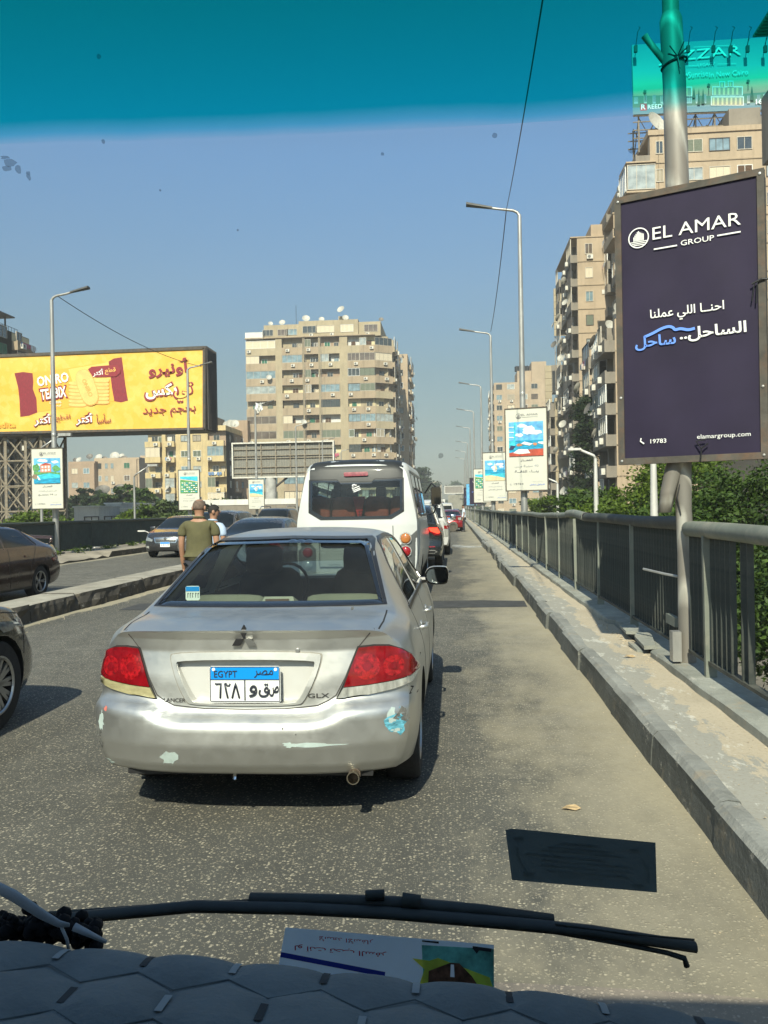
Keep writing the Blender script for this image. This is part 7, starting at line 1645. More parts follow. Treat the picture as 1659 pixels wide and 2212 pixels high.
# roof hoardings seen from behind on that block
p0=P(1197,726,146); p1=P(1216,622,146); o=empty('billboard',(p0.x,146,p0.z)); tag(o,'tall narrow billboard back of tan panels beside the jointed tan block','billboard'); w_,hh=p1.x-p0.x+.5,p1.z-p0.z
for i in range(3):
    for j in range(7): mb=MB(); mb.box(w_*i/3+.03,0,hh*j/7+.03,w_*(i+1)/3-.03,.25,hh*(j+1)/7-.03); mb.build('panel',M['tan'],o)
mb=MB()
for x in (.2,w_-.2): mb.tube([(x,.4,0),(x,.4,z4_-p0.z)],.08,4)
for k_ in range(5): mb.tube([(.2,.4,(z4_-p0.z)*k_/5),(w_-.2,.4,(z4_-p0.z)*(k_+1)/5)],.05,4)
mb.build('truss',M['lattice'],o)
p0=P(1178,850,160); p1=P(1216,788,160); o=empty('billboard',(p0.x,160,z4_)); tag(o,'dark grey box hoarding on the roof line with tan panelled side','billboard'); mb=MB(); mb.box(1.3,0,p0.z-z4_,p1.x-p0.x,2,p1.z-z4_); mb.build('box',M['greyw'],o)
for j in range(8): mb=MB(); mb.box(0,-.05,(p1.z-z4_)-(j+1)*1.25,1.25,.3,(p1.z-z4_)-j*1.25-.05); mb.build('panel',M['tan'],o)
# far lit block
X5=P(1068,900,230).x; Xe=P(1182,900,230).x; z5=P(1100,826,230).z; w5=Xe-X5
rb5=empty('apartment_block',(X5,230,GZ)); tag(rb5,'far sunlit tan block behind the red table sign with rows of small windows','apartment block'); core(rb5,0,.4,w5,20,z5-GZ,'tan2'); facade(rb5,Matrix(),w5,15,(z5-GZ)/15,[(0,w5,'w',[(1.4,1.6),(4.6,2.),(8.5,1.2),(11.,1.8)])],95,wm='tan2',rec=.4,acp=.4,dp=.03)
mb=MB(); mb.box(w5*.45,1,z5-GZ,w5*.72,10,z5-GZ+3.2); mb.box(w5*.72,.2,z5-GZ,w5,10,z5-GZ+5.5); mb.build('roof_room',M['tan2'],rb5)
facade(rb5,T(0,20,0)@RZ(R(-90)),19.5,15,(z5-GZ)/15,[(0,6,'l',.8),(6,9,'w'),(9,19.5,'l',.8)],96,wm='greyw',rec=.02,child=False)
for i in range(5):
    mb=MB(); mb.lathe([(.6,0),(.6,1.3),(.1,1.6)],10); o=mb.build('water_tank',M['black'],None); o.location=(X5+w5*(.45+.05*i),232,z5+3.2); tag(o,'one of the black water tanks in a row on the far sunlit block','water tank','black roof tanks')
# near building at the right edge, in deep shade (only a balcony shows)
xN=P(1652,300,55).x; zb=P(1640,352,55).z; zt_=P(1640,118,55).z
nb_=empty('corner_building',(xN+1.1,46.5,GZ)); tag(nb_,'dark green looking balcony and awning of a building cut off by the right edge','building'); core(nb_,.4,0,14,9.5,zt_+8-GZ,'greyw')
mb=MB(); mb.box(-1.1,6.4,zb-GZ,.2,9,zb-GZ+.25); mb.box(-1.1,6.4,zb-GZ+.25,-.95,9,zb-GZ+4.3); mb.box(-.95,6.4,zb-GZ+.25,.2,6.5,zt_-GZ); mb.build('balcony',M['greyw'],nb_)
mb=MB(); 
for i in range(9): mb.box(-1.5,6.+i*.35,zt_-GZ+1.4,.3,6.2+i*.35,zt_-GZ+1.5)
mb.box(-1.5,6,zt_-GZ+1.5,.3,9.2,zt_-GZ+1.62); mb.build('awning',M['shut_green'],nb_)
# far end of the road
for (u0,u1,v0,v1,Y,lb,m_) in [(924,945,1060,1092,420,'far white slatted hoarding left of the road end','white_plaster'),(960,1001,1049,1067,480,'far empty hoarding frame across the road end','galv'),(930,962,1078,1094,380,'far hoarding with a dark car picture at the road end','white_plaster')]:
    a_=P(u0,v1,Y); b_=P(u1,v0,Y); o=empty('billboard',(a_.x,Y,a_.z)); tag(o,lb,'billboard'); w_,hh=b_.x-a_.x,b_.z-a_.z
    if m_=='galv':
        for q in ((0,0,w_,.5),(0,hh-.4,w_,hh),(0,.5,.4,hh-.4),(w_-.4,.5,w_,hh-.4)): mb=MB(); mb.box(q[0],0,q[1],q[2],.4,q[3]); mb.build('frame_bar',M['ac'],o)
        mb=MB(); mb.box(.4,.2,.5,w_-.4,.3,hh-.4); mb.build('sheet',M['greyw'],o)
        mb=MB(); mb.box(w_*.4,.1,GZ-a_.z,w_*.55,1,0); mb.build('pillar',M['galv'],o)
    else:
        for i in range(6): mb=MB(); mb.box(w_*i/6,0,0,w_*(i+1)/6-.15,.3,hh); mb.build('panel',M[m_],o)
        mb=MB(); mb.box(w_*.4,.35,GZ-a_.z,w_*.5,1,hh*.5); mb.build('pillar',M['galv'],o)
        if Y==380: mb=MB(); mb.add([(w_*.25,-.05,hh*.3),(w_*.8,-.05,hh*.3),(w_*.85,-.05,hh*.5),(w_*.6,-.05,hh*.75),(w_*.4,-.05,hh*.7)],[(0,1,2,3,4)]); mb.build('picture_shape',Ym['ma'],o)
rg=random.Random(77)
for i in range(16):
    Y=rg.uniform(520,900); x=(-1 if i%2 else 1)*rg.uniform(14,60)+(-10 if i%2 else 8); w_=rg.uniform(14,30); hh=rg.uniform(18,34)
    if -30<x<40 and Y<700: hh=rg.uniform(9,15)
    o=empty('distant_block',(x-w_/2,Y,GZ)); tag(o,'one of the small hazy apartment blocks low at the end of the road','building','hazy blocks at the road end'); core(o,0,0,w_,15,hh,'tan'); mb=MB()
    for a_ in range(int(w_/4)):
        for b_ in range(int(hh/3.2)): mb.box(1+a_*4,-.05,1+b_*3.2,2.8,0,0) if 0 else mb.box(1+a_*4,-.06,1.2+b_*3.2,2.8+a_*4,.01,2.6+b_*3.2)
    tag(mb.build('windows_far' if 0 else 'window_rows',M['pane_dark'],o),kind='stuff')
# ------------------------------------------------------------------ trees
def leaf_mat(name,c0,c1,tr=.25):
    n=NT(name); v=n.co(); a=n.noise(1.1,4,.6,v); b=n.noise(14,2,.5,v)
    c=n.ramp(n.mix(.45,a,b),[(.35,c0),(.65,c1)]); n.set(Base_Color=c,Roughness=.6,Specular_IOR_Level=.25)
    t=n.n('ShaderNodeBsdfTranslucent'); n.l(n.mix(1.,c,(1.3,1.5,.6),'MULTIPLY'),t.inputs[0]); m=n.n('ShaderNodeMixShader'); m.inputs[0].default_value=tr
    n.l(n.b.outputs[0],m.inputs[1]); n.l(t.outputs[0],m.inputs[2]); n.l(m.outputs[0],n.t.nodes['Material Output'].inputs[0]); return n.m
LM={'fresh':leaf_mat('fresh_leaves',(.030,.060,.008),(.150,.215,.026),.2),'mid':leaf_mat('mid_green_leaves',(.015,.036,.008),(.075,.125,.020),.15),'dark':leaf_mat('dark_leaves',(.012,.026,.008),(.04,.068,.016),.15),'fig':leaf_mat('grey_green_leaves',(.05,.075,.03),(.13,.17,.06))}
BARK=mat('bark',(.13,.10,.07),.9,0,.3,4,.5,20,stretch=(3,3,.6))
def leaves(blobs,n,size,seed,clump=.33,per=110,shell_=.55,elong=1.7):
    """leaf sized faces gathered in clumps through ellipsoid blobs (cx,cy,cz,rx,ry,rz)"""
    g=np.random.default_rng(seed); vol=np.array([b[3]*b[4]*b[5] for b in blobs])**.8; vol/=vol.sum()
    nc=max(1,n//per); bi=g.choice(len(blobs),nc,p=vol); B=np.array(blobs)[bi]
    d=g.normal(size=(nc,3)); d/=np.linalg.norm(d,axis=1)[:,None]; rad=g.uniform(shell_,1.02,nc)**.7*(1+.16*np.sin(d[:,0]*5+seed)*np.cos(d[:,2]*4.3+d[:,1]*3))
    C=B[:,:3]+d*B[:,3:]*rad[:,None]
    cs=clump*g.uniform(.6,1.5,nc)*1.15
    P_=np.repeat(C,per,0)+g.normal(size=(nc*per,3))*np.repeat(cs,per)[:,None]*np.array([.62,.62,.30])
    m=len(P_); a=g.normal(size=(m,3)); a[:,2]*=.6; a/=np.linalg.norm(a,axis=1)[:,None]; up=np.array([0,0,1.])+g.normal(size=(m,3))*.75
    b=np.cross(a,up); b/=np.linalg.norm(b,axis=1)[:,None]+1e-9; s=size*g.uniform(.55,1.3,m)[:,None]
    q=np.stack([P_-a*s*elong*.5,P_+b*s*.42,P_+a*s*elong*.5,P_-b*s*.42],1).reshape(-1,3)
    me=bpy.data.meshes.new('crown'); me.vertices.add(len(q)); me.vertices.foreach_set('co',q.ravel()); me.loops.add(m*4); me.loops.foreach_set('vertex_index',np.arange(m*4,dtype=np.int32))
    me.polygons.add(m); me.polygons.foreach_set('loop_start',np.arange(0,m*4,4,dtype=np.int32)); me.polygons.foreach_set('loop_total',np.full(m,4,dtype=np.int32)); me.update(calc_edges=True); return me
def trunk_mesh(h,r,limbs,seed):
    rg=random.Random(seed); mb=MB(); pts=[]; x=y=0
    for i in range(6): pts.append((x,y,h*i/5)); x+=rg.uniform(-.12,.12)*h*.15; y+=rg.uniform(-.12,.12)*h*.15
    mb.tube(pts,[r*(1-.5*i/5)*(1.25 if i==0 else 1) for i in range(6)],9)
    for (lx,ly,lz) in limbs:
        s=Vector(pts[3+rg.randrange(2)]); e=Vector((lx,ly,lz)); m=s.lerp(e,.5)+Vector((rg.uniform(-.3,.3),rg.uniform(-.3,.3),rg.uniform(.0,.5)))
        mb.tube([s,m,e],[r*.45,r*.3,r*.1],6)
        for k in range(3):
            e2=e+Vector((rg.uniform(-1,1),rg.uniform(-1,1),rg.uniform(-.2,.9)))*.35*(e-s).length*.5; mb.tube([m,m.lerp(e2,.6),e2],[r*.2,r*.12,r*.05],5)
    return mb.mesh('trunk',BARK,smooth=True)
def tree(x,y,blobs,n,size,label,lm='mid',seed=1,base=GZ,tr=.22,group=None,name='tree',shell_=.5,clump=.33,elong=1.7):
    root=empty(name,(x,y,base)); tag(root,label,'tree',group); bl=[(b[0],b[1],b[2]-base,b[3],b[4],b[5]) for b in blobs]
    me=leaves(bl,n,size,seed,clump,shell_=shell_,elong=elong); me.materials.append(LM[lm]); link('crown',me,root)
    link('trunk',trunk_mesh(max(1.5,min(b[2] for b in bl)),tr,[(b[0]*.8,b[1]*.8,b[2]) for b in bl],seed),root); return root
# right side, from near to far (blob heights are absolute)
tree(8.6,13.5,[(-1.2,-.5,-.9,2.6,2.6,2.2),(.8,1.5,.2,2.6,2.4,2.0),(-2.2,1.6,-.4,1.7,2.0,1.5),(1.6,-2.6,-.8,2.4,2.2,1.9)],85000,.075,'bright leafy tree just behind the railing to the right of the scarred post','mid',3,tr=.25,shell_=.5)
tree(6.4,9.0,[(0,0,-2.1,1.7,2.4,1.4),(-.4,-1.8,-2.6,1.5,1.6,1.1)],34000,.06,'low bright tree showing through the gaps of the railing at the right edge','fresh',5,tr=.15,shell_=.3,clump=.25)
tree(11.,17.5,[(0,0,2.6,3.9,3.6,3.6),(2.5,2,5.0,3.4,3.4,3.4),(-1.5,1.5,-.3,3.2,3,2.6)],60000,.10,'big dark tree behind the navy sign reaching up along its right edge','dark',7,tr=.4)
tree(6.1,21.,[(0,0,-.2,2.2,2.6,2.0),(-.9,1.8,.0,1.5,1.8,1.6),(1.6,.6,.6,2.,2.,1.9)],60000,.08,'dense tree between the two white poles below the navy sign','mid',9,tr=.25)
tree(7.4,31.,[(0,0,.0,2.6,3.4,2.5),(-1.5,1.5,.4,1.8,2,1.9),(.6,-1,1.6,1.7,2,2.),(1.6,2,2.2,1.8,2,1.8)],46000,.10,'bushy tree left of the navy sign with the pale bent lamp in front','fresh',11,tr=.3)
tree(6.1,37.,[(-.3,0,-.2,1.9,3.,2.3),(.2,3,.3,1.7,2.4,2.)],18000,.13,'rounded tree left of the bent white lamp, its top just over the railing','mid',13,tr=.25)
tree(8.2,62.,[(-1.4,0,.8,1.3,2.,1.5),(.8,0,.9,1.5,2,1.7)],8000,.17,'small feathery palm like tree beneath the red table sign','fresh',15,tr=.2,elong=4)
tree(12.5,80.,[(0,0,0,4.5,5,2.6),(-4,2,.4,3.,4,2.)],9000,.25,'row of low tree crowns farther down the right street','dark',17)
# left side
def lt_tree(u,v,Y,rw,label,lm,seed,n=9000,size=.3,top=None,k=1.,extra=()):
    p=P(u,v,Y); rz=k*rw; return tree(p.x,Y,[(0,0,p.z-rz,rw,rw,rz),(-rw*.7,.5,p.z-rz*1.3,rw*.7,rw*.8,rz*.8),(rw*.75,-.4,p.z-rz*1.25,rw*.65,rw*.8,rz*.8)]+list(extra),n,size,label,lm,seed,tr=.3)
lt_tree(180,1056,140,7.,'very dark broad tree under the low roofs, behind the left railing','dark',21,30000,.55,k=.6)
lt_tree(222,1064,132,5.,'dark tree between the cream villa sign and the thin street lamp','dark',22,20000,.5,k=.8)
lt_tree(274,1047,104,4.6,'round mid green tree right of the low buildings','mid',23,26000,.36)
lt_tree(303,1056,98,4.2,'green tree touching the yellow block on its left','mid',24,22000,.34)
lt_tree(352,1072,60,2.5,'large leaved bush in front of the yellow block','fig',25,16000,.24,k=.9)
lt_tree(300,1088,58,1.8,'lower bright bush over the left railing','fresh',26,10000,.18,k=.9)
lt_tree(392,1078,66,2.0,'bush behind the cream resort sign on the left','fig',27,12000,.22,k=.9)
lt_tree(80,1102,46,1.7,'low bright shrub at the foot of the lattice tower','fresh',28,11000,.14,k=.8)
lt_tree(45,1108,46,1.2,'small shrub left of the one at the lattice tower','fresh',29,3500,.16,k=.8)
lt_tree(470,1076,84,1.4,'planted shrub on the pale flyover parapet','mid',30,2500,.16,k=.5)
lt_tree(508,1077,84,1.3,'second planted shrub on the pale flyover parapet','mid',31,2500,.16,k=.5)
p=P(745,1030,120); 
# tall tree right of the minibus
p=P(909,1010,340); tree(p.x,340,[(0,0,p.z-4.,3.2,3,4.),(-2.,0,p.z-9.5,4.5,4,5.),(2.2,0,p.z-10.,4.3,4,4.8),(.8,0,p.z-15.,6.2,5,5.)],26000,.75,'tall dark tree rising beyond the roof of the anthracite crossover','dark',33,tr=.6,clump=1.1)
p=P(885,1030,330); tree(p.x,330,[(0,0,p.z-4.5,3.,3,4.5),(-1,0,p.z-9,4,3,4.)],8000,.7,'darker tree half hidden by the minibus roof','dark',34,tr=.5,clump=1.)
p=P(984,1042,620); tree(p.x,620,[(0,0,p.z-4,5.5,4,4.2),(7,0,p.z-8,5,4,4.)],6000,1.1,'faint tree top over the far hoarding frame','mid',35,tr=.6,clump=1.5)
for i,(u,Y) in enumerate([(940,480),(950,560),(1004,500),(1018,420)]):
    p=P(u,1078,Y); tree(p.x,Y,[(0,0,p.z-4,6,4,4.),(4,1,p.z-6,4,4,4.)],3500,1.1,['far tree beside the white slatted hoarding','far tree at the very end of the road','far tree right of the tarped lorry','far tree behind the navy signs'][i],'mid',36+i,tr=.5,clump=1.4)
# creeper on the lower right block
cl=[]; rg=random.Random(5)
for i in range(60): zz=rg.uniform(GZ,11.5); cl.append((X3-1.2+rg.uniform(-.2,.3),87.2-rg.uniform(0,1.)*(7 if zz<5 else 3.5),zz,.55,1.2,1.3))
me=leaves(cl,26000,.24,41,.5,shell_=.2); me.materials.append(LM['dark']); mid=Vector((X3,84,0)); me.transform(Matrix.Translation(-mid)); o=link('creeper',me); o.location=mid; tag(o,'dark green creeper climbing the balconies beside the jointed tan block','climbing plant')
# weeds under left railing
me=leaves([(LRX+.35+i*.02,24.+i*1.6,.26,.2,.7,.07) for i in range(8)],1500,.05,43,.12,shell_=.1); me.materials.append(LM['fresh']); tag(link('weeds',me),kind='stuff')

# ------------------------------------------------------------------ people
def skin(nodes,edges,m_,name,sub=2,root=0):
    me=bpy.data.meshes.new(name); me.from_pydata([n[:3] for n in nodes],edges,[]); o=bpy.data.objects.new(name,me); _TS.collection.objects.link(o)
    md=o.modifiers.new('s','SKIN'); md.use_smooth_shade=True; md.branch_smoothing=.3
    for i,n in enumerate(nodes):
        sv=me.skin_vertices[0].data[i]; sv.radius=(n[3],n[4] if len(n)>4 else n[3]); sv.use_root=(i==root)
    md2=o.modifiers.new('u','SUBSURF'); md2.levels=sub
    vl=_TS.view_layers[0]; vl.update(); r=bpy.data.meshes.new_from_object(o.evaluated_get(vl.depsgraph)); bpy.data.objects.remove(o)
    r.materials.clear(); r.materials.append(m_); r.polygons.foreach_set('use_smooth',[True]*len(r.polygons)); return r
SKN=mat('skin',(.36,.19,.115),.55,0,.12,14); SKN2=mat('skin_tanned',(.28,.14,.085),.55,0,.12,14)
def person(x,y,rz,h,label,shirt,trous,hairm,gx=1.,bald=False,beard=False,headturn=0.,armL=None,armR=None,skinm=None,glance=0.,z=0.):
    """standing figure, front towards local -y"""
    skinm=skinm or SKN; root=empty('person',(x,y,z),rz); root.scale=(gx,1,1); tag(root,label,'person'); k=h/1.72
    S=lambda *a:tuple(q*k for q in a)
    N=[S(0,0,.95,.145,.105),S(0,.0,1.12,.140,.105),S(0,.01,1.30,.160,.105),S(0,.015,1.42,.13,.085),S(0,.01,1.48,.058,.058),S(0,-.005,1.545,.056,.058),
       S(0,-.012,1.60,.072,.085),S(0,-.012,1.665,.075,.092),S(0,-.008,1.71,.048,.06)]
    E=[(0,1),(1,2),(2,3),(3,4),(4,5),(5,6),(6,7),(7,8)]
    for s,arm in ((1,armR),(-1,armL)):
        A=arm or [(.205,.02,1.36,.047),(.225,.03,1.14,.040),(.228,-.03,.91,.032),(.228,-.05,.85,.027)]
        b=len(N); N.append(S(s*.15,.015,1.40,.056)); E.append((3,b))
        for i,a in enumerate(A): N.append(S(s*a[0],a[1],a[2],a[3])); E.append((b+i,b+i+1))
        w=b+len(A); wx,wy,wz=A[-1][:3]; dx,dy,dz=[A[-1][i]-A[-2][i] for i in range(3)]; L=math.sqrt(dx*dx+dy*dy+dz*dz); d=(dx/L,dy/L,dz/L)
        pm_=len(N); N.append(S(s*(wx+d[0]*.05),wy+d[1]*.05,wz+d[2]*.05,.030,.016)); E.append((w,pm_))
        for f in range(4):
            off=(f-1.5)*.017; b2=len(N); ln=(.062,.075,.070,.055)[f]
            N.append(S(s*(wx+d[0]*.095),wy+d[1]*.09+off,wz+d[2]*.09,.009)); E.append((pm_,b2)); N.append(S(s*(wx+d[0]*(.095+ln)-.012),wy+d[1]*(.09+ln)+off,wz+d[2]*(.09+ln),.0075)); E.append((b2,b2+1))
        b2=len(N); N.append(S(s*(wx+d[0]*.04),wy-.042+d[1]*.04,wz+d[2]*.04,.010)); E.append((pm_,b2)); N.append(S(s*(wx+d[0]*.08),wy-.052+d[1]*.08,wz+d[2]*.08,.008)); E.append((b2,b2+1))
    for s in (1,-1):
        b=len(N); N+= [S(s*.09,0,.86,.088),S(s*.105,-.01,.50,.058),S(s*.11,.01,.28,.052),S(s*.115,.02,.09,.036),S(s*.12,-.05,.045,.035,.028),S(s*.125,-.13,.035,.032,.02)]
        E+= [(0,b),(b,b+1),(b+1,b+2),(b+2,b+3),(b+3,b+4),(b+4,b+5)]
    body=skin(N,E,skinm,'body')
    # turn the head about the neck
    if headturn:
        c,s_=math.cos(headturn),math.sin(headturn); co=np.zeros(len(body.vertices)*3); body.vertices.foreach_get('co',co); co=co.reshape(-1,3); f=np.clip((co[:,2]/k-1.49)/.06,0,1); a=f*headturn
        co[:,0],co[:,1]=co[:,0]*np.cos(a)-co[:,1]*np.sin(a),co[:,0]*np.sin(a)+co[:,1]*np.cos(a); body.vertices.foreach_set('co',co.ravel())
    link('body',body,root); HT=RZ(headturn)
    hm=lambda name,mb,m_: mb.build(name,m_,root,smooth=True,mw=HT)
    mb=MB(); mb.tube([S(0,-.085,1.655),S(0,-.108,1.625),S(0,-.09,1.615)],[.008*k,.014*k,.010*k],8); hm('nose',mb,skinm)
    for s in (1,-1):
        mb=MB(); mb.lathe([(0,.012),(.016,.010),(.026,.0),(.018,-.010),(0,-.012)],10,0,'x'); mb.v=[(a*k+s*.082*k,b*1.0*k+.005*k,c*1.35*k+1.625*k) for a,b,c in mb.v]; hm('ear',mb,skinm)
        mb=MB(); mb.lathe([(0,-.006),(.008,-.004),(.012,.002)],10,0,'y',S(s*.03,-.088,1.645)); hm('eye',mb,M['ink'])
    mb=MB(); mb.box(*S(-.022,-.098,1.578),*S(.022,-.09,1.584)); hm('mouth',mb,Ym['mr'])
    # hair as a close shell on the skull
    mb=MB(); n1,n2=12,24; vs=[]
    for i in range(n1+1):
        t=math.pi*i/n1*.62
        for j in range(n2):
            a=2*math.pi*j/n2; fr=max(0,-math.sin(a)); tt=t*(1-.42*fr); r_=(.080,.098,.096); 
            vs.append((r_[0]*math.sin(tt)*math.cos(a)*k,(r_[1]*math.sin(tt)*math.sin(a)-.008)*k,(1.652+r_[2]*math.cos(tt))*k))
    fs=[]
    for i in range(n1):
        if bald and i<4: continue
        for j in range(n2): fs.append((i*n2+j,(i+1)*n2+j,(i+1)*n2+(j+1)%n2,i*n2+(j+1)%n2))
    mb.add(vs,fs); hm('hair',mb,hairm)
    if bald:
        mb=MB(); mb.add(vs[:n2*5],[(i*n2+j,(i+1)*n2+j,(i+1)*n2+(j+1)%n2,i*n2+(j+1)%n2) for i in range(4) for j in range(n2)]); mb.v=[(a*.995,b*.995,c-.001) for a,b,c in mb.v]; hm('bald_crown',mb,skinm)
    if beard: mb=MB(); mb.lathe([(0,-.03),(.045,-.02),(.052,.01),(.04,.03)],14,0,'z',(0,0,0)); mb.v=[(a*k,(b*1.15-.05)*k,(c+1.56)*k) for a,b,c in mb.v]; hm('beard',mb,hairm)
    # shirt and trousers over the same skeleton
    g=.014
    NS=[S(0,0,.86,.172+g,.122+g),S(0,0,.97,.165+g,.118+g),S(0,.0,1.12,.165+g,.118+g),S(0,.01,1.30,.178+g,.112+g),S(0,.015,1.42,.135+g,.088+g),S(0,.012,1.475,.068+g,.062+g)]; ES=[(i,i+1) for i in range(5)]
    for s,arm in ((1,armR),(-1,armL)):
        A=arm or [(.205,.02,1.36,.047),(.225,.03,1.14,.040)]
        b=len(NS); NS.append(S(s*.15,.015,1.40,.056+g)); ES.append((4,b)); NS.append(S(s*A[0][0],A[0][1],A[0][2],A[0][3]+.0+g)); ES.append((b,b+1))
        m=[A[0][i]*.4+A[1][i]*.6 for i in range(4)]; NS.append(S(s*m[0],m[1],m[2],m[3]+.008+g)); ES.append((b+1,b+2))
    link('shirt',skin(NS,ES,shirt,'shirt',2,2),root)
    NT_=[S(0,0,.93,.150,.112)]; ET=[]
    for s in (1,-1):
        b=len(NT_); NT_+= [S(s*.09,0,.84,.105),S(s*.105,-.01,.50,.076),S(s*.11,.01,.28,.072),S(s*.115,.015,.07,.070)]; ET+= [(0,b),(b,b+1),(b+1,b+2),(b+2,b+3)]
    link('trousers',skin(NT_,ET,trous,'trousers',2),root)
    for s in (1,-1):
        mb=MB(); mb.tube([S(s*.115,.07,.045),S(s*.12,-.02,.05),S(s*.125,-.12,.035),S(s*.128,-.17,.03)],[.036*k,.045*k,.042*k,.025*k],10); mb.build('shoe',M['trim'],root,smooth=True)
    if True:
        mb=MB(); mb.tube([S(.07*math.cos(t*.5236),.012+.064*math.sin(t*.5236),1.492-.012*math.sin(t*.5236)*-1) for t in range(13)],.014*k,6); mb.build('collar',shirt,root,smooth=True)
    return root
OL=mat('olive_polo_cloth',(.10,.092,.042),.9,0,.18,9,bump=.4,bscale=9); BLS=mat('pale_blue_shirt',(.42,.52,.66),.9,0,.15,9,bump=.4,bscale=9); TR=mat('dark_trousers',(.03,.032,.04),.9,0,.2,9); HR=mat('grey_stubble_hair',(.15,.105,.078),.9,0,.3,30); HB=mat('black_hair',(.015,.013,.012),.8,0,.3,30)
p=P(430,1100,11.0); person(p.x,11.0,R(180),1.70,'balding man in an olive polo shirt, back to the camera, beyond the silver saloon',OL,TR,HR,gx=1.1,bald=True,headturn=R(-8))
p=P(461,1120,12.4); person(p.x,12.4,R(180-25),1.64,'dark haired man in a pale blue shirt just right of the olive polo man',BLS,TR,HB,headturn=R(-45))
person(.60,53.8,R(-90),1.72,'bearded man in a light shirt and dark trousers standing beside the red saloon',mat('pale_shirt',(.60,.66,.74),.9,0,.1,9),TR,HB,beard=True,headturn=R(5))

# ------------------------------------------------------------------ the van we look out of
van=empty('van',(0,0,0)); tag(van,'van the picture is taken from, with tinted windscreen strip, quilted dashboard mat and wiper','van')
# windscreen: clear pane with a teal shade band along its top, leaning back
WB0,WT0=Vector((0,.93,1.02)),Vector((0,.36,1.965)); wdir=(WT0-WB0).normalized(); wl=(WT0-WB0).length
def wpt(x,t,off=0.): # t metres up along the glass
    c=-.10*(x/.8)**2; q=WB0+wdir*t; return (x,q.y+c,q.z) if not off else (x,q.y+c-off*wdir.z,q.z+off*wdir.y)
def wy_of(v,u=829):    # distance along glass where the photo row v lies
    d=P(u,v,1.)-Vector((0,0,CAMZ)); # ray
    # solve WB0+wdir*t on ray (x ignored)
    a=np.array([[d.y,-wdir.y],[d.z,-wdir.z]]); b=np.array([WB0.y,WB0.z-CAMZ]); s=np.linalg.solve(a,b); return float(s[1])
tb=wy_of(283); tt0=wy_of(236)
def sheet(t0,t1,nx=24,nt=6,x=.78):
    mb=MB()
    for j in range(nt+1):
        for i in range(nx+1): mb.v.append(wpt(-x+2*x*i/nx,t0+(t1-t0)*j/nt))
    for j in range(nt):
        for i in range(nx): o=j*(nx+1)+i; mb.f.append((o,o+1,o+nx+2,o+nx+1)); mb.m.append(0)
    return mb
cg=bpy.data.materials.new('clear_windscreen'); cg.use_nodes=True; t=cg.node_tree; t.nodes.remove(t.nodes['Principled BSDF']); x=t.nodes.new('ShaderNodeBsdfTransparent'); x.inputs[0].default_value=(.94,.985,.915,1); t.links.new(x.outputs[0],t.nodes['Material Output'].inputs[0])
sheet(0,tb).build('windscreen',cg,van,smooth=True)
def band_mat():
    n=NT('teal_shade_band'); tc=n.n('ShaderNodeTexCoord'); sx=n.n('ShaderNodeSeparateXYZ'); n.l(tc.outputs['Object'],sx.inputs[0])
    z0,z1=WB0.z+wdir.z*tb,WB0.z+wdir.z*wl
    mr=n.n('ShaderNodeMapRange'); mr.inputs[1].default_value=z0; mr.inputs[2].default_value=z1; n.l(sx.outputs[2],mr.inputs[0])
    nz=n.noise(9,2,.5,n.co()); ma=n.n('ShaderNodeMath',operation='MULTIPLY_ADD'); ma.inputs[1].default_value=.03; n.l(nz,ma.inputs[0]); n.l(mr.outputs[0],ma.inputs[2])
    e=(tt0-tb)/(wl-tb)
    c=n.ramp(ma.outputs[0],[(.012,(.94,.985,.915)),(.012+e*.5,(.30,.84,.84)),(.02+e,(.012,.66,.60)),(.45,(.005,.56,.38)),(.8,(.003,.44,.25)),(1,(.003,.42,.23))])
    tr=n.n('ShaderNodeBsdfTransparent'); n.l(c,tr.inputs[0]); n.t.nodes.remove(n.b); n.l(tr.outputs[0],n.t.nodes['Material Output'].inputs[0]); return n.m
o=sheet(tb,wl).build('shade_band',band_mat(),van,smooth=True); o['label']='teal tinted sun band along the top of the windscreen'
# small dirt specks stuck on the glass
DS_=flat('grime',(.10,.11,.13),.9)
rg=random.Random(12)
def P_on_glass(u,v):
    t_=wy_of(v,u); d=P(u,v,1.)-Vector((0,0,CAMZ)); q=WB0+wdir*t_; yy=q.y; x_=d.x*yy/d.y
    for _ in range(4): yy=q.y-.10*(x_/.8)**2; x_=d.x*yy/d.y; zz=CAMZ+d.z*yy/d.y; t_=(zz-WB0.z)/wdir.z; q=WB0+wdir*t_
    return x_,t_
mbs=MB()
for (u,v,r) in [(1069,293,3.5),(222,306,3),(826,333,2.5),(212,122,3),(952,986,5),(1365,326,4),(60,375,3),(345,412,1.5),(513,498,1.5),(1240,1095,2)]:
    x_,t_=P_on_glass(u,v); r=r*.00042; mbs.add([wpt(x_+r*math.cos(a*.7854)*(1+rg.uniform(-.2,.3)),t_+r*math.sin(a*.7854)*(1+rg.uniform(-.2,.3)),-.001) for a in range(8)],[tuple(range(8))])
x_,t_=P_on_glass(20,352)
for dx,dt,rx,rt in ((0,0,.0042,.0022),(-.003,-.003,.003,.0016),(.004,-.004,.0016,.0026),(.009,-.008,.0012,.0022),(-.002,.003,.0026,.001)): mbs.add([wpt(x_+dx+rx*math.cos(a*.628)*(1+rg.uniform(-.3,.4)),t_+dt+rt*math.sin(a*.628)*(1+rg.uniform(-.3,.4)),-.001) for a in range(10)],[tuple(range(10))])
ms=bpy.data.materials.new('grime_smear'); ms.use_nodes=True; ms.node_tree.nodes['Principled BSDF'].inputs['Base Color'].default_value=(.14,.16,.2,1); ms.node_tree.nodes['Principled BSDF'].inputs['Alpha'].default_value=.4; ms.node_tree.nodes['Principled BSDF'].inputs['Roughness'].default_value=.9
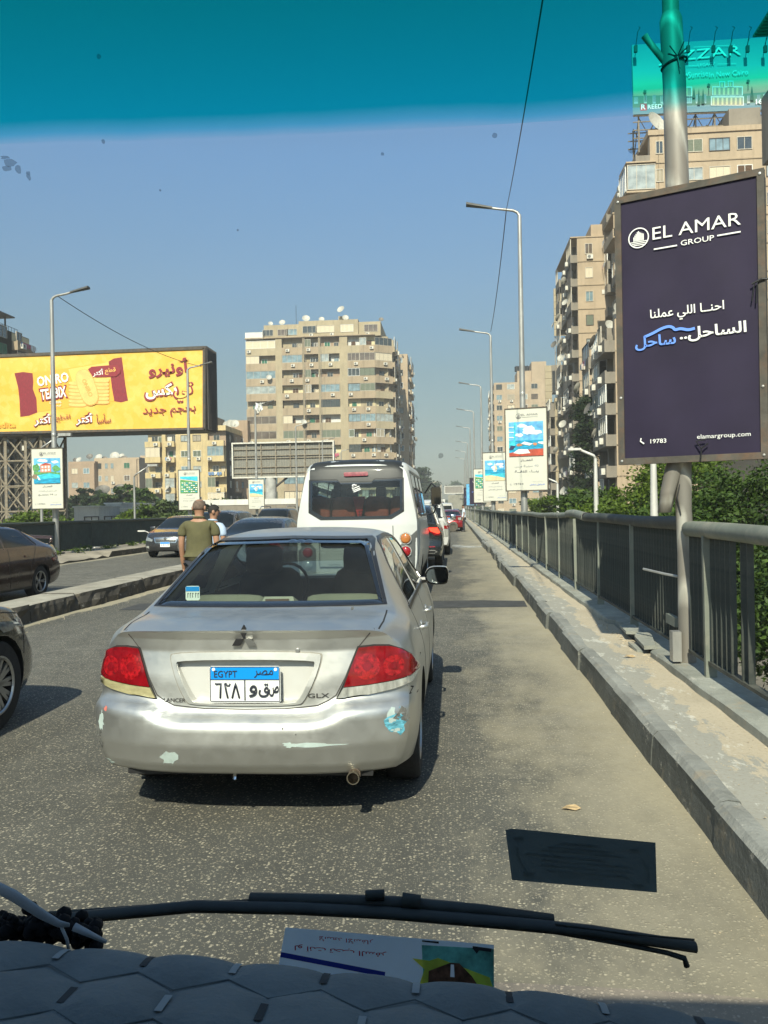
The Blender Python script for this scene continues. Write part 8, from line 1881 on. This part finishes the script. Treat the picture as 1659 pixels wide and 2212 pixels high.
tag(mbs.build('dirt_specks',ms,van),kind='stuff')
# black and grey sticker low on the right of the glass
sp=[P_on_glass(*q) for q in ((1092,1797),(1417,1824),(1420,1932),(1106,1905))]
mb=MB(); 
ed=[sp[0]]+[(sp[0][0]+(sp[1][0]-sp[0][0])*f,sp[0][1]+(sp[1][1]-sp[0][1])*f+dd) for f,dd in ((.04,.003),(.3,.002),(.6,.0006),(.95,.0))]+[sp[1],sp[2],sp[3]]
mb.add([wpt(a,b,-.002) for a,b in ed],[tuple(range(len(ed)))]); stk=empty('sticker',(0,0,0)); tag(stk,'dark rectangular sticker with faint text stuck low on the right of the windscreen','sticker')
sm_=NT('sticker_dark_grey'); tl=sm_.n('ShaderNodeBsdfTranslucent'); tl.inputs[0].default_value=(.045,.058,.062,1); sm_.set(Base_Color=(.10,.12,.125),Roughness=.8); ad=sm_.n('ShaderNodeAddShader'); sm_.l(tl.outputs[0],ad.inputs[0]); sm_.l(sm_.b.outputs[0],ad.inputs[1]); sm_.l(ad.outputs[0],sm_.t.nodes['Material Output'].inputs[0]); mb.build('sticker_sheet',sm_.m,stk); inkd=flat('sticker_ink',(.008,.01,.012),.8)
def sq(a,b): # bilinear inside sticker
    A=[sp[0][i]+(sp[1][i]-sp[0][i])*a for i in (0,1)]; B_=[sp[3][i]+(sp[2][i]-sp[3][i])*a for i in (0,1)]; return (A[0]+(B_[0]-A[0])*b,A[1]+(B_[1]-A[1])*b)
mb=MB()
def bar(a0,b0,a1,b1):
    mb.add([wpt(*sq(a0,b0),-.0035),wpt(*sq(a1,b0),-.0035),wpt(*sq(a1,b1),-.0035),wpt(*sq(a0,b1),-.0035)],[(0,1,2,3)])
rows_=[(.36,.62,.15,.20),(.28,.7,.25,.28),(.22,.78,.32,.35),(.12,.66,.42,.46),(.22,.85,.52,.55),(.22,.8,.62,.65),(.25,.82,.72,.75),(.32,.65,.82,.84)]
for a0,a1,b0,b1 in rows_:
    a=a0
    while a<a1: w_=rg.uniform(.012,.05); bar(a,b0+rg.uniform(-.01,.01),min(a1,a+w_),b1); a+=w_+.012
for (a,b) in ((.05,.12),(.82,.16),(.09,.82),(.84,.86)):
    for i in range(5): bar(a+i*.014,b+rg.uniform(-.04,0),a+.009+i*.014,b+rg.uniform(.04,.09))
for s,pts in ((0,[(.06,.3),(.055,.45),(.07,.62),(.10,.76)]),(1,[(.90,.34),(.935,.52),(.945,.68),(.93,.8)])):
    for (a0,b0),(a1,b1) in zip(pts[:-1],pts[1:]): mb.add([wpt(*sq(a0,b0),-.0035),wpt(*sq(a0+.01,b0),-.0035),wpt(*sq(a1+.01,b1),-.0035),wpt(*sq(a1,b1),-.0035)],[(0,1,2,3)])
mb.build('sticker_print',inkd,stk)
# dashboard with quilted hexagon mat
def far_edge(u): return np.interp(u,[-200,0,200,400,600,770,950,1150,1330,1500,1600,1660,1900],[2005,2014,2034,2050,2066,2088,2104,2124,2146,2171,2195,2220,2330])
def edge_pt(x,y): return None
YE=.80
uu=np.linspace(-260,1960,75); ex=[];ez=[]
for u in uu: p=P(u,far_edge(u),YE); ex.append(p.x); ez.append(p.z)
HXS=.0365   # hexagon half pitch
def hexd(x,y):
    """distance to the nearest hexagon border and its kind"""
    s=.086; h_=s*.9
    best=[]; 
    j0=int(math.floor(y/h_)); 
    for j in (j0-1,j0,j0+1,j0+2):
        ox=(s/2 if j%2 else 0); i0=round((x-ox)/s)
        for i in (i0-1,i0,i0+1): best.append(((x-ox-i*s)**2+((y-j*h_)*1.0)**2,(ox+i*s,j*h_)))
    best.sort(); (d1,c1),(d2,c2)=best[0],best[1]; L=math.hypot(c1[0]-c2[0],c1[1]-c2[1]); return (d2-d1)/(2*L),c1,c2
def dash_z(x,y):
    """surface height; flat top that rolls down at the far edge"""
    ze=np.interp(x,ex,ez); dz=(YE-y)
    base=ze-.003+.10*dz if dz>.03 else ze-.003+.10*dz-((.03-dz)/.03)**2*.010
    if dz<0: base-=(-dz)*1.2+ (-dz)**.5*.05
    return base
mb=MB(); nx,ny=300,150; x0,x1,y0,y1=-.62,.52,.36,.845
xs=np.linspace(x0,x1,nx+1); ys=np.linspace(y0,y1,ny+1); seams=[]
for y in ys:
    for x in xs:
        dd,_,_=hexd(x,y); q=min(1,dd/.036); mb.v.append((x,y,dash_z(x,y)+.0060*(1-(1-q)**2)+.0012*math.sin(x*31+y*17)*math.sin(y*43-x*11)))
for j in range(ny):
    for i in range(nx): o=j*(nx+1)+i; mb.f.append((o,o+1,o+nx+2,o+nx+1)); mb.m.append(0)
MATC=mat('dark_quilted_leatherette',(.18,.205,.205),.8,0,.15,14,bump=.25,bscale=160,spec=.4)
mb.build('dashboard_mat',MATC,van,smooth=True)
mb=MB(); mb.box(-.8,.1,.80,.8,.80,1.0); mb.build('dashboard',M['black'],van)
# stitched seams, light and dark in turn, wider on the short edges
sm_l,sm_d,sm_t=flat('pale_seam_tape',(.31,.34,.34),.9),flat('black_seam_tape',(.045,.05,.052),.9),flat('stitch_thread',(.13,.15,.15),.9)
s=.086; h_=s*.9; third=h_/3
V0=[]
for j in range(3,12):
    for i in range(-9,9):
        cx=(s/2 if j%2 else 0)+i*s; cy=j*h_
        if not(x0+.03<cx<x1-.03): continue
        # right hand vertical edge of this cell
        ya,yb_=cy-h_*.18,cy+h_*.18; xx=cx+s/2
        if yb_<YE+.01 and ya>y0:
            mbx=MB(); w_=.0034
            P4=[]
            for k_ in range(4):
                yy=ya+(yb_-ya)*k_/3; P4+= [(xx-w_,yy,dash_z(xx-w_,yy)+.0022),(xx+w_,yy,dash_z(xx+w_,yy)+.0022)]
            mbx.add(P4,[(2*k_,2*k_+1,2*k_+3,2*k_+2) for k_ in range(3)]); mbx.build('seam_tape',sm_l if (i+j)%2 else sm_d,van)
        # diagonals to the cells of the next row
        for sx in (-1,1):
            pts=[]
            a_=(cx+sx*s/2,cy+h_*.2); b_=(cx,cy+h_*.8)
            # border between this cell and its upper neighbours
            for k_ in range(7):
                f=k_/6; px,py=a_[0]+(cx-a_[0])*f*1.0,cy+h_*(.5-.30*(1) )+0
                py=cy+h_*(.20+(.60)*f) if 0 else cy+h_*.32+ (h_*.36)*f
                px=cx+sx*(s/2)*(1-f)
                pts.append((px,py,dash_z(px,py)+.0012))
            if pts[-1][1]<YE+.02 and pts[0][1]>y0: V0.append(pts)
mbx=MB()
for pts in V0: mbx.tube(pts,.0007,4,cap=False)
tag(mbx.build('stitching',sm_t,van),kind='stuff')
# leaflet standing at the foot of the glass, print mirrored and upside down
def plane_pt(u,v,Y): return P(u,v,Y)
lf=empty('leaflet',(0,0,0)); tag(lf,'blue and yellow leaflet upside down between dashboard and windscreen','leaflet')
Q=[P(617,2003,.86),P(1067,2041,.86),P(1067,2150,.835),P(597,2110,.835)]
def lq(a,b,off=0.): 
    A=Q[0].lerp(Q[1],a); B_=Q[3].lerp(Q[2],a); q=A.lerp(B_,b); return (q.x,q.y-off,q.z)
def glow_through(m_,k=.55):
    if m_.get('thru'): return m_
    t=m_.node_tree; b=t.nodes['Principled BSDF']; tl=t.nodes.new('ShaderNodeBsdfTranslucent'); ad=t.nodes.new('ShaderNodeMixShader'); ad.inputs[0].default_value=k
    l=b.inputs['Base Color'].links
    if l: t.links.new(l[0].from_socket,tl.inputs[0])
    else: tl.inputs[0].default_value=b.inputs['Base Color'].default_value
    t.links.new(b.outputs[0],ad.inputs[1]); t.links.new(tl.outputs[0],ad.inputs[2]); t.links.new(ad.outputs[0],t.nodes['Material Output'].inputs[0]); m_['thru']=1; return m_
def lpoly(pts,c,off,nm='leaflet_print'):
    if c.name.startswith('leaflet'): glow_through(c)
    _lp(pts,c,off,nm)
def _lp(pts,c,off,nm): mb=MB(); mb.add([lq(a,b,off) for a,b in pts],[tuple(range(len(pts)))]); return mb.build(nm,c,lf)
lpoly([(0,0),(1,0),(1,1),(0,1)],pm('leaflet_pale_blue',(.55,.74,.92),.08,9),0,'leaflet_sheet'); lpoly([(-.0,.50),(.5,.72),(.5,.82),(-.0,.60)],pm('leaflet_dark_blue',(.02,.04,.30)),.0006)
lpoly([(.66,.12),(1,.08),(1,.9),(.68,.9)],pm('leaflet_green',(.15,.45,.38),.6,40),.0006); lpoly([(.62,.40),(.70,.42),(.74,.35),(.98,.65),(1,.9),(.66,.92),(.68,.6)],pm('leaflet_yellow',(.85,.80,.10),.3,30),.0009); lpoly([(.70,.62),(.8,.42),(.84,.42),(.90,.66),(.94,.9),(.7,.9)],pm('leaflet_brown',(.20,.09,.05),.7,90),.0012); lpoly([(.80,.45),(.815,.45),(.82,.7),(.80,.7)],M['print_white'],.0015); lpoly([(.66,.02),(.74,.02),(.74,.06),(.66,.05)],inkd,.0009); lpoly([(.90,.05),(.99,.07),(.985,.14),(.93,.13),(.92,.2),(.9,.1)],inkd,.001)
ax=(Q[1]-Q[0]); base=Matrix.Translation(Q[0].lerp(Q[2],.0)); ang=math.atan2(ax.z,ax.x); wf=(Q[1]-Q[0]).length; hf=(Q[3]-Q[0]).length
mb_base=Matrix.Translation(Vector(lq(.28,.38,.002)))@Matrix.Rotation(-ang,4,'Y')@Matrix.Rotation(math.pi,4,'Y')
write(lf,'لو أنت تحب السفر',0,0,.44*wf,.18*hf,flat('leaflet_red',(.50,.02,.06),.7),ar=True,bold=.01,base=mb_base)
mb_base=Matrix.Translation(Vector(lq(.30,.14,.002)))@Matrix.Rotation(-ang,4,'Y')@Matrix.Rotation(math.pi,4,'Y')
write(lf,'لأسعد الأسفار',0,0,.26*wf,.14*hf,MATS['leaflet_red'],ar=True,bold=.005,base=mb_base)
M['wiper']=mat('dull_wiper_rubber',(.030,.036,.036),.7,0,.25,30)
# wiper
wp=empty('wiper'); wp.parent=van
def wpath(pts,Y=.97): return [P(u,v,Y) for u,v in pts]
mb=MB(); mb.tube(wpath([(35,1992),(230,1976),(420,1958),(640,1962),(840,1972),(1100,1994),(1280,2012),(1503,2046)]),[.0045,.0064,.0064,.0064,.0064,.0064,.0062,.0055],8,sx=1.6); mb.build('wiper_blade',M['wiper'],wp,smooth=True)
mb=MB(); mb.tube(wpath([(540,1940),(700,1944),(860,1950),(1040,1966),(1196,1985)],.985),[.006,.0065,.0068,.0062,.005],8,sx=1.5); mb.tube(wpath([(790,1934),(830,1932)],.98),.006,8); mb.tube(wpath([(868,1944),(908,1950)],.98),.009,8); mb.build('wiper_arm',M['wiper'],wp,smooth=True)
mb=MB(); mb.tube(wpath([(60,1976),(300,1962),(540,1952)],.985),[.0025,.004,.0055],8); mb.build('wiper_spring_strip',M['wiper'],wp,smooth=True)
mb=MB(); mb.tube(wpath([(1200,1996),(1350,2016),(1500,2030)],.965),.0012,5); mb.tube(wpath([(1150,2006),(1340,2038),(1440,2058),(1478,2070),(1484,2088)],.965),[.002,.003,.003,.0035,.0035],6); mb.build('wiper_tip',M['wiper'],wp,smooth=True)
# black fluffy bundle and torn strap at the lower left corner
fb=empty('black_bundle',(0,0,0)); tag(fb,'black fluffy bundle tied with a pale plastic strap in the lower left corner','bundle')
mb=MB(); g_=random.Random(3)
for i in range(420):
    u=g_.uniform(-120,215); v=1990+g_.gauss(14,12)+(max(0,u-120)*.18); p=P(u,v,.84+g_.uniform(-.02,.02)); r_=g_.uniform(.003,.009)
    mb.lathe([(0,-r_),(r_*.8,-r_*.5),(r_,0),(r_*.8,r_*.5),(0,r_)],8,0,'z',tuple(p))
tag(mb.build('bundle_fluff',flat('black_fluff',(.006,.006,.007),.95),fb,smooth=True),kind='stuff')
mb=MB(); mb.tube([P(u,v,.80) for u,v in [(-40,1900),(30,1935),(90,1975),(128,1996),(150,1998)]],[.006,.0065,.0055,.004,.002],8,sx=.5); mb.tube([P(u,v,.80) for u,v in [(128,1992),(145,2030),(148,2050)]],.0016,6); mb.tube([P(u,v,.805) for u,v in [(160,2002),(230,2035)]],[.0045,.002],6); mb.build('strap',mat('pale_plastic_strap',(.38,.41,.42),.5,0,.2,30),fb,smooth=True)
# roof, pillars and rear of our own van (behind and above the picture's edges)
mb=MB(); mb.box(-.85,-3.4,1.99,.85,.34,2.02); mb.box(-.86,-3.4,.5,-.82,.2,2.0); mb.box(.82,-3.4,.5,.86,.2,2.0); mb.box(-.85,-3.45,.5,.85,-3.4,2.0); mb.build('cab_shell',M['dark_in'],van,fix=True)
mb=MB()
for s_ in (-1,1): mb.tube([(s_*.82,.84,1.0),(s_*.80,.28,1.98)],.035,8)
mb.build('windscreen_pillar',M['black'],van)
mb=MB(); mb.box(-.84,.1,.3,.84,.88,.80); mb.box(-.84,-3.4,.28,.84,.9,.34); mb.build('front_panel',M['black'],van)
# ------------------------------------------------------------------ thin city haze
hz=MB(); hz.box(-330,-60,GZ-1,330,960,72); hm_=bpy.data.materials.new('haze'); hm_.use_nodes=True; t=hm_.node_tree; t.nodes.remove(t.nodes['Principled BSDF'])
pv=t.nodes.new('ShaderNodeVolumePrincipled'); pv.inputs['Color'].default_value=(.86,.88,.88,1); pv.inputs['Density'].default_value=.0008; pv.inputs['Anisotropy'].default_value=.0
t.links.new(pv.outputs[0],t.nodes['Material Output'].inputs['Volume'])
tag(hz.build('haze',hm_),kind='stuff')
SC.cycles.volume_bounces=0
